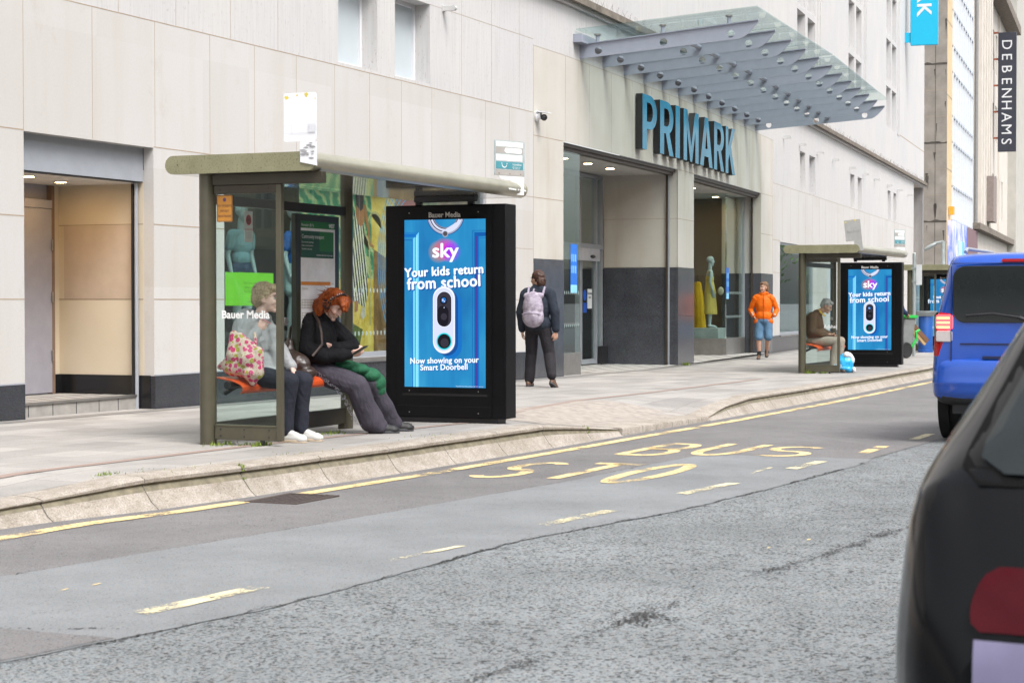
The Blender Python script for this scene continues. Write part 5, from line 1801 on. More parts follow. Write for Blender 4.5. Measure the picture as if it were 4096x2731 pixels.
def advert(T, w=0.87, h=1.62, name='screen', parent=None, lines=('Your kids return', 'from school'), seedv=0):
    """Advert picture: blue front door with knocker, logo, two headlines, a doorbell and a caption. Origin at the lower left."""
    A = Art(T)
    kx, kh = w / 677.0, h / 1357.0      # artwork drawn on a 677 x 1357 grid
    X = lambda x: x * kx
    Y = lambda y: h - y * kh
    A.rect(0, w, 0, h, SCR)
    # door mouldings
    for x0, x1, m in ((64, 72, 'lo2'), (72, 90, 'hi'), (96, 112, 'hi2'), (114, 121, 'hi')):
        A.poly([(X(x0), 0), (X(x1), 0), (X(x1), Y(100 + (121 - x1) * 1.1)), (X(x0), Y(100 + (121 - x0) * 1.1))], SC[m])
    for y0, y1, m in ((100, 105, 'lo2'), (112, 122, 'lo2'), (122, 140, 'lo2'), (160, 166, 'lo')):
        A.rect(0, X(118 - (y0 - 100) * 0.8), Y(y1), Y(y0), SC[m])
    for x0, x1, m in ((566, 570, 'lo'), (583, 618, 'lo'), (596, 602, 'maroon'), (612, 622, 'lo2')):
        A.poly([(X(x0), 0), (X(x1), 0), (X(x1), Y(92 + (x1 - 566) * 0.8)), (X(x0), Y(92 + (x0 - 566) * 0.8))], SC[m])
    for y0, y1, m in ((92, 96, 'lo'), (108, 140, 'lo'), (150, 156, 'lo2')):
        A.rect(X(568 + (y0 - 92)), w, Y(y1), Y(y0), SC[m])
    # knocker
    cx, cy = X(345), Y(-42)
    def arc(r0, r1, m): 
        k0 = math.asin(min(0.99, (42 * kh) / (r1 * kx))) + 0.02
        A.ring(cx, cy, r0 * kx, r1 * kx, pi + k0, 2 * pi - k0, SC[m], 40)
    arc(98, 158, 'shadow'); arc(100, 152, 'silver2'); arc(104, 142, 'dark'); arc(112, 126, 'silver'); arc(134, 150, 'silver2'); arc(136, 141, 'silver')
    A.disc(X(343), Y(118), X(24), SC['silver2']); A.disc(X(343), Y(116), X(18), SC['dark'])
    # logo with a coloured halo of soft rings
    for x, y, r, m in ((285, 262, 62, 'ora'), (330, 245, 66, 'red'), (370, 250, 64, 'pink'), (400, 262, 58, 'vio')):
        Hm = halo(m)
        for q in range(8):
            A.disc(X(x), Y(y), X(r * (1.35 - .13 * q)), Hm)
    A.text(X(345), Y(305), 'sky', 150 * kx, SC['white'], 0.0055, 1.12, spacing=1.0)
    rot = 0.055
    for k, (txt, y, sz) in enumerate(((lines[0], 450, 95), (lines[1], 552, 124))):
        for dx, dy, m in ((7, 9, 'shadow'), (0, 0, 'white')):
            A.text(X(337 + dx), Y(y + dy), txt, sz * kx, SC[m], 0.0052, 0.95, rot=rot * 0.8, spacing=1.06)
    # doorbell
    def pill(x, y0, y1, r, m, dx=0, dy=0):
        p = []
        for k in range(19):
            a = pi * k / 18
            p.append((X(x + dx) + r * kx * cos(a), Y(y0 + r + dy) + r * kx * sin(a)))
        for k in range(19):
            a = pi + pi * k / 18
            p.append((X(x + dx) + r * kx * cos(a), Y(y1 - r + dy) + r * kx * sin(a)))
        A.poly(p, m)
    pill(338, 552, 1075, 92, SC['lo2'], 56, 40); pill(338, 552, 1075, 92, SC['shadow'], 24, 18)
    pill(338, 548, 1078, 93, SC['silver2']); pill(337, 550, 1074, 90, SC['white']); pill(335, 560, 1060, 84, SC['silver'])
    pill(340, 584, 866, 64, SC['white']); pill(340, 588, 862, 60, SC['grey']); pill(330, 700, 860, 46, SC['black'], 0, 0)
    A.disc(X(336), Y(655), X(31), SC['black']); A.disc(X(336), Y(652), X(20), SC['lo2']); A.rect(X(324), X(334), Y(660), Y(642), SC['glint']); A.rect(X(337), X(345), Y(668), Y(655), SC['glint'])
    A.disc(X(340), Y(712), X(4), SC['glint']); A.disc(X(338), Y(785), X(26), SC['grey'])
    A.disc(X(340), Y(984), X(64), SC['cy']); A.disc(X(340), Y(984), X(55), SC['black']); A.disc(X(344), Y(996), X(34), SC['grey'])
    for k, (txt, y) in enumerate((('Now showing on your', 1160), ('Smart Doorbell', 1215))):
        for dx, dy, m in ((4, 6, 'shadow'), (0, 0, 'white')):
            A.text(X(340 + dx), Y(y + dy), txt, 62 * kx, SC[m], 0.0026, 0.97, rot=rot * .55, spacing=1.04)
    A.text(X(665), Y(1348), 'Required Sky Smart Home subscription and Wi-Fi connection', 9 * kx, SC['white'], 0, 1.0, align='RIGHT')
    return A.mb.build(name, parent, smooth=False, fix=False)

def halo(key):
    """Soft glow printed in the advert: a disc that fades out to its rim."""
    def fn(nt, o):
        col = {'ora': (0.5, 0.26, 0.10), 'red': (0.62, 0.03, 0.14), 'pink': (0.62, 0.02, 0.62), 'vio': (0.18, 0.03, 0.80)}[key]
        e = N(nt, 'ShaderNodeEmission', Strength=0.62)
        e.inputs['Color'].default_value = (*col, 1)
        t = N(nt, 'ShaderNodeBsdfTransparent')
        ms = N(nt, 'ShaderNodeMixShader', Fac=0.13)
        nt.links.new(t.outputs['BSDF'], ms.inputs[1]); nt.links.new(e.outputs['Emission'], ms.inputs[2])
        nt.links.new(ms.outputs['Shader'], o.inputs['Surface'])
    return custom('screen_halo_' + key, fn)

SCG = glass('screen_cover_glass', (0.97, 0.98, 0.98), 0.9)
def ad_panel(label, lines=('Your kids return', 'from school')):
    """Local frame: x along the street, picture on the -x face, y from -0.65 to +0.64."""
    t = thing('advert_panel', label, 'advert panel', group='digital advert panels')
    mb = MB()
    mb.box(0.0, 0.25, -0.645, 0.645, 0.05, 2.115, BLACKP)
    body = mb.build('casing', t, bevel=0.008)
    mb = MB()
    # raised front bezel round the screen
    for y0, y1, z0, z1 in ((-0.50, 0.51, 0.06, 0.345), (-0.50, 0.51, 1.975, 2.10), (-0.50, -0.437, 0.345, 1.975), (0.437, 0.51, 0.345, 1.975)):
        mb.box(-0.012, -0.001, y0, y1, z0, z1, BLACKP)
    mb.box(-0.014, -0.0125, -0.455, 0.455, 0.262, 0.285, mat('slot_black', (0.003, 0.003, 0.003), 0.8))
    mb.box(-0.014, -0.0125, -0.50, 0.51, 0.16, 0.163, mat('slot_black', (0.003, 0.003, 0.003), 0.8))
    for y in (-0.36, 0.38):
        for z in (0.10, 0.31, 2.04):
            mb.tube([(-0.0135, y, z), (-0.012, y, z)], 0.006, STEEL, 8)
    mb.build('bezel', t, bevel=0.002)
    mb = MB()
    mb.box(0.03, 0.22, -0.55, 0.55, -0.06, 0.049, DKMET)
    mb.build('plinth', t)
    mb = MB()
    T = basis((-0.0125, 0.0, 1.995), (0, -1, 0), (0, 0, 1))
    mb.text('Bauer Media', 0.068, mat('dim_white_lettering', (0.62, 0.60, 0.57), 0.6), T, 0.002, 0.0005)
    mb.build('lettering', t, smooth=False)
    T = basis((-0.0010, 0.437, 0.346), (0, -1, 0), (0, 0, 1))
    sc = advert(T @ Matrix.Translation((0, 0, -.0)), 0.874, 1.628, 'screen', t, lines)
    sc.location.x += 0.0
    return t

sh1 = shelter('near olive bus shelter with two women on its red bench')
sh1.location = (13.0, 8.23, zpav(13.0))
pa1 = ad_panel('black digital advert panel with blue doorbell advert at the end of the near shelter')
pa1.location = (16.52, 7.795, zpav(16.5) + 0.0)
sh2 = shelter('olive bus shelter with a grey-haired man seated inside, just left of the blue van', wmark='Adshel')
sh2.location = (33.35, 8.57, zpav(33.35) - 0.01)
sh2.rotation_euler.z = 0.0
pa2 = ad_panel('black digital advert panel with blue doorbell advert behind the seated grey-haired man')
pa2.location = (37.87, 8.36, zpav(37.9))
pa2.rotation_euler.z = 0.05
sh3 = shelter('farthest bus shelter, mostly hidden behind the sign pole and the blue van', wmark='Bauer Media')
sh3.location = (50.6, 10.07, -0.2)
sh3.rotation_euler.z = 0.06
pa3 = ad_panel('farthest blue advert panel seen through the glass of the last shelter', ('Shut the door', 'from anywhere'))
pa3.location = (54.15, 9.77, -0.2)
pa3.rotation_euler.z = 0.06

# --- bus stop flags on the roofs
def flag_tall(label, loc, rz, dirty):
    t = thing('bus_stop_flag', label, 'bus stop sign', loc, rz)
    PLT = mat('peeling_white_plate', (0.74, 0.75, 0.78), 0.45, var=0.03) if not dirty else mat('grey_back_plate', (0.34, 0.34, 0.33), 0.6, var=0.1, vscale=8)
    mb = MB()
    Tm = basis((0, 0, 0), (0, -1, 0), (0, 0, 1))
    mb.prism(rrect(-0.29, 0.0, 0.14, 0.52, 0.02), -0.003, 0.003, PLT, Tm)
    mb.prism([(-0.145, -0.02), (-0.145, 0.139), (0.0, 0.139), (0.0, 0.10), (0.004, -0.05)], -0.003, 0.003, PLT, Tm)
    mb.build('plate', t)
    Yp = mat('yellow_paint_remains', (0.62, 0.50, 0.08), 0.7)
    Gp = mat('grey_paint_loss', (0.30, 0.30, 0.31), 0.8)
    mb = MB()
    A = Art(Tm @ Matrix.Translation((0, 0, 0.0032)))
    for x, y, r in ((-.265, .485, .02), (-.17, .50, .008), (-.09, .503, .02), (-0.01, .47, .006)):
        A.poly([(x + r * (0.6 + .6 * random.random()) * cos(2 * pi * k / 11), y + r * (0.5 + .7 * random.random()) * sin(2 * pi * k / 11)) for k in range(11)], Yp)
    for k in range(14 if not dirty else 0):
        x, y, r = random.uniform(-.13, -.01), random.uniform(.0, .135), random.uniform(.006, .016)
        A.poly([(x + 2.2 * r * cos(2 * pi * k / 9) * (0.5 + random.random() * .7), y + .6 * r * sin(2 * pi * k / 9)) for k in range(9)], Gp)
    fade = mat('faded_lettering', (0.60, 0.61, 0.66), 0.6) if not dirty else mat('faded_grey_lettering', (0.27, 0.27, 0.27), 0.6)
    if not dirty:
        A.rect(-.075, -.005, .21, .275, mat('faded_box', (0.66, 0.67, 0.71), 0.6)); A.text(-.04, .228, 'B11', .045, fade, .001)
        A.line([(-.285, .205), (-.005, .205)], .003, fade); A.line([(-.285, .265), (-.215, .265), (-.215, .205)], .003, fade)
    else:
        A.text(-.145, .29, 'Bus Stop', .062, fade, .001)
    A.mb.build('markings', t, smooth=False, fix=False)
    return t
flag_tall('tall white bus stop plate with peeling yellow specks on the near shelter roof', (12.86, 7.17, zpav(13) + 2.26), 0.0, False)
f2 = flag_tall('bent grey bus stop plate leaning on the roof of the second shelter', (33.26, 7.47, -0.16 + 2.26), 0.05, True)
f2.rotation_euler = (-0.10, 0, 0.05)

def flag_box(label, loc, rz):
    t = thing('bus_stop_flag', label, 'bus stop sign', loc, rz)
    Tm = basis((0, 0, 0), (0.93, -0.36, 0), (0, 0, 1))
    mb = MB()
    FR = mat('pale_flag_frame', (0.42, 0.48, 0.49), 0.5, 0.2, var=0.15, vscale=20)
    mb.prism(rrect(-.21, .21, 0.16, 0.50, .006), -.006, 0.0, FR, Tm)
    mb.prism([(.03, -.02), (.20, -.02), (.20, .159), (-.16, .159), (-.12, .125), (.02, .115)], -.004, 0.0, mat('white_bracket_plate', (0.68, 0.68, 0.67), 0.5), Tm)
    mb.build('plate', t)
    A = Art(Tm @ Matrix.Translation((0, 0, .0006)))
    BG = mat('grey_brown_band', (0.36, 0.34, 0.32), 0.6)
    PW = mat('flag_white', (0.70, 0.71, 0.71), 0.5)
    TL = mat('teal_band', (0.07, 0.27, 0.32), 0.5)
    A.rect(-.19, .185, .44, .49, PW); A.rect(-.19, .185, .375, .435, BG)
    A.poly([(-.05, .380), (.16, .380), (.17, .405), (.16, .43), (-.06, .43), (-.075, .40)], PW)
    A.rect(-.19, .175, .305, .365, PW); A.rect(-.19, .185, .225, .295, TL); A.rect(-.20, .20, .162, .215, BG)
    A.ring(-.075, .272, .028, .037, pi * 1.08, pi * 1.92, PW); A.disc(-.11, .277, .006, PW); A.disc(-.04, .277, .006, PW)
    A.text(.10, .262, 'traveline', .036, PW, .001); A.text(.09, .243, 'public transport info', .014, PW); A.text(.09, .229, '0871 200 22 33', .016, PW)
    for x in (-.15, 0, .15): A.disc(x, .18, .006, mat('rust_bolt', (.12, .06, .04), .8))
    A.mb.build('panel_print', t, smooth=False, fix=False)
    return t
flag_box('white and teal bus timetable flag above the far end of the near shelter', (16.82, 7.24, zpav(16.8) + 2.24), 0.0)
flag_box('smaller-looking white and teal timetable flag on the second shelter roof', (37.2, 7.62, -0.18 + 2.24), 0.05)

# --- stickers and notices on the near shelter
def notice(name, label, cat, T, w, h, draw, r=0.01, m=None, thick=0.003):
    t = thing(name, label, cat, tuple(T.translation))
    ROOTM[t.name] = Matrix.Translation(T.translation)
    mb = MB()
    mb.prism(rrect(-w / 2, w / 2, -h / 2, h / 2, r), -thick, 0, m, T)
    mb.build('plate', t, world=True)
    A = Art(T @ Matrix.Translation((0, 0, 0.0004)))
    draw(A)
    inv = ROOTM[t.name].inverted()
    A.mb.v = [inv @ p for p in A.mb.v]
    A.mb.build('print', t, smooth=False, fix=False)
    return t
ORG = mat('orange_notice', (0.46, 0.20, 0.03), 0.6)
INK = mat('dark_print', (0.10, 0.045, 0.03), 0.7)
def d1(A):
    A.line([(x, y) for x, y in rrect(-.068, .068, -.103, .103, .012)] + [(.056, -.103)], .004, INK)
    A.disc(0, .07, .016, mat('violet_disc', (0.10, 0.05, 0.10), .6))
    for k, s in enumerate(('No stopping', 'except', 'local buses')):
        A.text(0, .015 - .042 * k, s, .034, INK, .0007, 0.85)
ng = notice('warning_notice', 'orange no stopping notice stuck inside the near shelter end glass', 'notice', basis((12.99, 8.085, 1.90), (0, -1, 0), (0, 0, 1)), 0.145, 0.215, d1, 0.01, ORG)
GRN = mat('lime_green_sheet', (0.26, 0.75, 0.015), 0.55, var=0.04)
def d2(A):
    gi = mat('olive_ink', (0.13, 0.33, 0.02), .7)
    for k, s in enumerate(('Find home online,', 'pickup in store.', 'Visit Primark.com')):
        A.text(0.02, .06 - .052 * k, s, .05, gi, .0006, .9)
    A.text(.02, -.16, 'click & collect', .03, gi, 0, .9)
notice('window_poster', 'lime green pickup poster in the shop window behind the grey-coated woman', 'poster', basis((19.72, 11.92, 1.30), (1, 0, 0), (0, 0, 1)), 1.12, 0.40, d2, .004, GRN)
def d3(A):
    rd = mat('red_print', (0.6, 0.03, 0.03), .6)
    A.ring(0, .055, .034, .044, 0, 2 * pi, rd); A.line([(-.03, .085), (.03, .025)], .008, rd); A.line([(-.025, .052), (.025, .056)], .007, INK)
    A.text(0, -.03, 'NO SMOKING', .021, rd, .0008)
    for k in range(4): A.line([(-.045, -.055 - .013 * k), (.045, -.055 - .013 * k)], .003, mat('grey_print', (.4, .4, .4), .7))
notice('no_smoking_sign', 'small white no smoking sticker on the rear glass of the near shelter', 'sign', basis((13.62, 8.243, 1.78), (1, 0, 0), (0, 0, 1)), .13, .26, d3, .005, mat('sticker_white', (.62, .62, .6), .6))

# timetable case
tc = thing('timetable_case', 'dark framed bus timetable case with green header inside the near shelter', 'timetable', (14.66, 8.21, zpav(14.7)))
mb = MB()
CASEM = mat('dark_green_case', (0.022, 0.026, 0.017), 0.4)
mb.box(-0.39, 0.39, -0.05, 0.0, 0.62, 1.93, CASEM)
mb.build('case', tc, bevel=0.006)
A = Art(basis((0, -0.0502, 0.62), (1, 0, 0), (0, 0, 1)))
PAP = mat('timetable_paper', (0.74, 0.74, 0.76), 0.6)
GH, GH2 = mat('green_header', (0.02, 0.16, 0.045), .6), mat('dark_green_header', (0.015, 0.085, 0.05), .6)
OR2 = mat('orange_bar', (0.62, 0.22, 0.03), .6)
LN = mat('table_ink', (0.30, 0.27, 0.24), .7)
A.rect(-.31, .31, .06, 1.25, PAP); A.rect(-.31, .31, 1.19, 1.25, GH); A.text(-.30, 1.205, 'Horsefair (B11)', .035, PAP, 0, 1, 'LEFT'); A.text(.30, 1.203, 'WEST', .05, PAP, .002, .8, 'RIGHT')
A.rect(-.31, .28, .93, 1.165, GH2); A.rect(.02, .28, .99, 1.165, GH); A.text(-.295, 1.10, 'Community transport', .05, PAP, .001, .9, 'LEFT')
for k in range(3): A.text(-.295, 1.06 - .03 * k, ('Door-to-door journeys', 'Help to reach services', 'Anytime in the area')[k], .022, PAP, 0, 1, 'LEFT')
A.text(.27, .95, 'travelwest.info/communitytransport', .021, PAP, 0, 1, 'RIGHT')
for y in (.69, .25):
    A.rect(-.31, .22, y, y + .03, OR2); A.text(.235, y + .01, 'Buses', .018, LN, 0, 1, 'LEFT'); A.text(-.3, y - .04, 'Citylines', .03, LN, 0, 1, 'LEFT')
for y0, n in ((.49, 4), (.40, 3), (.33, 2), (.09, 5), (.17, 2)):
    for k in range(n): A.line([(-.31, y0 + .024 * k), (.22, y0 + .024 * k)], .004, LN)
    for k in range(11): A.line([(-.30 + .052 * k, y0), (-.30 + .052 * k, y0 + .024 * (n - 1))], .006, mat('tan_ink', (.45, .39, .28), .7))
A.mb.build('timetable_print', tc, smooth=False, fix=False)

# ------------------------------------------------------------------ vehicles
def crom(tab, x):
    """Smooth interpolation through a table of (x, value tuple)."""
    if x <= tab[0][0]: return tab[0][1]
    if x >= tab[-1][0]: return tab[-1][1]
    for i in range(len(tab) - 1):
        if tab[i][0] <= x <= tab[i + 1][0]:
            break
    x0, p1 = tab[i]; x1, p2 = tab[i + 1]
    p0 = tab[i - 1][1] if i else p1
    p3 = tab[i + 2][1] if i + 2 < len(tab) else p2
    t = (x - x0) / (x1 - x0)
    return tuple(b + 0.5 * t * ((c - a) + t * (2 * a - 5 * b + 4 * c - d + t * (3 * (b - c) + d - a))) for a, b, c, d in zip(p0, p1, p2, p3))

def loft_vehicle(xs, prof, nu, regions, root, mats, angle=40):
    """prof(x) -> half outline control points (y, z) from bottom centre to top centre. Faces are split into parts by regions(x, y, z)."""
    rows = []
    for x in xs:
        cp = prof(x)
        tab = [(k / (len(cp) - 1), c) for k, c in enumerate(cp)]
        half = [crom(tab, k / nu) for k in range(nu + 1)]
        rows.append([V((x, y, z)) for y, z in half] + [V((x, -y, z)) for y, z in reversed(half[:-1])])
    m = len(rows[0])
    parts = {}
    for i in range(len(rows) - 1):
        for j in range(m - 1):
            q = [rows[i][j], rows[i][j + 1], rows[i + 1][j + 1], rows[i + 1][j]]
            c = (q[0] + q[1] + q[2] + q[3]) / 4
            parts.setdefault(regions(c.x, c.y, c.z), []).append(q)
    for row, rev in ((rows[0], True), (rows[-1], False)):
        k = m // 2
        for j in range(k):
            a, b, c, d = row[j], row[j + 1], row[m - 2 - j], row[m - 1 - j]
            q = [a, b, c, d] if rev else [d, c, b, a]
            parts.setdefault(regions(*((q[0] + q[1] + q[2] + q[3]) / 4)), []).append(q)
    out = {}
    for name, qs in parts.items():
        mb = MB()
        for q in qs:
            mb.add(q, [(3, 2, 1, 0)], mats[name])
        out[name] = mb.build(name.split('#')[0], root, angle=angle)
    return out

TYRE = mat('tyre_rubber', (0.015, 0.015, 0.016), 0.8, bmp=0.1, bscale=30)
RIM = mat('alloy_rim', (0.35, 0.36, 0.38), 0.3, 0.8)
def wheel(root, x, y, r, w):
    s = 1 if y > 0 else -1
    T = Matrix.Translation((x, y, r)) @ Matrix.Rotation(-s * pi / 2, 4, 'X')
    mb = MB()
    mb.lathe([(r * .62, -w / 2), (r * .93, -w / 2), (r, -w / 2 + .03), (r, w / 2 - .03), (r * .93, w / 2), (r * .62, w / 2 - .01)], TYRE, 36, T)
    wo = mb.build('wheel', root)
    mb = MB()
    mb.lathe([(r * .61, -w / 2 + .02), (r * .61, w / 2 - .01), (r * .56, w / 2 - .02), (r * .2, w / 2 - .05), (r * .12, w / 2 - .03)], RIM, 36, T)
    mb.build('rim', wo)

# --- blue van
VBLUE = mat('metallic_blue_paint', (0.003, 0.068, 0.42), 0.22, 0.1, var=0.03, coat=0.9)
CARGL = mat('dark_car_glass', (0.012, 0.016, 0.017), 0.05, 0.0, var=0.2, vscale=2, spec=0.55)
van = thing('van', 'bright blue passenger van driving away with its rear lamp lit', 'van', (18.75, 2.62, -0.2), 0.0)
vx = [-0.02, 0.0, 0.02, 0.05, 0.09, 0.14, 0.2, 0.3, 0.45, 0.6, 0.8, 1.1, 1.5, 1.9, 2.3, 2.6, 2.8, 3.0, 3.2, 3.4, 3.6, 3.8, 4.0, 4.12, 4.2]
vtab = [(-0.02, (0.84, 0.74, 0.60, 1.70, 0.40)), (0.0, (0.865, 0.83, 0.655, 1.75, 0.37)), (0.05, (0.89, 0.872, 0.70, 1.79, 0.35)), (0.14, (0.905, 0.89, 0.735, 1.815, 0.33)), (0.45, (0.91, 0.90, 0.75, 1.83, 0.30)), (2.3, (0.91, 0.90, 0.74, 1.83, 0.28)), (2.8, (0.91, 0.89, 0.70, 1.62, 0.28)), (3.4, (0.90, 0.86, 0.72, 1.12, 0.28)), (4.0, (0.84, 0.80, 0.70, 0.98, 0.30)), (4.2, (0.70, 0.66, 0.55, 0.80, 0.36))]
def vprof(x):
    w, wb, wt, zt, zb = crom(vtab, x)
    belt = min(1.08, zt - 0.12)
    return [(0, zb), (w * .8, zb), (w * .97, zb + .07), (w, zb + .22), (w, min(.78, belt - .1)), (wb, belt), (wb + (wt - wb) * .55, belt + (zt - belt) * .55), (wt, zt - .06), (wt * .82, zt - .005), (wt * .4, zt + .012), (0, zt + .015)]
def vreg(x, y, z):
    a = abs(y)
    if x < 0.16 and a > 0.70 and 0.83 < z < 1.235:
        return ('tail_lamp#l' if y > 0 else 'tail_lamp#r')
    if 1.13 < z < 1.66 and x > 0.45 and a > 0.6 and x < 2.6:
        if not (1.25 < x < 1.34): return 'side_window'
    if 2.62 < x < 3.35 and a < 0.66 and z > 1.12: return 'windscreen'
    if z < 0.42: return 'sill'
    return 'body'
LAMPR = mat('red_lamp_plastic', (0.38, 0.004, 0.012), 0.12, spec=0.7)
SILLB = mat('black_bumper_plastic', (0.02, 0.02, 0.022), 0.6)
vo = loft_vehicle(vx, vprof, 46, vreg, van, {'tail_lamp#l': LAMPR, 'tail_lamp#r': LAMPR, 'side_window': CARGL, 'windscreen': CARGL, 'sill': SILLB, 'body': VBLUE})
# lit bands of the left and right lamp
LIT = emit('lit_tail_lamp', (1.0, 0.05, 0.06), 2.6)
LITO = emit('lit_tail_filament', (1.0, 0.22, 0.07), 4.0)
CLR = mat('clear_lamp_lens', (0.50, 0.46, 0.46), 0.15)
for sgn, key in ((1, 'tail_lamp#l'), (-1, 'tail_lamp#r')):
    mb = MB()
    mb.prism(rrect(-.105, .06, 1.075, 1.225, .03), 0, .02, LIT, Matrix.Translation((-.012, sgn * .795, 0)) @ Matrix(((0, 0, -1, 0), (sgn, 0, 0, 0), (0, 1, 0, 0), (0, 0, 0, 1))))
    mb.build('lit_lens', vo[key], bevel=0.006)
    mb = MB()
    for z in (1.10, 1.145, 1.19):
        mb.box(-.038, -.0325, sgn * .80 - .08, sgn * .80 + .045, z - .009, z + .009, LITO)
    mb.build('filament', vo[key])
    mb = MB()
    mb.prism(rrect(-.10, .06, .955, 1.065, .02), 0, .018, CLR, Matrix.Translation((-.012, sgn * .795, 0)) @ Matrix(((0, 0, -1, 0), (sgn, 0, 0, 0), (0, 1, 0, 0), (0, 0, 0, 1))))
    mb.build('clear_lens', vo[key], bevel=0.006)
Tr = Matrix(((0, 0, -1, 0), (1, 0, 0, 0), (0, 1, 0, 0), (0, 0, 0, 1)))      # x->y, y->z, z-> -x
mb = MB()
mb.prism(rrect(-.69, .69, 1.145, 1.70, .12, 8), 0.022, 0.034, CARGL, Tr)
rw = mb.build('rear_window', van, bevel=0.008)
mb = MB()
mb.tube([(-.045, .05, 1.20), (-.055, .30, 1.235), (-.05, .56, 1.215)], 0.012, DKMET, 8); mb.tube([(-.03, -.02, 1.17), (-.05, .05, 1.20)], .02, DKMET, 8)
mb.build('wiper', rw)
mb = MB()
mb.prism(rrect(-.22, .22, 1.738, 1.768, .012), 0.005, .03, LAMPR, Tr)
mb.build('brake_light', van)
mb = MB()   # tailgate pressing and plate recess
mb.prism(rrect(-.62, .62, .93, .945, .006), .022, .03, mat('panel_shut_line', (0.003, 0.01, 0.06), .6), Tr)
mb.prism(rrect(-.36, .36, .64, .80, .03), .02, .026, VBLUE, Tr)
mb.prism(rrect(-.40, .40, .795, .82, .01), .024, .05, mat('panel_shut_line', (0.003, 0.01, 0.06), .6), Tr)
mb.build('tailgate_trim', van, bevel=.004)
mb = MB()
SEAM = MATS['panel_shut_line']
for y in (-.705, .705):
    mb.box(-.0335, -.02, y - .004, y + .004, .62, 1.70, SEAM)
mb.box(-.0335, -.02, -.705, .705, 1.722, 1.729, SEAM)
mb.build('tailgate_seam', van, smooth=False)
mb = MB()
mb.prism(rrect(-.13, .13, .835, .862, .01), .024, .04, mat('chrome', (0.7, 0.7, 0.72), .15, 1.0, var=0), Tr)
mb.build('tailgate_handle', van, bevel=.003)
mb = MB()
YP = mat('yellow_number_plate', (0.62, 0.44, 0.06), 0.4)
mb.prism(rrect(-.26, .26, .665, .776, .008), .027, .034, YP, Tr)
pl = mb.build('number_plate', van)
mb = MB()   # badge: two stacked chevrons
for z in (.995, 1.04):
    mb.prism([(-.085, z - .035), (0, z), (.085, z - .035), (.085, z - .005), (0, z + .032), (-.085, z - .005)], .022, .034, mat('chrome', (0.7, 0.7, 0.72), .15, 1.0, var=0), Tr)
mb.build('badge', van, bevel=.003)
mb = MB()   # wrap-round rear bumper
pr = [(-.90, .06), (-.86, -.03), (-.70, -.075), (0, -.085), (.70, -.075), (.86, -.03), (.90, .06)]
vs, fs = [], []
lay = [(.40, .05), (.44, .008), (.52, 0.0), (.55, -.012), (.60, 0.0), (.72, .004), (.78, .03), (.79, .06)]
for z, off in lay:
    for y, x in pr:
        vs.append((x + off, y * (1.0 - off * .4), z))
k = len(pr)
for i in range(len(lay) - 1):
    for j in range(k - 1):
        fs.append((i * k + j, (i + 1) * k + j, (i + 1) * k + j + 1, i * k + j + 1))
mb.add(vs, fs, VBLUE)
bo = mb.build('bumper', van, angle=60)
sub = bo.modifiers.new('smooth', 'SUBSURF'); sub.levels = 2; sub.render_levels = 2
for y in (.66, -.66):
    mb = MB()
    mb.tube([(.5, y, 1.85), (.6, y, 1.885), (2.2, y, 1.885), (2.3, y, 1.85)], .018, ALU, 8)
    mb.build('roof_rail', van)
mb = MB()
mb.box(.15, 3.9, -.72, .72, .24, .36, DKMET); mb.box(.0, .2, -.5, .5, .30, .40, DKMET)
mb.build('underbody', van)
for x in (.78, 3.45):
    for y in (.80, -.80):
        wheel(van, x, y, .325, .215)
mb = MB()
for x in (.78, 3.45):
    for y in (.86, -.86):
        mb.tube([(x, y - .055, .35), (x, y + .051, .35)], .40, mat('wheel_arch_black', (0.006, 0.006, 0.006), .9), 30)
mb.build('wheel_arch', van)

# --- dark hatchback close to the camera
CARP = mat('dark_grey_car_paint', (0.006, 0.0062, 0.007), 0.14, 0.0, var=0.06, spec=0.10, coat=0.12)
car = thing('hatchback_car', 'dark grey hatchback close to the camera at the right edge, seen from its rear corner', 'car', (3.42, -0.10, zroad(3.4) - 0.0), 0.0)
ctab = [(0.0, (.70, .66, .50, .70, .30)), (.03, (.76, .72, .56, .80, .27)), (.08, (.80, .765, .60, .92, .25)), (.18, (.84, .80, .615, 1.06, .23)), (.35, (.865, .83, .615, 1.21, .22)), (.55, (.875, .845, .60, 1.35, .21)), (.80, (.88, .855, .585, 1.435, .2)), (1.3, (.885, .86, .58, 1.46, .2)), (2.1, (.885, .86, .58, 1.45, .2)), (2.6, (.885, .855, .58, 1.33, .2)), (3.1, (.88, .84, .64, 1.04, .2)), (3.7, (.83, .79, .62, .90, .22)), (4.05, (.66, .62, .45, .70, .3))]
def cprof(x):
    w, wb, wt, zt, zb = crom(ctab, x)
    belt = min(.93, zt - .04)
    return [(0, zb), (w * .82, zb), (w * .97, zb + .08), (w, min(.55, belt - .12)), (w * .995, min(.72, belt - .06)), (wb, belt), (wb + (wt - wb) * .5, belt + (zt - belt) * .52), (wt + .01, zt - .05 * min(1, (zt - belt) / .3)), (wt * .85, zt), (wt * .4, zt + .022), (0, zt + .028)]
def creg(x, y, z):
    a = abs(y)
    if .98 < z < 1.36 and .72 < x < 2.75 and a > .6:
        if not (1.55 < x < 1.63): return 'side_window'
    if 2.35 < x < 3.02 and a < .6 and z > 1.05: return 'windscreen'
    if z < .33: return 'sill'
    return 'body'
cx_ = sorted({0.0, .015, .03, .05, .08, .1, .13, .16, .2, .24, .28, .32, .37, .42, .48, .54, .60, .66, .72, .8, .9, 1.05, 1.2, 1.4, 1.55, 1.63, 1.9, 2.1, 2.35, 2.6, 2.75, 2.9, 3.02, 3.2, 3.4, 3.7, 3.9, 4.05})
LAMPD = mat('deep_red_car_lamp', (0.055, 0.0008, 0.004), 0.15, spec=0.18)
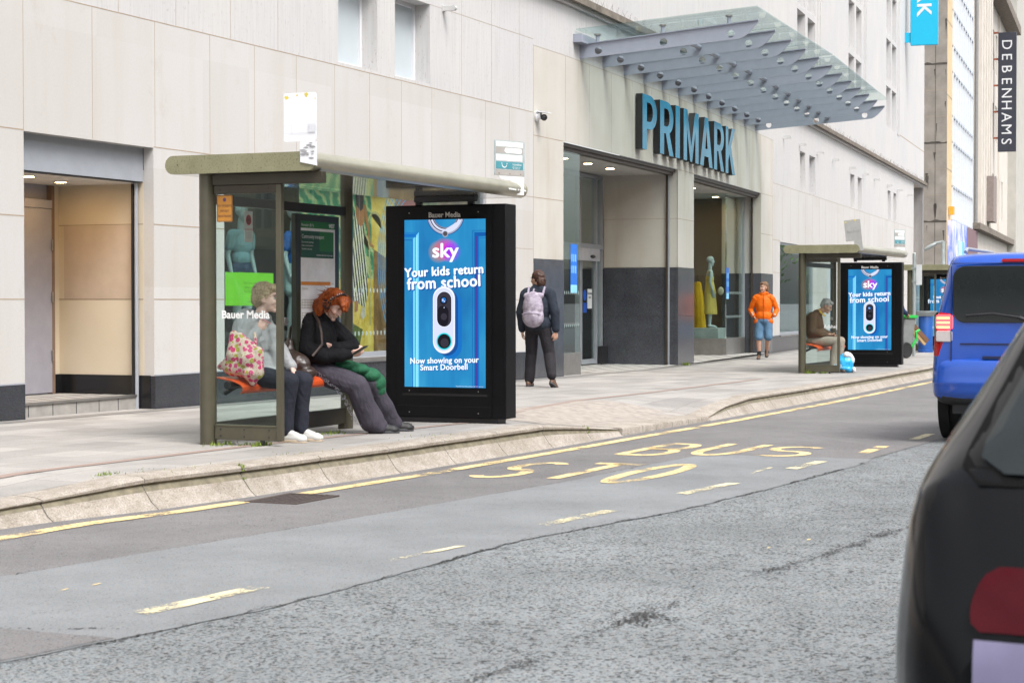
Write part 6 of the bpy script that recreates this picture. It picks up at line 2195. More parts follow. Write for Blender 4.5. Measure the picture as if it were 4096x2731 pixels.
co = loft_vehicle(cx_, cprof, 60, creg, car, {'side_window': CARGL, 'windscreen': CARGL, 'sill': SILLB, 'body': CARP})
# rear glass, lamps and seals follow the raked tail surface
_TX = [k * .004 for k in range(260)]
_TAB = []
for x in _TX:
    cp = cprof(x)
    t_ = [(k / (len(cp) - 1), c) for k, c in enumerate(cp)]
    _TAB.append([crom(t_, k / 80) for k in range(81)])
def rear_x(y, z):
    """How far forward the tail surface lies at height z and half-width |y|."""
    a = abs(y)
    for x, row in zip(_TX, _TAB):
        best = -1
        for (y0, z0), (y1, z1) in zip(row, row[1:]):
            if min(z0, z1) <= z <= max(z0, z1) and abs(z1 - z0) > 1e-9:
                best = max(best, y0 + (y1 - y0) * (z - z0) / (z1 - z0))
        if best >= a:
            return x
    return _TX[-1]
def tail_patch(name, edge, v0, v1, m, out, nu=22, nv=14, parent=car):
    vs, fs = [], []
    for j in range(nv + 1):
        z = v0 + (v1 - v0) * j / nv
        ya, yb = edge(j / nv)
        for i in range(nu + 1):
            y = ya + (yb - ya) * i / nu
            zz = z
            vs.append((rear_x(y, zz) - out, y, zz + out * .4))
    for j in range(nv):
        for i in range(nu):
            q = j * (nu + 1) + i
            fs.append((q, q + nu + 1, q + nu + 2, q + 1) if edge(0)[1] > edge(0)[0] else (q, q + 1, q + nu + 2, q + nu + 1))
    mb = MB()
    mb.add(vs, fs, m)
    return mb.build(name, parent, angle=60)
def rnd(v, r=.14):
    d = min(v, 1 - v)
    return 0 if d > r else (1 - sqrt(max(0, 1 - ((r - d) / r) ** 2)))
SEALM = mat('black_rubber_seal', (0.003, 0.003, 0.003), .6, spec=.1)
tail_patch('rear_window_seal', lambda v: (-(.735 - .16 * v - .06 * rnd(v)), .735 - .16 * v - .06 * rnd(v)), .955, 1.385, SEALM, .004)
tail_patch('rear_window', lambda v: (-(.70 - .16 * v - .07 * rnd(v)), .70 - .16 * v - .07 * rnd(v)), .975, 1.365, CARGL, .009)
for sg in (1, -1):
    tail_patch('tail_lamp', lambda v: (sg * .20, sg * (.685 - .03 * rnd(v, .5) - .03 * v)), .70, .815, LAMPD, .010, 20, 8)
tail_patch('number_plate', lambda v: (.14, .665), .585, .685, mat('lavender_grey_plate', (0.19, 0.175, 0.28), .5), .012, 14, 4)
mb = MB()
mb.box(.12, .16, .838, .85, .50, .56, mat('amber_reflector', (0.55, 0.20, 0.02), .3))
mb.build('side_reflector', car)
mb = MB()
mb.box(.2, 3.8, -.7, .7, .18, .3, DKMET)
mb.build('underbody', car)
for x in (.72, 3.2):
    for y in (.76, -.76):
        wheel(car, x, y, .31, .2)
mb = MB()
for x in (.72, 3.2):
    for y in (.82, -.82):
        mb.tube([(x, y - .06, .32), (x, y + .066, .32)], .37, MATS['wheel_arch_black'], 30)
mb.build('wheel_arch', car)

# ------------------------------------------------------------------ people
def cap_mesh(bm, p0, r0, p1, r1, seg=14, flat=1.0, fdir=None):
    """Tapered capsule; flat squeezes it along fdir."""
    p0, p1 = V(p0), V(p1)
    d = p1 - p0
    L = d.length
    d = d.normalized() if L > 1e-6 else V((0, 0, 1))
    u = d.orthogonal().normalized()
    if fdir is not None:
        f = V(fdir); f = f - d * f.dot(d)
        if f.length > 1e-5: u = f.normalized()
    w = d.cross(u)
    rings = []
    for k in range(6):
        a = -pi / 2 + (pi / 2) * k / 5
        rings.append((p0 + d * (r0 * sin(a)), max(r0 * cos(a), 1e-4)))
    for k in range(6):
        a = (pi / 2) * k / 5
        rings.append((p1 + d * (r1 * sin(a)), max(r1 * cos(a), 1e-4)))
    vs = []
    for c, r in rings:
        vs.append([bm.verts.new(c + u * (r * flat * cos(2 * pi * j / seg)) + w * (r * sin(2 * pi * j / seg))) for j in range(seg)])
    for a, b in zip(vs, vs[1:]):
        for j in range(seg):
            bm.faces.new((a[j], a[(j + 1) % seg], b[(j + 1) % seg], b[j]))
    bm.faces.new(list(reversed(vs[0]))); bm.faces.new(vs[-1])

def ell_mesh(bm, c, r, R=None):
    m = (R.to_4x4() if R is not None else Matrix())
    bmesh.ops.create_uvsphere(bm, u_segments=18, v_segments=12, radius=1.0, matrix=Matrix.Translation(V(c)) @ m @ Matrix.Diagonal((*r, 1)))

def blob(name, parent, shapes, m, voxel=0.008, smooth=4, disp=None, decimate=None, extra=None):
    """Union of overlapping tapered limbs into one continuous skin."""
    bm = bmesh.new()
    for s in shapes:
        if s[0] == 'c': cap_mesh(bm, *s[1:5], **(s[5] if len(s) > 5 else {}))
        else: ell_mesh(bm, s[1], s[2], s[3] if len(s) > 3 else None)
    me = bpy.data.meshes.new(name)
    bm.to_mesh(me); bm.free()
    o = bpy.data.objects.new(name, me)
    COL.objects.link(o)
    r = o.modifiers.new('r', 'REMESH'); r.mode = 'VOXEL'; r.voxel_size = voxel
    if smooth:
        sm = o.modifiers.new('s', 'SMOOTH'); sm.iterations = smooth; sm.factor = 0.5
    dg = bpy.context.evaluated_depsgraph_get()
    me2 = bpy.data.meshes.new_from_object(o.evaluated_get(dg))
    o.modifiers.clear()
    o.data = me2
    bpy.data.meshes.remove(me)
    me2.name = name
    if disp:
        nv = [v.normal.copy() for v in me2.vertices]
        for v, n in zip(me2.vertices, nv):
            v.co = v.co + n * disp(v.co)
    me2.materials.clear()
    me2.materials.append(m)
    if extra: extra(me2)
    me2.shade_smooth()
    o.parent = parent
    ROOTM[o.name] = ROOTM.get(parent.name, Matrix())
    return o

def folds(amp, f=9.0, dirs=(1, 1, 1.6), fine=0.35, seed=0.0):
    def fn(p):
        q = V((p.x * f * dirs[0] + seed, p.y * f * dirs[1], p.z * f * dirs[2]))
        a = noise.noise(q)
        b = noise.noise(q * 2.3 + V((3, 1, 7)))
        c = noise.noise(q * 0.5 + V((9, 4, 2)))
        return 0.62 * amp * (1.1 * a + 0.9 * c + 0.55 * fine * b)
    return fn

def cloth(name, c, rough=0.85, var=0.12, bmp=0.15, bscale=220, sheen=0.0):
    def fn(nt, o):
        v = coords(nt)
        col = ramp(nt, noise_fac(nt, 5.0, 5, .6, v), [(.3, tuple(k * (1 - var) for k in c)), (.7, tuple(k * (1 + var) for k in c))])
        w = N(nt, 'ShaderNodeTexNoise', Scale=1.0, Detail=4.0, Roughness=0.5, Distortion=1.2)
        nt.links.new(coords(nt, (13, 13, 8)), w.inputs['Vector'])
        n1 = bump(nt, w.outputs['Fac'], .55, .03)
        principled(nt, o, col, rough, 0, bump(nt, noise_fac(nt, bscale, 3, .5, v), bmp, .01, n1), .25)
    return custom(name, fn)

SKIN = custom('skin', lambda nt, o: (lambda p: (setattr(p.inputs['Subsurface Weight'], 'default_value', 0.12), setattr(p.inputs['Subsurface Radius'], 'default_value', (0.01, 0.004, 0.002))))(principled(nt, o, ramp(nt, noise_fac(nt, 14, 4, 0.6, coords(nt)), [(0.3, (0.46, 0.25, 0.18)), (0.7, (0.56, 0.34, 0.25))]), 0.5)))
SKINP = custom('pale_skin', lambda nt, o: principled(nt, o, ramp(nt, noise_fac(nt, 16, 4, 0.6, coords(nt)), [(0.3, (0.55, 0.34, 0.28)), (0.7, (0.63, 0.42, 0.35))]), 0.5))
EYEW = mat('eye_white', (0.6, 0.58, 0.55), 0.3)
EYED = mat('dark_iris', (0.03, 0.02, 0.015), 0.2)
BROW = mat('brow_hair', (0.12, 0.07, 0.04), 0.8)

def head_frame(c, fwd, up=(0, 0, 1), tilt=0.0):
    f = V(fwd).normalized()
    u = V(up)
    u = (u - f * u.dot(f)).normalized()
    l = u.cross(f)
    R = Matrix(((f.x, l.x, u.x), (f.y, l.y, u.y), (f.z, l.z, u.z)))
    return Matrix.Translation(V(c)) @ R.to_4x4()

def head_shapes(H, s=1.0, jaw=1.0):
    R = H.to_3x3()
    P = lambda x, y, z: H @ V((x * s, y * s, z * s))
    e = lambda c, r: ('e', P(*c), tuple(k * s for k in r), R)
    sh = [e((-.012, 0, .035), (.096, .076, .088)), e((.030, 0, -.02), (.060, .063, .085)), e((.042, 0, -.075), (.042 * jaw, .047 * jaw, .038)), e((.076, 0, -.102), (.020, .024, .018)),
          e((.078, 0, .034), (.016, .046, .013)), e((.066, .034, -.03), (.026, .022, .026)), e((.066, -.034, -.03), (.026, .022, .026)),
          ('c', P(.086, 0, .018), .009 * s, P(.108, 0, -.024), .0135 * s), e((.098, .011, -.032), (.010, .009, .008)), e((.098, -.011, -.032), (.010, .009, .008)),
          e((.084, 0, -.058), (.012, .024, .0065)), e((.083, 0, -.070), (.012, .022, .0075)),
          e((-.004, .076, -.008), (.020, .009, .032)), e((-.004, -.076, -.008), (.020, .009, .032)), e((.002, .073, -.03), (.012, .008, .012)), e((.002, -.073, -.03), (.012, .008, .012)),
          e((.01, 0, -.055), (.05, .055, .05))]
    return sh

def eyes(parent, H, s=1.0, closed=False, brow=BROW):
    mb = MB()
    R = H.to_3x3()
    P = lambda x, y, z: H @ V((x * s, y * s, z * s))
    for y in (.031, -.031):
        if not closed:
            mb.ell(P(.078, y, .004), (.013 * s, .015 * s, .009 * s), EYEW, seg=10, ring=8, R=R)
            mb.ell(P(.089, y, .003), (.004 * s, .0065 * s, .0065 * s), EYED, seg=8, ring=6, R=R)
        mb.tube([P(.088, y - .016, .010), P(.093, y, .0125), P(.086, y + .016, .010)], .0025 * s, BROW, 6)
        mb.tube([P(.090, y - .019, .026), P(.095, y - .002, .031), P(.083, y + .020, .027)], .0042 * s, brow, 6)
    mb.tube([P(.092, -.018, -.0635), P(.0965, 0, -.0645), P(.092, .018, -.0635)], .0022 * s, mat('lip_line', (0.28, 0.09, 0.07), .5), 6)
    return mb.build('eyes', parent, fix=False)

def hand_shapes(w, d, n, curl=0.5, s=1.0, side=1, spread=0.0):
    """Wrist w, direction d, palm normal n (towards which fingers curl), thumb on side (+1/-1 along n x d)."""
    w, d, n = V(w), V(d).normalized(), V(n)
    n = (n - d * n.dot(d)).normalized()
    a = n.cross(d) * side
    sh = [('c', w - d * .01, .026 * s, w + d * .03 * s, .028 * s, dict(flat=.75, fdir=n)), ('c', w + d * .035 * s + a * .018 * s, .026 * s, w + d * .075 * s + a * .02 * s, .02 * s, dict(flat=.6, fdir=n)), ('c', w + d * .035 * s - a * .016 * s, .026 * s, w + d * .07 * s - a * .02 * s, .02 * s, dict(flat=.6, fdir=n))]
    for k, (o, L) in enumerate(((.032, .068), (.011, .078), (-.011, .072), (-.031, .056))):
        p = w + d * .082 * s + a * o * s
        c1 = curl * (1 + .12 * k)
        d1 = (d * cos(c1) + n * sin(c1)) + a * (o * spread * 6)
        d1.normalize()
        q = p + d1 * L * .52 * s
        c2 = c1 + curl * 1.0
        d2 = d * cos(c2) + n * sin(c2)
        r_ = q + d2.normalized() * L * .5 * s
        sh += [('c', p, .0092 * s, q, .0088 * s), ('c', q, .0088 * s, r_, .0075 * s)]
    t0 = w + d * .025 * s + a * .030 * s
    t1 = t0 + (d * .75 + a * .55 + n * .35).normalized() * .038 * s
    t2 = t1 + (d * .92 + n * .45).normalized() * .034 * s
    sh += [('c', t0, .014 * s, t1, .0105 * s), ('c', t1, .0105 * s, t2, .0085 * s)]
    return sh

def limb(*pts):
    return [('c', a[0], a[1], b[0], b[1]) for a, b in zip(pts, pts[1:])]

def shoe(parent, heel, toe, m, sole, h=0.075, name='shoe', w=0.045):
    heel, toe = V(heel), V(toe)
    d = (toe - heel); d.z = 0
    L = d.length; d.normalize()
    l = V((-d.y, d.x, 0))
    z0 = min(heel.z, toe.z)
    P = lambda a, b, c: heel + d * (a * L) + l * b + V((0, 0, c))
    mb_ = [('e', P(.18, 0, .045), (.055, w * .85, .045)), ('c', P(.18, 0, .04), w * .82, P(.80, 0, .032), w * .92, dict(flat=1.0)), ('e', P(.80, 0, .030), (.062, w, .036)), ('c', P(.22, 0, .06), w * .8, P(.30, 0, h + .02), w * .72), ('c', P(.32, 0, .075), .034, P(.66, 0, .05), .032)]
    R = Matrix(((d.x, l.x, 0), (d.y, l.y, 0), (0, 0, 1)))
    mb_[0] = (*mb_[0], R); mb_[2] = (*mb_[2], R)
    def clampz(me):
        for v in me.vertices:
            if v.co.z < z0 + .012: v.co.z = z0 + .012
    o = blob(name, parent, mb_, m, 0.006, 3, None, extra=clampz)
    mb = MB()
    out = []
    for k in range(24):
        a = 2 * pi * k / 24
        x = .5 + .53 * cos(a)
        ww = w * 1.04 * (1.0 if x > .5 else .86)
        y = ww * (abs(sin(a)) ** .7) * (1 if sin(a) > 0 else -1)
        q = P(x, y, 0)
        out.append((q.x, q.y))
    mb.prism(out, z0, z0 + .024, sole)
    mb.build('sole', o, bevel=.004)
    return o

def hair_strands(mb, roots, m, seed=0):
    """roots: list of (point, direction list) polylines turned into thin tapered locks."""
    for pts, r in roots:
        n = len(pts)
        mb.tube(pts, [r * (1 - .8 * k / (n - 1)) for k in range(n)], m, 5)

def hair_mat(name, c0, c1, scale=(60, 60, 10)):
    def fn(nt, o):
        f = noise_fac(nt, 1.0, 5, 0.65, coords(nt, scale))
        principled(nt, o, ramp(nt, f, [(0.3, c0), (0.65, c1)]), 0.55, 0, bump(nt, f, 0.6, 0.004), 0.4)
    return custom(name, fn)

def person(label, loc, rz):
    return thing('person', label, 'person', loc, rz)

# Local frames: +x is the way the body faces, +y its left, z up from the ground.

# ---- 1. older woman in a pale grey coat, seated, facing the road, head turned along the street
o1 = (13.52, 8.08, -0.005)
w1 = person('older woman in pale grey hooded coat and dark trousers sitting behind the shelter end glass', o1, -pi / 2)
# local: x = 8.08 - Y, y = X - 13.52  (left side = further along the street)
HAIRB = hair_mat('ash_blonde_hair', (0.20, 0.135, 0.075), (0.45, 0.335, 0.20), (70, 70, 16))
COAT = cloth('silver_grey_coat', (0.30, 0.305, 0.315), 0.55, 0.06, 0.1, 90)
NAVY = cloth('dark_navy_trousers', (0.018, 0.020, 0.030))
H1 = head_frame((0.06, 0.01, 1.185), (1.0, 0.20, -0.03))
body = head_shapes(H1, 0.98) + limb(((-.02, 0, 1.00), .052), ((.03, 0.0, 1.09), .05)) + [('e', (-.05, 0, .80), (.10, .15, .20)), ('e', (-.04, 0, .56), (.11, .16, .10))]
body += hand_shapes((.045, -.085, .925), (.25, .35, .75), (-.6, .5, .1), 1.15, .95, 1) + hand_shapes((.27, .07, .605), (.55, -.1, -.75), (-.5, 0, -.4), .55, .95, -1)
body += limb(((-.06, -.16, .95), .04), ((-.03, -.22, .76), .036), ((.04, -.09, .92), .026)) + limb(((-.06, .16, .95), .04), ((.06, .22, .74), .035), ((.26, .08, .61), .026))
body += limb(((0, -.09, .55), .06), ((.36, -.09, .50), .045), ((.30, -.08, .12), .035)) + limb(((0, .09, .55), .06), ((.38, .09, .50), .045), ((.34, .09, .12), .035))
b1 = blob('body', w1, body, SKINP, 0.0065, 2)
eyes(b1, H1, 0.98)
coat = [('e', (-.05, 0, .83), (.15, .20, .22)), ('e', (-.02, 0, .62), (.165, .20, .15)), ('e', (.06, 0, .55), (.15, .19, .09)), ('c', (-.06, -.15, .97), .085, (-.06, .15, .97), .085), ('e', (-.12, 0, 1.02), (.09, .13, .08)), ('c', (.0, -.06, 1.02), .05, (.02, .07, 1.01), .05),
        ('c', (.10, 0.02, .93), .05, (.15, 0.02, .62), .05), ('c', (.15, 0.02, .62), .05, (.17, -.02, .50), .035)]
coat += limb(((-.06, -.18, .95), .078), ((-.07, -.24, .76), .072)) + limb(((-.07, -.24, .76), .074), ((.0, -.15, .84), .066), ((.03, -.10, .905), .05))
coat += limb(((-.05, .18, .95), .078), ((.06, .23, .75), .066), ((.16, .16, .67), .058), ((.245, .09, .625), .05))
blob('coat', w1, coat, COAT, 0.0085, 3, folds(0.011, 8.5, (1, 1, 1.9), .5))
mb = MB()
for k in range(3):
    mb.tube([(.145 + .01 * k, .02 + .002 * k, .93 - .1 * k), (.17, .022, .87 - .11 * k), (.185, .02, .80 - .1 * k)], .006, mat('coat_seam', (.22, .22, .23), .7), 6)
mb.tube([(-.02, -.11, 1.055), (.07, -.08, 1.02), (.115, -.02, .975)], .0045, mat('pink_piping', (.55, .18, .20), .7), 6)
mb.build('coat_trim', w1)
trou = [('e', (-.03, 0, .54), (.15, .185, .085))] + limb(((0, -.095, .55), .095), ((.34, -.09, .505), .075), ((.31, -.085, .30), .066), ((.30, -.08, .10), .062)) + limb(((0, .095, .55), .095), ((.37, .09, .505), .075), ((.345, .09, .30), .066), ((.34, .09, .10), .062))
blob('trousers', w1, trou, NAVY, 0.0085, 3, folds(0.007, 9, (1, 1, 1), .4, 5))
WSH, WSO = mat('white_trainer_leather', (0.52, 0.515, 0.49), .5, var=.1), mat('cream_sole', (.50, .40, .30), .7)
shoe(w1, (.25, -.08, 0.005), (.49, -.10, 0.005), WSH, WSO); shoe(w1, (.29, .09, 0.005), (.53, .10, 0.005), WSH, WSO)
def scalp(H, s, ext, back=0.0):
    R = H.to_3x3()
    return [('e', H @ V((-.022 * s, 0, .048 * s)), tuple(k * s for k in ext), R)]
hs = [('e', H1 @ V((-.025, 0, .05)), (.105, .089, .092), H1.to_3x3()), ('e', H1 @ V((-.07, 0, -.0)), (.06, .078, .085), H1.to_3x3()), ('e', H1 @ V((.055, 0, .085)), (.045, .068, .036), H1.to_3x3()), ('e', H1 @ V((-.035, -.072, .02)), (.045, .018, .05), H1.to_3x3()), ('e', H1 @ V((-.035, .072, .02)), (.045, .018, .05), H1.to_3x3())]
blob('hair', w1, hs, HAIRB, 0.0055, 2, lambda p: 0.006 * noise.noise(V((p.x * 26, p.y * 26, p.z * 60))) + 0.004 * noise.noise(p * 90))

# ---- 2. red-haired woman in a black sweatshirt, perched on the bench with legs out
o2 = (14.62, 8.12, -0.01)
w2_ = person('red-haired woman in black sweatshirt and wide grey trousers looking down at her phone', o2, -pi / 2)
# local x = 8.12 - Y ; y = X - 14.62
HAIRR = hair_mat('copper_red_hair', (0.085, 0.012, 0.002), (0.44, 0.095, 0.012), (55, 55, 14))
BLK = cloth('black_sweatshirt', (0.005, 0.005, 0.0068), var=.2)
GREYT = cloth('washed_grey_denim', (0.052, 0.047, 0.062), .9, .25)
H2 = head_frame((0.14, 0.0, 1.13), (0.74, -0.14, -0.60), (0.45, 0, 1))
body = head_shapes(H2, 0.98) + limb(((.0, 0, 1.0), .052), ((.08, 0, 1.07), .05)) + [('e', (-.02, 0, .82), (.10, .14, .2)), ('e', (.0, 0, .58), (.11, .15, .1))]
body += hand_shapes((.335, -.05, .705), (.85, .25, .20), (-.2, .6, .6), .75, .95, 1) + hand_shapes((.10, .02, .755), (.2, -.9, .05), (-.6, -.2, .2), .6, .95, 1)
body += limb(((-.04, -.17, .97), .04), ((-.02, -.22, .74), .036), ((.32, -.06, .70), .026)) + limb(((.0, .17, .97), .04), ((.16, .22, .76), .036), ((.12, .03, .75), .026))
body += limb(((.03, -.09, .54), .06), ((.37, -.02, .46), .045), ((.48, .13, .10), .035)) + limb(((.03, .09, .54), .06), ((.38, .24, .45), .045), ((.47, .44, .12), .035))
b2 = blob('body', w2_, body, SKINP, 0.0065, 2)
eyes(b2, H2, 0.98, True, mat('ginger_brow', (0.25, 0.07, 0.02), .8))
top = [('e', (-.02, 0, .83), (.155, .195, .22)), ('e', (.02, 0, .66), (.165, .20, .12)), ('c', (-.04, -.15, .975), .085, (.0, .15, .975), .085), ('c', (.0, 0, 1.0), .085, (.04, 0, 1.03), .07), ('e', (-.09, 0, .88), (.09, .16, .15))]
top += limb(((-.03, -.18, .95), .084), ((-.03, -.235, .75), .078), ((.12, -.17, .685), .072), ((.26, -.09, .69), .064), ((.315, -.065, .695), .045)) + limb(((.01, .18, .95), .084), ((.19, .22, .78), .075), ((.24, .16, .75), .07), ((.15, .04, .755), .055))
blob('sweatshirt', w2_, top, BLK, 0.0085, 3, folds(0.011, 8, (1, 1, 1.5), .45, 2))
tr2 = [('e', (.0, 0, .55), (.165, .185, .10))] + limb(((.03, -.10, .55), .11), ((.22, -.07, .48), .108), ((.37, -.02, .43), .10), ((.42, .05, .25), .102), ((.45, .11, .12), .112), ((.50, .15, .06), .088))
tr2 += limb(((.05, .09, .55), .10), ((.38, .24, .44), .09), ((.43, .35, .25), .09), ((.45, .43, .12), .098), ((.49, .47, .07), .08))
def flat_floor(me):
    for v in me.vertices:
        if v.co.z < .012: v.co.z = .012 + (v.co.z - .012) * .05
blob('trousers', w2_, tr2, GREYT, 0.0085, 3, folds(0.012, 7, (1, 1, 1.2), .4, 9), extra=flat_floor)
# pale embroidered scrolls down the near leg
EMB = mat('pale_embroidery', (0.27, 0.27, 0.31), .8)
mb = MB()
path = [(.0, -.218, .60), (.06, -.205, .555), (.13, -.195, .505), (.19, -.185, .455), (.255, -.165, .40), (.295, -.135, .33), (.325, -.10, .26), (.345, -.07, .19), (.36, -.035, .13), (.40, .01, .085)]
for (x, y, z), (x2, y2, z2) in zip(path, path[1:]):
    for k in range(5):
        t = k / 5 + random.uniform(0, .1)
        cx_e, cy_e, cz_e = x + (x2 - x) * t, y + (y2 - y) * t + .004, z + (z2 - z) * t
        r = random.uniform(.012, .022)
        a0 = random.random() * 6.28
        sg = random.choice((-1, 1))
        pts = []
        for q in range(9):
            a = a0 + sg * q * .42
            rr = r * (1.15 - .08 * q)
            px, pz = cx_e + rr * cos(a) * 1.1, cz_e + rr * sin(a)
            pts.append((px, cy_e - .002, pz))
        mb.tube(pts, .0017, EMB, 4)
emb_obj = mb.build('embroidery', w2_, fix=False)
BSH = mat('black_trainer', (0.012, 0.012, 0.013), .6, var=.3); BSO = mat('grey_black_sole', (.05, .05, .055), .7)
shoe(w2_, (.43, .11, 0.0), (.66, .235, 0.0), BSH, BSO, w=.05); shoe(w2_, (.43, .43, 0.0), (.64, .56, 0.0), BSH, BSO, w=.05)
Rh = H2.to_3x3()
e2 = lambda c, r: ('e', H2 @ V(c), r, Rh)
hs = [e2((-.03, 0, .052), (.106, .092, .088)), e2((-.085, 0, -.01), (.072, .098, .10)), e2((-.115, 0, -.10), (.062, .095, .085)), e2((-.125, 0, -.165), (.05, .08, .05)), e2((.055, 0, .09), (.06, .075, .04)), e2((.098, -.01, .072), (.032, .055, .030)), e2((-.055, -.088, -.03), (.055, .026, .085)), e2((-.055, .088, -.03), (.055, .026, .085)), e2((-.05, -.085, -.115), (.045, .026, .06)), e2((.125, -.015, .05), (.028, .042, .026))]
hr = blob('hair', w2_, hs, HAIRR, 0.006, 2, lambda p: 0.010 * noise.noise(V((p.x * 24, p.y * 24, p.z * 18))) + 0.006 * noise.noise(V((p.x * 70, p.y * 70, p.z * 22))))
mb = MB()
up2, fw2 = Rh @ V((0, 0, 1)), Rh @ V((1, 0, 0))
for k in range(520):
    a, b = random.uniform(0, 2 * pi), random.uniform(-.75, 1.1)
    cxh, syh = cos(a) * cos(b), sin(a) * cos(b)
    if cxh > .55 and b < .35: continue
    st = H2 @ V((-.035 + .108 * cxh, .096 * syh, .045 + .10 * sin(b)))
    outw = (st - H2 @ V((-.02, 0, .03))).normalized()
    front = cxh > .35 and b > .2
    d = (outw * .55 + (fw2 * .9 - up2 * .35 if front else -fw2 * .25 - V((0, 0, 1)) * .9)).normalized()
    L = random.uniform(.009, .016) if front else random.uniform(.014, .024)
    pts = [st - outw * .006]
    for j in range(5):
        d = (d + V((random.gauss(0, .34), random.gauss(0, .34), random.gauss(0, .26))) - V((0, 0, .06))).normalized()
        pts.append(pts[-1] + d * L)
    mb.tube(pts, [.0042, .0042, .0036, .0028, .0018, .0008], HAIRR, 4, caps=False)
mb.build('locks', hr, fix=False)
hp = thing('headphones', 'black over-ear headphones with a studded band worn over red hair', 'headphones', tuple(Matrix.Translation(o2) @ Matrix.Rotation(-pi / 2, 4, 'Z') @ V((.12, 0, 1.15))))
HP = Matrix.Translation(o2) @ Matrix.Rotation(-pi / 2, 4, 'Z')
mb = MB()
band = [HP @ (H2 @ V((.0 + .02 * sin(a), .108 * cos(a), .035 + .122 * sin(a) - .02))) for a in [pi * k / 16 for k in range(17)]]
mb.tube(band, .011, DKMET, 8)
for k in (2, 3, 5, 6, 7):
    p = band[16 - k] + V((-.004, 0, .009))
    mb.ell(p + V((-.008, 0, 0)), (.005, .005, .005), WHITE, seg=8, ring=6)
mb.build('band', hp, world=True)
for sg in (1, -1):
    mb = MB()
    p, q = HP @ (H2 @ V((-.005, sg * .083, -.0))), HP @ (H2 @ V((-.005, sg * .118, -.0)))
    mb.tube([p, p.lerp(q, .2), p.lerp(q, .8), q], [.034, .042, .042, .030], DKMET, 18)
    mb.build('ear_cup', hp, world=True)
ph = thing('smartphone', 'dark smartphone held by the red-haired woman', 'phone', (14.53, 7.70, .70))
T = Matrix.Translation((14.56, 7.695, .725)) @ Matrix.Rotation(-pi / 2, 4, 'Z') @ Matrix.Rotation(-.55, 4, 'Y')
mb = MB(); mb.box(-.07, .08, -.036, .036, -.004, .004, DKMET, T); mb.build('case', ph, world=True, bevel=.003)
mb = MB(); mb.box(-.062, .072, -.032, .032, .0045, .0052, mat('dim_phone_glass', (.05, .03, .035), .1), T); mb.build('screen', ph, world=True, smooth=False)
# green jacket lying over her lap and hanging from the far knee
GRJ = cloth('bottle_green_jacket', (0.018, 0.105, 0.052), .75, .15)
gj = thing('green_jacket', 'bottle green jacket draped over the knees of the red-haired woman', 'jacket', o2, -pi / 2)
blob('cloth', gj, [('e', (.20, .06, .60), (.13, .12, .045)), ('e', (.29, .13, .56), (.13, .12, .055)), ('e', (.37, .21, .51), (.11, .10, .07)), ('e', (.42, .27, .44), (.08, .085, .09)), ('e', (.44, .29, .37), (.06, .07, .065)), ('c', (.12, -.02, .63), .04, (.36, .14, .56), .05)], GRJ, .008, 3, folds(.016, 9, (1, 1, 1), .5, 4))

# ---- bags of the two women
def floral(nt, o):
    v = coords(nt)
    vo = N(nt, 'ShaderNodeTexVoronoi', Scale=24.0, Randomness=0.7)
    nt.links.new(v, vo.inputs['Vector'])
    v2 = N(nt, 'ShaderNodeTexVoronoi', Scale=80.0)
    nt.links.new(v, v2.inputs['Vector'])
    petal = N(nt, 'ShaderNodeMath', operation='MULTIPLY_ADD'); petal.inputs[1].default_value = .30
    nt.links.new(v2.outputs['Distance'], petal.inputs[0]); nt.links.new(vo.outputs['Distance'], petal.inputs[2])
    sep = N(nt, 'ShaderNodeSeparateColor'); nt.links.new(vo.outputs['Color'], sep.inputs[0])
    pick = ramp(nt, sep.outputs[0], [(0.0, (0.55, 0.02, 0.13)), (0.36, (0.58, 0.055, 0.19)), (0.55, (0.36, 0.31, 0.035)), (0.78, (0.52, 0.04, 0.16))])
    pick.node.color_ramp.interpolation = 'CONSTANT'
    core = ramp(nt, petal.outputs[0], [(0.16, (1, 1, 1)), (0.22, (0, 0, 0))])
    inside = ramp(nt, petal.outputs[0], [(0.60, (1, 1, 1)), (0.66, (0, 0, 0))])
    spots = ramp(nt, v2.outputs['Distance'], [(0.20, (0.40, 0.13, 0.06)), (0.27, (0.60, 0.46, 0.38))])
    c = mix(nt, inside, spots, pick)
    c = mix(nt, core, c, (0.80, 0.62, 0.45))
    principled(nt, o, c, .8, 0, bump(nt, noise_fac(nt, 18, 3, .6, v), .3, .01))
FLOR = custom('pink_floral_cotton', floral)
fb = thing('tote_bag', 'pink and yellow floral cotton tote bag propped on the red bench', 'bag', (13.22, 8.04, .45))
RB = ROOTM[fb.name].inverted()
def wl(p): return RB @ V(p)
blob('bag', fb, [('e', wl((13.22, 8.05, .70)), (.07, .14, .17)), ('e', wl((13.22, 8.11, .63)), (.075, .15, .09)), ('c', wl((13.22, 8.27, .62)), .028, wl((13.22, 8.12, .70)), .07), ('c', wl((13.22, 7.97, .56)), .085, wl((13.22, 7.965, .50)), .035), ('c', wl((13.22, 7.92, .74)), .05, wl((13.22, 7.93, .58)), .06), ('c', wl((13.23, 8.15, .88)), .035, wl((13.22, 8.12, .72)), .09), ('c', wl((13.23, 8.09, .86)), .04, wl((13.22, 8.0, .7)), .1)], FLOR, .007, 4, folds(.011, 9, (1, 1, .9), .4, 11))
mb = MB()
mb.tube([(13.25, 8.15, .88), (13.29, 8.17, .96), (13.33, 8.14, 1.0)], .012, FLOR, 6); mb.tube([(13.24, 7.95, .76), (13.27, 7.97, .83), (13.31, 8.0, .90)], .011, FLOR, 6)
mb.build('handle', fb, world=True)
LEA = mat('dark_brown_leather', (0.040, 0.024, 0.019), .32, 0, .35, 8, .25, 35, spec=.6)
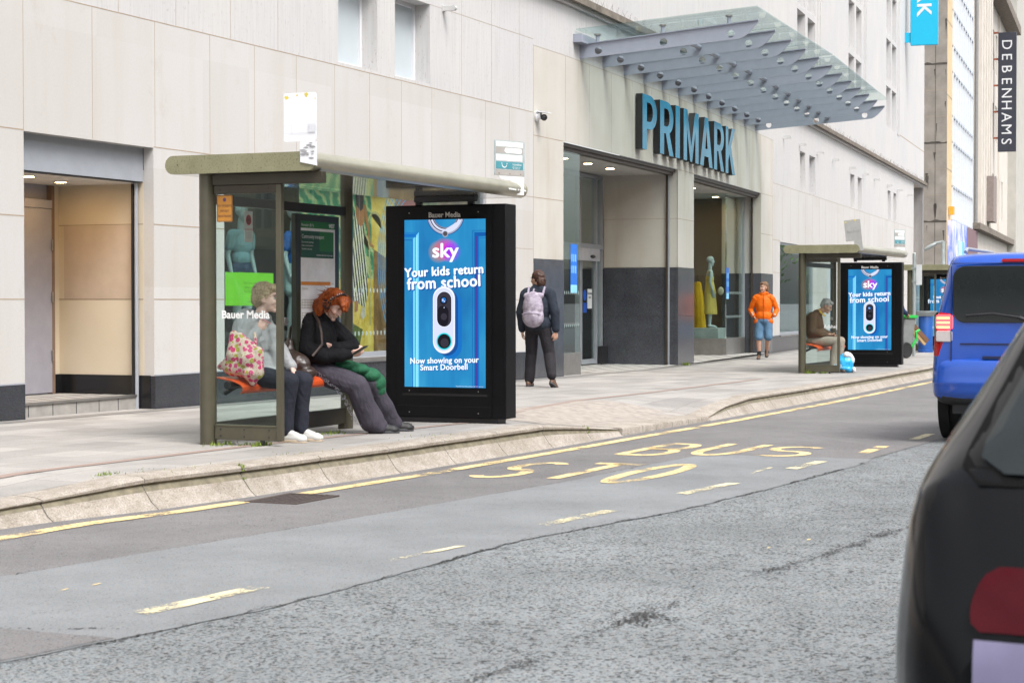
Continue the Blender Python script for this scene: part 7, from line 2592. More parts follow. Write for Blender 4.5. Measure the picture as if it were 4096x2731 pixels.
lb = thing('shoulder_bag', 'slouchy dark brown leather shoulder bag resting on the bench between the two women', 'bag', (14.22, 8.12, .45))
RB = ROOTM[lb.name].inverted()
blob('bag', lb, [('e', wl((14.22, 8.17, .59)), (.11, .18, .14)), ('e', wl((14.24, 8.13, .54)), (.12, .19, .085)), ('e', wl((14.20, 8.28, .68)), (.07, .11, .075)), ('c', wl((14.20, 8.36, .73)), .04, wl((14.22, 8.24, .64)), .09), ('c', wl((14.25, 8.22, .80)), .03, wl((14.22, 8.22, .66)), .08)], LEA, .007, 3, folds(.017, 10, (1, 1, 1), .6, 21))
mb = MB()
strap = [(14.28, 8.24, .78), (14.36, 8.27, .92), (14.45, 8.20, 1.03), (14.47, 8.10, 1.055), (14.43, 8.03, .98), (14.40, 7.985, .88), (14.395, 7.975, .78), (14.32, 8.03, .68)]
mb.tube(strap, .014, LEA, 8)
mb.build('strap', lb, world=True)
mb = MB()
for p in ((14.10, 8.05, .62), (14.12, 8.20, .70)):
    mb.tube([V(p), V(p) + V((-.012, -.006, .03))], .006, STEEL, 6)
mb.build('buckle', lb, world=True)

# ---- 3. man in brown jumper seated in the second shelter
o3 = (33.98, 8.50, -0.155)
m3 = person('grey-haired man in brown jumper and beige trousers sitting hunched in the second shelter', o3, -pi / 2 + .05)
JUMP = cloth('brown_wool_jumper', (0.105, 0.062, 0.038), .95, .15, .3, 160)
BEIGE = cloth('beige_trousers', (0.30, 0.26, 0.215), .9)
HAIRG = hair_mat('grey_hair', (0.16, 0.155, 0.15), (0.42, 0.41, 0.40), (70, 70, 25))
H3 = head_frame((.20, .0, 1.215), (.90, -.1, -.45), (.35, 0, 1))
body = head_shapes(H3, 1.0, 1.05) + limb(((.02, 0, 1.08), .058), ((.14, 0, 1.15), .055)) + [('e', (-.02, 0, .85), (.11, .16, .22)), ('e', (-.04, 0, .6), (.12, .16, .1))]
body += hand_shapes((.22, -.07, .70), (.9, .3, -.15), (-.1, .3, .9), .4, 1.0, 1) + hand_shapes((.28, .08, .68), (.9, -.25, -.1), (0, -.2, .9), .5, 1.0, -1)
body += limb(((0, -.19, 1.02), .045), ((.0, -.23, .76), .04), ((.21, -.08, .70), .03)) + limb(((0, .19, 1.02), .045), ((.04, .23, .76), .04), ((.27, .08, .68), .03)) + limb(((0, -.1, .56), .07), ((.42, -.1, .58), .05), ((.34, -.1, .14), .04)) + limb(((0, .1, .56), .07), ((.44, .1, .58), .05), ((.42, .1, .14), .04))
b3 = blob('body', m3, body, SKIN, .0075, 2)
eyes(b3, H3, 1.0, True)
blob('jumper', m3, [('e', (-.03, 0, .88), (.17, .21, .24)), ('e', (.01, 0, .70), (.18, .21, .15)), ('e', (-.12, 0, .88), (.10, .17, .2)), ('c', (-.02, -.17, 1.03), .09, (.0, .17, 1.03), .09), ('c', (.02, -.03, 1.08), .075, (.05, .03, 1.09), .07)] + limb(((0, -.20, 1.0), .09), ((-.01, -.25, .76), .078), ((.12, -.15, .70), .068), ((.20, -.085, .70), .05)) + limb(((0, .20, 1.0), .09), ((.04, .25, .76), .078), ((.25, .09, .69), .05)), JUMP, .009, 3, folds(.008, 8, (1, 1, 1.4), .4, 31))
blob('trousers', m3, [('e', (-.02, 0, .56), (.17, .2, .1))] + limb(((0, -.1, .57), .105), ((.41, -.1, .575), .085), ((.37, -.1, .36), .078), ((.345, -.1, .13), .075)) + limb(((0, .1, .57), .105), ((.44, .1, .575), .085), ((.42, .1, .36), .078), ((.42, .1, .13), .075)), BEIGE, .009, 3, folds(.008, 9, (1, 1, 1), .4, 33))
mb = MB()
mb.tube([H3 @ V((-.09, -.05, -.10)), H3 @ V((-.05, -.075, -.135)), H3 @ V((.02, -.07, -.16)), H3 @ V((.06, 0, -.17))], .012, mat('yellow_collar', (.68, .45, .02), .7), 8)
mb.build('collar', m3)
mb = MB()
for y in (.034, -.034):
    mb.tube([H3 @ V((.098, y + .024 * cos(2 * pi * k / 12), .0 + .019 * sin(2 * pi * k / 12))) for k in range(13)], .002, DKMET, 5)
    mb.tube([H3 @ V((.098, y * 1.7, .005)), H3 @ V((.0, y * 2.3, .008))], .002, DKMET, 5)
mb.build('glasses', m3)
R3 = H3.to_3x3()
blob('hair', m3, [('e', H3 @ V((-.025, 0, .05)), (.103, .086, .09), R3), ('e', H3 @ V((-.07, 0, 0)), (.055, .078, .07), R3), ('e', H3 @ V((.05, 0, .09)), (.05, .06, .032), R3)], HAIRG, .006, 2, lambda p: .006 * noise.noise(p * 45))
DBR = mat('dark_brown_shoe', (.035, .018, .012), .4)
shoe(m3, (.31, -.10, 0.0), (.58, -.12, 0.0), DBR, BSO); shoe(m3, (.39, .10, 0.0), (.66, .11, 0.0), DBR, BSO)
PBAG = mat('sky_blue_plastic_bag', (0.02, 0.36, 0.68), .3, 0, .1, 8, .3, 25, spec=.6)
pb = thing('carrier_bag', 'bright blue plastic carrier bag with white contents on the pavement by the man', 'bag', (34.0, 7.96, -0.16))
RB = ROOTM[pb.name].inverted()
pk = blob('bag', pb, [('e', (0, .0, .16), (.13, .16, .17)), ('e', (0, .02, .08), (.14, .18, .09)), ('c', (0, .13, .30), .05, (0, .2, .1), .07), ('c', (.02, .05, .33), .04, (0, .05, .2), .1)], PBAG, .009, 2, folds(.022, 10, (1, 1, 1), .6, 41), extra=flat_floor)
mb = MB()
WPL = mat('white_crumpled_plastic', (.6, .6, .62), .4)
mb.text('aya', .13, mat('pale_bag_lettering', (.45, .68, .85), .5), basis((-.165, .09, .10), (0, -1, 0), (-.1, 0, 1)), .004, .003)
mb.build('bag_lettering', pb, smooth=False, fix=False)
blob('contents', pb, [('e', (.0, -.05, .32), (.08, .09, .07)), ('e', (.02, -.12, .24), (.07, .06, .09)), ('e', (0, -.17, .06), (.05, .04, .05))], WPL, .009, 1, folds(.02, 14, (1, 1, 1), .6, 43))

# ---- 4. walker with a lilac backpack, seen from behind
o4 = (25.25, 10.42, zpav(25.25))
w4 = person('person walking away in dark jacket and trousers with a lilac backpack', o4, 0.05)
DNAVY = cloth('dark_navy_jacket', (0.020, 0.026, 0.038)); DTR = cloth('charcoal_trousers', (0.020, 0.018, 0.022))
HAIRD = hair_mat('dark_brown_hair', (0.016, 0.007, 0.005), (0.07, 0.030, 0.018))
H4 = head_frame((.04, .03, 1.565), (.40, .88, -.06))
body = head_shapes(H4, .96) + limb(((.0, 0, 1.38), .055), ((.03, .01, 1.48), .052)) + [('e', (0, 0, 1.15), (.10, .15, .22)), ('e', (0, 0, .92), (.10, .15, .12))]
body += hand_shapes((.0, -.27, .80), (.05, .0, -1), (.4, .6, 0), .55, 1.0, 1) + hand_shapes((.08, .27, .80), (.1, 0, -1), (.3, -.6, 0), .6, 1.0, -1)
body += limb(((0, -.18, 1.36), .045), ((-.02, -.25, 1.08), .04), ((.0, -.27, .81), .028)) + limb(((0, .18, 1.36), .045), ((.0, .25, 1.08), .04), ((.08, .27, .81), .028)) + limb(((0, -.09, .88), .07), ((.05, -.12, .48), .05), ((-.16, -.26, .16), .035)) + limb(((0, .09, .88), .07), ((.10, .13, .48), .05), ((.06, .15, .10), .035))
b4 = blob('body', w4, body, SKIN, .0075, 2)
eyes(b4, H4, .96)
blob('jacket', w4, [('e', (0, 0, 1.16), (.15, .20, .25)), ('e', (0, 0, .92), (.16, .21, .15)), ('c', (0, -.16, 1.36), .085, (0, .16, 1.36), .085), ('c', (0, -.04, 1.42), .07, (.02, .04, 1.43), .07)] + limb(((0, -.19, 1.34), .082), ((-.02, -.265, 1.08), .072), ((.0, -.275, .84), .055)) + limb(((0, .19, 1.34), .082), ((.0, .265, 1.08), .072), ((.08, .275, .84), .055)), DNAVY, .009, 3, folds(.009, 8, (1, 1, 1.4), .4, 51))
blob('trousers', w4, [('e', (0, 0, .88), (.14, .18, .12))] + limb(((0, -.095, .86), .105), ((.04, -.16, .48), .085), ((-.15, -.26, .18), .072)) + limb(((0, .095, .86), .105), ((.09, .135, .48), .085), ((.06, .155, .11), .076)), DTR, .009, 3, folds(.009, 8, (1, 1, 1), .4, 53))
blob('hair', w4, [('e', H4 @ V((-.03, 0, .04)), (.105, .09, .095), H4.to_3x3()), ('e', H4 @ V((-.085, 0, -.04)), (.06, .08, .09), H4.to_3x3()), ('e', H4 @ V((-.07, 0, -.10)), (.045, .065, .05), H4.to_3x3())], HAIRD, .007, 2, lambda p: .008 * noise.noise(p * 40))
TANB = mat('brown_leather_boot', (.10, .052, .032), .5, var=.2)
shoe(w4, (-.02, .155, 0.0), (.24, .18, 0.0), TANB, BSO)
sh = shoe(w4, (-.02, -.26, 0.0), (.24, -.31, 0.0), TANB, BSO)
sh.matrix_parent_inverse = Matrix()
sh.rotation_euler = (0, .62, 0); sh.location = (-.20, 0, .055)
bp = thing('backpack', 'lilac patterned backpack worn by the person walking away', 'backpack', o4, 0.05)
def bpk(nt, o):
    f = noise_fac(nt, 1.0, 4, .65, coords(nt, (14, 14, 22), (.5, .2, 0)))
    principled(nt, o, ramp(nt, f, [(.32, (.16, .13, .17)), (.44, (.27, .23, .29)), (.56, (.34, .30, .37)), (.66, (.44, .41, .44)), (.72, (.30, .15, .14))]), .7)
BPK = custom('lilac_print_fabric', bpk)
bo_ = blob('bag', bp, [('e', (-.22, 0, 1.14), (.10, .155, .25)), ('e', (-.22, 0, 1.02), (.12, .165, .16)), ('c', (-.2, -.1, 1.32), .05, (-.2, .1, 1.32), .05)], BPK, .009, 4, folds(.006, 7, (1, 1, 1), .4, 55))
mb = MB()
mb.tube([(-.30, -.14, 1.06), (-.345, 0, 1.08), (-.30, .14, 1.06)], .006, mat('lilac_zip', (.30, .26, .34), .6), 6); mb.tube([(-.16, 0, 1.36), (-.18, 0, 1.42), (-.22, 0, 1.37)], .012, MATS['lilac_zip'], 6)
mb.build('zip', bo_)
mb = MB()
for y in (.11, -.11):
    mb.tube([(-.14, y, 1.30), (-.06, y * 1.1, 1.445), (.08, y * 1.15, 1.39), (.15, y * 1.1, 1.25), (.13, y * 1.2, 1.10)], .018, MATS['lilac_zip'], 6)
mb.build('strap', bp)

# ---- 5. man in an orange jacket walking towards the camera
o5 = (42.2, 11.78, zpav(42.2))
m5 = person('man in bright orange jacket and blue shorts walking by the right entrance pier', o5, pi + .25)
ORJ = cloth('bright_orange_shell', (0.74, 0.135, 0.003), .6, .06, .1, 60)
DEN = cloth('light_blue_denim', (0.10, 0.19, 0.30), .9, .15)
H5 = head_frame((.02, -.0, 1.66), (.72, -.62, -.02))
body = head_shapes(H5, 1.0) + limb(((.0, 0, 1.46), .058), ((.01, 0, 1.57), .055)) + [('e', (0, 0, 1.22), (.11, .16, .22)), ('e', (0, 0, .95), (.11, .15, .12))]
body += hand_shapes((.03, -.22, 1.0), (.3, .5, -.8), (.2, .7, .2), .5, .95, 1) + hand_shapes((.03, .22, 1.0), (.3, -.5, -.8), (.2, -.7, .2), .5, .95, -1)
body += limb(((0, -.19, 1.42), .045), ((-.05, -.30, 1.15), .04), ((.09, -.25, 1.03), .03)) + limb(((0, .19, 1.42), .045), ((-.05, .30, 1.15), .04), ((.09, .25, 1.03), .03))
body += limb(((0, -.10, .92), .08), ((.06, -.11, .50), .055), ((.03, -.11, .38), .058), ((.0, -.10, .12), .038)) + limb(((0, .10, .92), .08), ((.02, .10, .50), .055), ((-.06, .09, .38), .056), ((-.20, .07, .16), .038))
b5 = blob('body', m5, body, SKIN, .0075, 2)
eyes(b5, H5, 1.0)
blob('jacket', m5, [('e', (0, 0, 1.25), (.145, .195, .26)), ('e', (.0, 0, 1.0), (.15, .195, .17)), ('c', (0, -.15, 1.44), .072, (0, .15, 1.44), .072), ('c', (0, -.03, 1.50), .075, (.0, .03, 1.50), .075), ('e', (-.06, 0, 1.52), (.075, .11, .055)), ('c', (.04, -.08, 1.53), .03, (.04, .08, 1.53), .03), ('c', (.02, -.145, .88), .085, (.02, .145, .88), .085)] + limb(((0, -.195, 1.40), .072), ((-.06, -.30, 1.15), .064), ((.05, -.25, 1.03), .058)) + limb(((0, .195, 1.40), .072), ((-.06, .30, 1.15), .064), ((.05, .25, 1.03), .058)), ORJ, .009, 3, folds(.012, 7, (1, 1, 1.2), .45, 61))
mb = MB()
mb.tube([(.12, 0, 1.5), (.152, 0, 1.28), (.152, 0, 1.0), (.13, 0, .84)], .006, mat('dark_zip', (.12, .03, .01), .6), 6)
mb.build('zip', m5)
blob('shorts', m5, [('e', (0, 0, .90), (.14, .175, .12))] + limb(((.01, -.095, .86), .105), ((.05, -.11, .53), .10)) + limb(((0, .095, .86), .105), ((.02, .11, .53), .10)), DEN, .009, 3, folds(.010, 8, (1, 1, 1), .4, 63))
blob('hair', m5, [('e', H5 @ V((-.03, 0, .055)), (.10, .086, .085), H5.to_3x3()), ('e', H5 @ V((-.085, 0, -.02)), (.05, .075, .09), H5.to_3x3()), ('e', H5 @ V((.05, 0, .095)), (.05, .06, .03), H5.to_3x3())], hair_mat('brown_hair', (.08, .04, .02), (.24, .135, .07)), .007, 2, lambda p: .008 * noise.noise(p * 40))
SOCK = mat('black_sock', (.015, .015, .016), .9)
mb = MB()
mb.tube([(.0, -.10, .09), (.005, -.10, .20)], [.046, .048], SOCK, 14); mb.tube([(-.22, .068, .13), (-.165, .075, .23)], [.045, .047], SOCK, 14)
mb.build('sock', m5)
shoe(m5, (-.06, -.10, 0.0), (.20, -.12, 0.0), TANB, BSO)
sh = shoe(m5, (-.27, .07, 0.0), (-.01, .07, 0.0), TANB, BSO)
sh.rotation_euler = (0, .35, 0); sh.location = (-.01, 0, .04)

# ---- 6. street sweeper with a cart, mostly behind the second advert panel
o6 = (44.1, 9.22, zpav(44))
m6 = person('street sweeper in navy top with a white collar bending over a green-trimmed cart', o6, -.5)
H6 = head_frame((.16, 0, 1.60), (.95, 0, -.25))
body = head_shapes(H6, 1.0) + limb(((.04, 0, 1.42), .055), ((.11, 0, 1.50), .053)) + [('e', (0, 0, 1.15), (.11, .16, .22)), ('e', (0, 0, .93), (.11, .15, .12))] + hand_shapes((.40, -.12, 1.05), (.8, .2, -.3), (0, .3, -.8), .9) + hand_shapes((.40, .12, 1.05), (.8, -.2, -.3), (0, -.3, -.8), .9, 1, -1)
body += limb(((.02, -.19, 1.38), .045), ((.10, -.24, 1.12), .04), ((.39, -.13, 1.06), .03)) + limb(((.02, .19, 1.38), .045), ((.10, .24, 1.12), .04), ((.39, .13, 1.06), .03)) + limb(((0, -.1, .9), .07), ((.05, -.1, .48), .05), ((0, -.1, .1), .04)) + limb(((0, .1, .9), .07), ((.0, .1, .48), .05), ((-.1, .1, .1), .04))
b6 = blob('body', m6, body, SKIN, .009, 2)
eyes(b6, H6)
NV2 = cloth('navy_work_top', (.018, .035, .085))
blob('jacket', m6, [('e', (.0, 0, 1.18), (.16, .2, .25)), ('e', (0, 0, .95), (.16, .2, .15)), ('c', (.02, -.17, 1.38), .085, (.02, .17, 1.38), .085)] + limb(((.02, -.2, 1.36), .08), ((.10, -.25, 1.12), .07), ((.36, -.14, 1.06), .05)) + limb(((.02, .2, 1.36), .08), ((.10, .25, 1.12), .07), ((.36, .14, 1.06), .05)), NV2, .010, 3, folds(.009, 8))
blob('trousers', m6, [('e', (0, 0, .9), (.15, .18, .12))] + limb(((0, -.1, .88), .1), ((.05, -.1, .48), .085), ((0, -.1, .1), .075)) + limb(((0, .1, .88), .1), ((0, .1, .48), .085), ((-.1, .1, .1), .075)), DTR, .010, 3, folds(.008, 8))
mb = MB(); mb.tube([H6 @ V((-.07, -.06, -.12)), H6 @ V((-.03, -.08, -.16)), H6 @ V((.05, 0, -.19)), H6 @ V((-.03, .08, -.16)), H6 @ V((-.07, .06, -.12))], .028, WHITE, 8); mb.build('collar', m6)
blob('hair', m6, [('e', H6 @ V((-.03, 0, .05)), (.097, .081, .083), H6.to_3x3())], HAIRD, .009, 2)
shoe(m6, (-.07, -.1, 0), (.20, -.1, 0), BSH, BSO); shoe(m6, (-.17, .1, 0), (.1, .1, 0), BSH, BSO)
ct = thing('sweeper_cart', 'grey street cleaning cart with bright green trim in front of the sweeper', 'cart', (44.75, 9.26, zpav(45)), -.5)
GT = mat('bright_green_plastic', (.03, .42, .07), .45); CG = mat('grey_cart_plastic', (.20, .21, .21), .6)
mb = MB(); mb.add([(-.2, -.3, .2), (.25, -.3, .2), (.25, .3, .2), (-.2, .3, .2), (-.3, -.36, .95), (.32, -.36, .95), (.32, .36, .95), (-.3, .36, .95)], [(0, 3, 2, 1), (4, 5, 6, 7), (0, 1, 5, 4), (1, 2, 6, 5), (2, 3, 7, 6), (3, 0, 4, 7)], CG); mb.build('bin', ct, bevel=.03)
mb = MB(); mb.box(-.33, .35, -.39, .39, .95, 1.02, GT); mb.tube([(.3, -.3, .95), (.5, -.25, 1.0), (.52, 0, 1.0), (.5, .25, 1.0), (.3, .3, .95)], .02, CG, 8); mb.tube([(.2, -.32, .25), (.33, -.36, .45), (.30, -.37, .62), (.42, -.37, .66)], .035, GT, 8); mb.build('rim', ct, bevel=.02)
wheel(ct, 0, .34, .19, .06); wheel(ct, 0, -.34, .19, .06)
br = thing('broom', 'wooden-handled broom with a brown brush head leaning on the cleaning cart', 'broom', (45.5, 9.0, zpav(45)))
mb = MB(); WOODB = mat('pale_wood', (.42, .28, .14), .7); mb.tube([(45.6, 8.95, .25), (44.95, 9.2, 1.15)], .017, WOODB, 8); mb.build('handle', br, world=True)
mb = MB(); mb.box(-.28, .28, -.035, .035, -.03, .05, WOODB, frame((45.72, 8.93, .30), -.9) @ Matrix.Rotation(.8, 4, 'Y')); mb.build('head', br, world=True)
mb = MB(); mb.box(-.27, .27, -.05, .05, .051, .15, mat('brown_bristles', (.16, .08, .04), .9), frame((45.72, 8.93, .30), -.9) @ Matrix.Rotation(.8, 4, 'Y')); mb.build('bristles', br, world=True)

# ------------------------------------------------------------------ shop window dummies
MANQ = mat('pale_mannequin', (0.42, 0.47, 0.48), .45, var=.04)
def mannequin(label, loc, rz, top, bottom, outfit, group, z=0):
    t = thing('mannequin', label, 'mannequin', loc, rz, group)
    H = head_frame((.02, 0, 1.63), (1, 0, -.05))
    R = H.to_3x3()
    sh = [('e', H @ V((-.012, 0, .035)), (.092, .072, .085), R), ('e', H @ V((.03, 0, -.03)), (.058, .058, .09), R), ('c', H @ V((.082, 0, .015)), .008, H @ V((.10, 0, -.022)), .011), ('e', H @ V((.07, 0, -.1)), (.018, .022, .018), R)]
    sh += limb(((0, 0, 1.40), .05), ((.01, 0, 1.54), .047)) + [('e', (0, 0, 1.24), (.085, .14, .15)), ('e', (0, 0, 1.06), (.075, .115, .12)), ('e', (0, 0, .90), (.095, .155, .11)), ('c', (0, -.14, 1.36), .05, (0, .14, 1.36), .05)]
    sh += limb(((0, -.165, 1.35), .045), ((-.03, -.205, 1.10), .037), ((.04, -.21, .87), .027)) + limb(((0, .165, 1.35), .045), ((-.03, .205, 1.10), .037), ((.04, .21, .87), .027))
    sh += limb(((0, -.085, .86), .082), ((.03, -.085, .50), .055), ((.0, -.08, .38), .055), ((-.02, -.075, .09), .034), ) + limb(((0, .085, .86), .082), ((.04, .09, .50), .055), ((.02, .09, .38), .055), ((.02, .085, .09), .034))
    sh += limb(((-.03, -.075, .05), .036), ((.10, -.085, .03), .03), ((.15, -.09, .02), .02)) + limb(((.0, .085, .05), .036), ((.13, .09, .03), .03), ((.18, .09, .02), .02))
    sh += hand_shapes((.045, -.21, .86), (.15, .05, -1), (.2, .8, 0), .3, .95, 1) + hand_shapes((.045, .21, .86), (.15, -.05, -1), (.2, -.8, 0), .3, .95, -1)
    blob('body', t, sh, MANQ, .0095, 3)
    if outfit == 'dress':
        blob('dress', t, [('e', (0, 0, 1.20), (.10, .15, .13)), ('c', (0, 0, 1.12), .115, (.01, 0, .85), .165, dict(flat=.85, fdir=(1, 0, 0))), ('c', (.01, 0, .85), .165, (.02, 0, .38), .20, dict(flat=.8, fdir=(1, 0, 0)))], top, .010, 3, folds(.014, 10, (1.4, 1.4, .12), .2, 71), extra=lambda me: [setattr(v.co, 'z', .33) for v in me.vertices if v.co.z < .33])
        mb = MB()
        for y in (.07, -.07):
            mb.tube([(.08, y, 1.30), (.0, y * 1.2, 1.415), (-.07, y, 1.32)], .008, top, 6)
        mb.build('strap', t)
    else:
        blob('top', t, [('e', (0, 0, 1.24), (.105, .165, .165)), ('e', (0, 0, 1.06), (.10, .145, .12)), ('c', (0, -.15, 1.36), .065, (0, .15, 1.36), .065)] + limb(((0, -.17, 1.34), .06), ((-.02, -.19, 1.20), .058)) + limb(((0, .17, 1.34), .06), ((-.02, .19, 1.20), .058)), top, .010, 3, folds(.006, 9))
        blob('shorts', t, [('e', (0, 0, .92), (.12, .175, .12))] + limb(((0, -.09, .86), .10), ((.02, -.10, .66), .10)) + limb(((0, .09, .86), .10), ((.02, .10, .66), .10)), bottom, .010, 3, folds(.006, 9))
    return t
PB2, RBL, PWH = cloth('pale_blue_top', (.22, .36, .40)), cloth('royal_blue_top', (.01, .10, .36)), cloth('pale_aqua_shorts', (.40, .50, .50))
YEL = custom('yellow_gingham_dress', lambda nt, o: (lambda w: principled(nt, o, ramp(nt, w.outputs['Fac'], [(.35, (.62, .44, .07)), (.65, (.74, .58, .18))]), .85))((lambda w: (nt.links.new(coords(nt), w.inputs['Vector']), w)[1])(N(nt, 'ShaderNodeTexWave', Scale=14.0, bands_direction='Z'))))
YE2 = cloth('deep_yellow_dress', (.62, .36, .02))
def fa(F, s, y, z): return tuple(F @ V((s, y, z)))
mannequin('pale mannequin in a light blue top behind the shelter end glass', fa(FA, 20.55, .75, .64), -pi / 2 - .25, PB2, cloth('dark_blue_jean', (.02, .05, .10)), 'separates', 'mannequins in the store windows')
mannequin('pale mannequin in a royal blue top between shelter post and timetable case', fa(FA, 21.35, .45, .64), -pi / 2 + .1, RBL, PWH, 'separates', 'mannequins in the store windows')
mannequin('pale mannequin in a white outfit at the left edge of the shop window', fa(FA, 19.5, .70, .64), -pi / 2 - .3, PWH, PWH, 'separates', 'mannequins in the store windows')
mannequin('bald pale mannequin in a pale yellow sundress carrying a cream bag', fa(FC, 7.30, .92, .50), -pi / 2 + .5, YEL, None, 'dress', 'mannequins in the store windows')
mb = MB(); T = FC; 
hb = thing('handbag', 'cream round handbag carried by the mannequin in the yellow sundress', 'bag', fa(FC, 7.36, .68, 1.40))
blob('bag', hb, [('e', (.0, -.02, 0), (.17, .06, .10))], mat('cream_bag_cloth', (.58, .50, .34), .7), .01, 2)
yd = thing('hanging_dress', 'deep yellow long dress hanging beside the mannequin in the sundress', 'dress', fa(FC, 7.87, 1.35, .24))
blob('dress', yd, [('c', (0, 0, 1.30), .10, (0, 0, 1.0), .15), ('c', (0, 0, 1.0), .15, (0, 0, .12), .23)], YE2, .011, 3, folds(.02, 9, (1.4, 1.4, .12), .2, 81))
mb = MB(); mb.tube([(-.08, 0, 1.36), (-.03, 0, 1.52), (0, 0, 1.56), (.03, 0, 1.52), (.08, 0, 1.36)], .008, DKMET, 6); mb.build('hanger', yd)
pz = thing('display_plinth', 'low grey display block under the mannequin in the yellow sundress', 'plinth', fa(FC, 7.35, 1.0, .24), .0855)
mb = MB(); mb.box(-.45, .45, -.38, .38, .0, .255, mat('grey_display_block', (.30, .32, .31), .6)); mb.build('block', pz, bevel=.006)
pz2 = thing('display_plinth', 'dark display base under the mannequins behind the near shelter', 'plinth', fa(FA, 20.5, .6, .36))
mb = MB(); mb.box(-1.3, 1.0, -.35, .5, .0, .235, DKMET); mb.box(-1.3, 1.0, -.36, .51, .236, .275, mat('dark_top', (.02, .02, .022), .3)); mb.build('block', pz2, bevel=.006)
# clothes rails glimpsed inside the doors
def rail(label, F, s, y, cols, z=-.13):
    t = thing('clothes_rail', label, 'clothes rail', fa(F, s, y, z))
    mb = MB(); mb.tube([(-.6, 0, 0), (-.6, 0, 1.55), (.6, 0, 1.55), (.6, 0, 0)], .015, STEEL, 8); mb.tube([(-.6, -.25, .02), (-.6, .25, .02)], .015, STEEL, 6); mb.tube([(.6, -.25, .02), (.6, .25, .02)], .015, STEEL, 6); mb.build('frame', t)
    for k in range(9):
        x = -.5 + .125 * k
        mb = MB()
        c = cols[k % len(cols)]
        mb.add([(x - .03, -.22, 1.42), (x + .03, -.22, 1.42), (x + .035, -.24, .62), (x - .035, -.24, .62), (x - .03, .22, 1.42), (x + .03, .22, 1.42), (x + .035, .24, .62), (x - .035, .24, .62), (x - .02, 0, 1.52), (x + .02, 0, 1.52)], [(0, 3, 2, 1), (4, 5, 6, 7), (0, 4, 7, 3), (1, 2, 6, 5), (3, 7, 6, 2), (0, 1, 9, 8), (5, 4, 8, 9), (0, 8, 4), (1, 5, 9)], c)
        mb.build('garment', t)
cl_ = [cloth('olive_garment', (.12, .11, .04)), cloth('mustard_garment', (.30, .20, .05)), cloth('black_garment', (.02, .02, .02)), cloth('khaki_garment', (.18, .16, .10))]
rail('rail of olive and mustard clothes just inside the left automatic door', FB, 6.2, 3.6, cl_)
rail('rail of dark clothes at the back of the left doorway', FB, 5.0, 6.0, cl_[::-1])
rail('rail of dark clothes behind the mannequin in the yellow dress', FC, 7.9, 2.6, cl_)

# ------------------------------------------------------------------ big summer poster in the shop window
ps_ = thing('window_graphic', 'huge holiday picture of a woman in striped dress by green water in shop window', 'poster', fa(FA, 23.8, .22, .44))
def water(nt, o):
    w = N(nt, 'ShaderNodeTexWave', Scale=1.1, Distortion=9.0, Detail=3.0); w.inputs['Detail Scale'].default_value = 1.6
    nt.links.new(coords(nt, (1.0, 1, 2.2), (0, .35, 0)), w.inputs['Vector'])
    principled(nt, o, ramp(nt, w.outputs['Fac'], [(.15, (.03, .17, .085)), (.55, (.05, .24, .125)), (.80, (.22, .34, .14)), (.93, (.42, .42, .19))]), .5)
WAT = custom('printed_green_water', water)
SND = custom('printed_yellow_sand', lambda nt, o: principled(nt, o, ramp(nt, noise_fac(nt, 3.5, 6, .7, coords(nt)), [(.3, (.25, .14, .02)), (.45, (.58, .38, .05)), (.65, (.72, .55, .16))]), .6))
RCK = custom('printed_brown_rock', lambda nt, o: principled(nt, o, ramp(nt, noise_fac(nt, 2.5, 6, .7, coords(nt, (1, 1, .6))), [(.3, (.06, .03, .01)), (.5, (.22, .11, .03)), (.7, (.42, .26, .08))]), .6))
ALG = custom('printed_dark_algae', lambda nt, o: principled(nt, o, ramp(nt, noise_fac(nt, 4, 6, .7, coords(nt)), [(.3, (.03, .05, .01)), (.6, (.16, .17, .04)), (.75, (.35, .30, .10))]), .6))
def zebra(nt, o):
    w = N(nt, 'ShaderNodeTexWave', Scale=5.5, Distortion=1.6); w.bands_direction = 'DIAGONAL'
    nt.links.new(coords(nt, (1.6, 1, .35)), w.inputs['Vector'])
    r = ramp(nt, w.outputs['Fac'], [(.45, (.03, .03, .045)), (.52, (.62, .55, .40))])
    principled(nt, o, r, .6)
ZEB = custom('printed_striped_cloth', zebra)
PSK, PHR, PRP, PBL = mat('printed_tan_skin', (.34, .13, .04), .6), mat('printed_dark_hair', (.03, .015, .01), .6), mat('printed_pole', (.40, .34, .14), .6), mat('printed_blue_curve', (.03, .30, .62), .6)
A = Art(basis((-2.7, 0, 0), (1, 0, 0), (0, 0, 1)))     # x = s - 21.1, y = z - .44
A.rect(0, 5.35, 0, 2.4, WAT)
A.poly([(0, 0), (2.06, 0), (2.06, 1.02), (1.5, 1.06), (1.0, 1.0), (.5, 1.05), (0, .95)], SND)
A.poly([(0, 0), (2.06, 0), (1.9, .28), (1.5, .40), (1.2, .48), (.9, .42), (.4, .5), (0, .45)], ALG)
A.poly([(1.6, 0), (2.06, 0), (2.06, .75), (1.86, .6), (1.75, .35)], SND)
A.poly([(2.06, 0), (5.35, 0), (5.35, 2.4), (2.06, 2.4)], RCK)
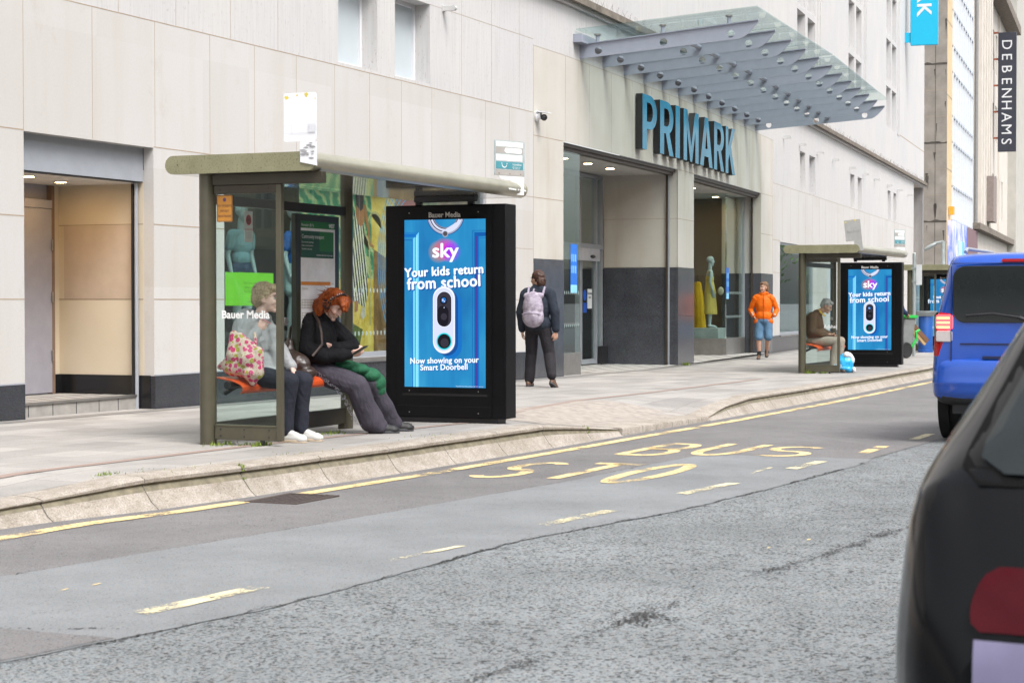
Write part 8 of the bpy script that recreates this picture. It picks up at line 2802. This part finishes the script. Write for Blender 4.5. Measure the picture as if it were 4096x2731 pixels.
A.poly([(2.0, 1.45), (2.5, 1.3), (2.8, 2.4), (2.0, 2.4)], SND)
A.poly([(2.9, 1.9), (3.3, 1.7), (3.4, 2.4), (2.9, 2.4)], mat('printed_red_rock', (.35, .05, .04), .6)); A.poly([(3.4, 1.7), (4.1, 1.6), (4.2, 2.4), (3.45, 2.4)], ALG)
for k in range(6):
    A.ring(3.5 + .05 * k, 1.25, 1.0 + .11 * k, 1.018 + .11 * k, pi * .62, pi * 1.42, PBL, 24)
A.line([(1.95, .38), (1.95, 1.05), (1.93, 1.42)], .045, PRP)
A.ring(1.69, 1.42, .225, .262, 0, pi, PRP, 18); A.ring(2.09, 2.02 - .3, .20, .235, 0, pi, PRP, 18)
A.poly([(1.48, 1.55), (1.61, 1.62), (1.75, 1.58), (1.85, 1.20), (1.89, .80), (1.79, .62), (1.63, .68), (1.45, .72), (1.43, 1.2)], ZEB)
A.poly([(1.49, 1.55), (1.49, 1.90), (1.63, 2.0), (1.77, 1.92), (1.79, 1.56), (1.63, 1.50)], ZEB)
A.poly([(1.53, 1.90), (1.57, 2.08), (1.67, 2.10), (1.80, 2.02), (1.79, 1.80), (1.68, 1.72), (1.58, 1.78)], PSK)
A.line([(1.79, 2.02), (1.89, 1.72), (1.95, 1.50), (2.07, 1.46)], [.085, .065, .05, .04], PSK)
A.poly([(1.55, 2.02), (1.53, 2.25), (1.61, 2.34), (1.73, 2.32), (1.77, 2.16), (1.75, 1.98), (1.67, 1.94)], PHR)
A.disc(1.60, 2.25, .05, PSK, ry=.075)
A.poly([(1.71, .62), (1.79, .64), (1.83, .52), (1.73, .46), (1.66, .52)], mat('printed_pale_shoe', (.5, .42, .33), .6)); A.poly([(1.51, .72), (1.60, .72), (1.58, .58), (1.50, .56)], PSK)
A.mb.build('graphic', ps_, smooth=False, fix=False)

# a stray white paper scrap on the road
pp = MB(); pp.box(-.05, .05, -.012, .012, 0, .006, WHITE, frame((6.75, 5.62, zroad(6.75) + .005), .2))
tag(pp.build('paper_scrap'), 'thin white scrap of paper lying on the dark road at lower left', 'litter')
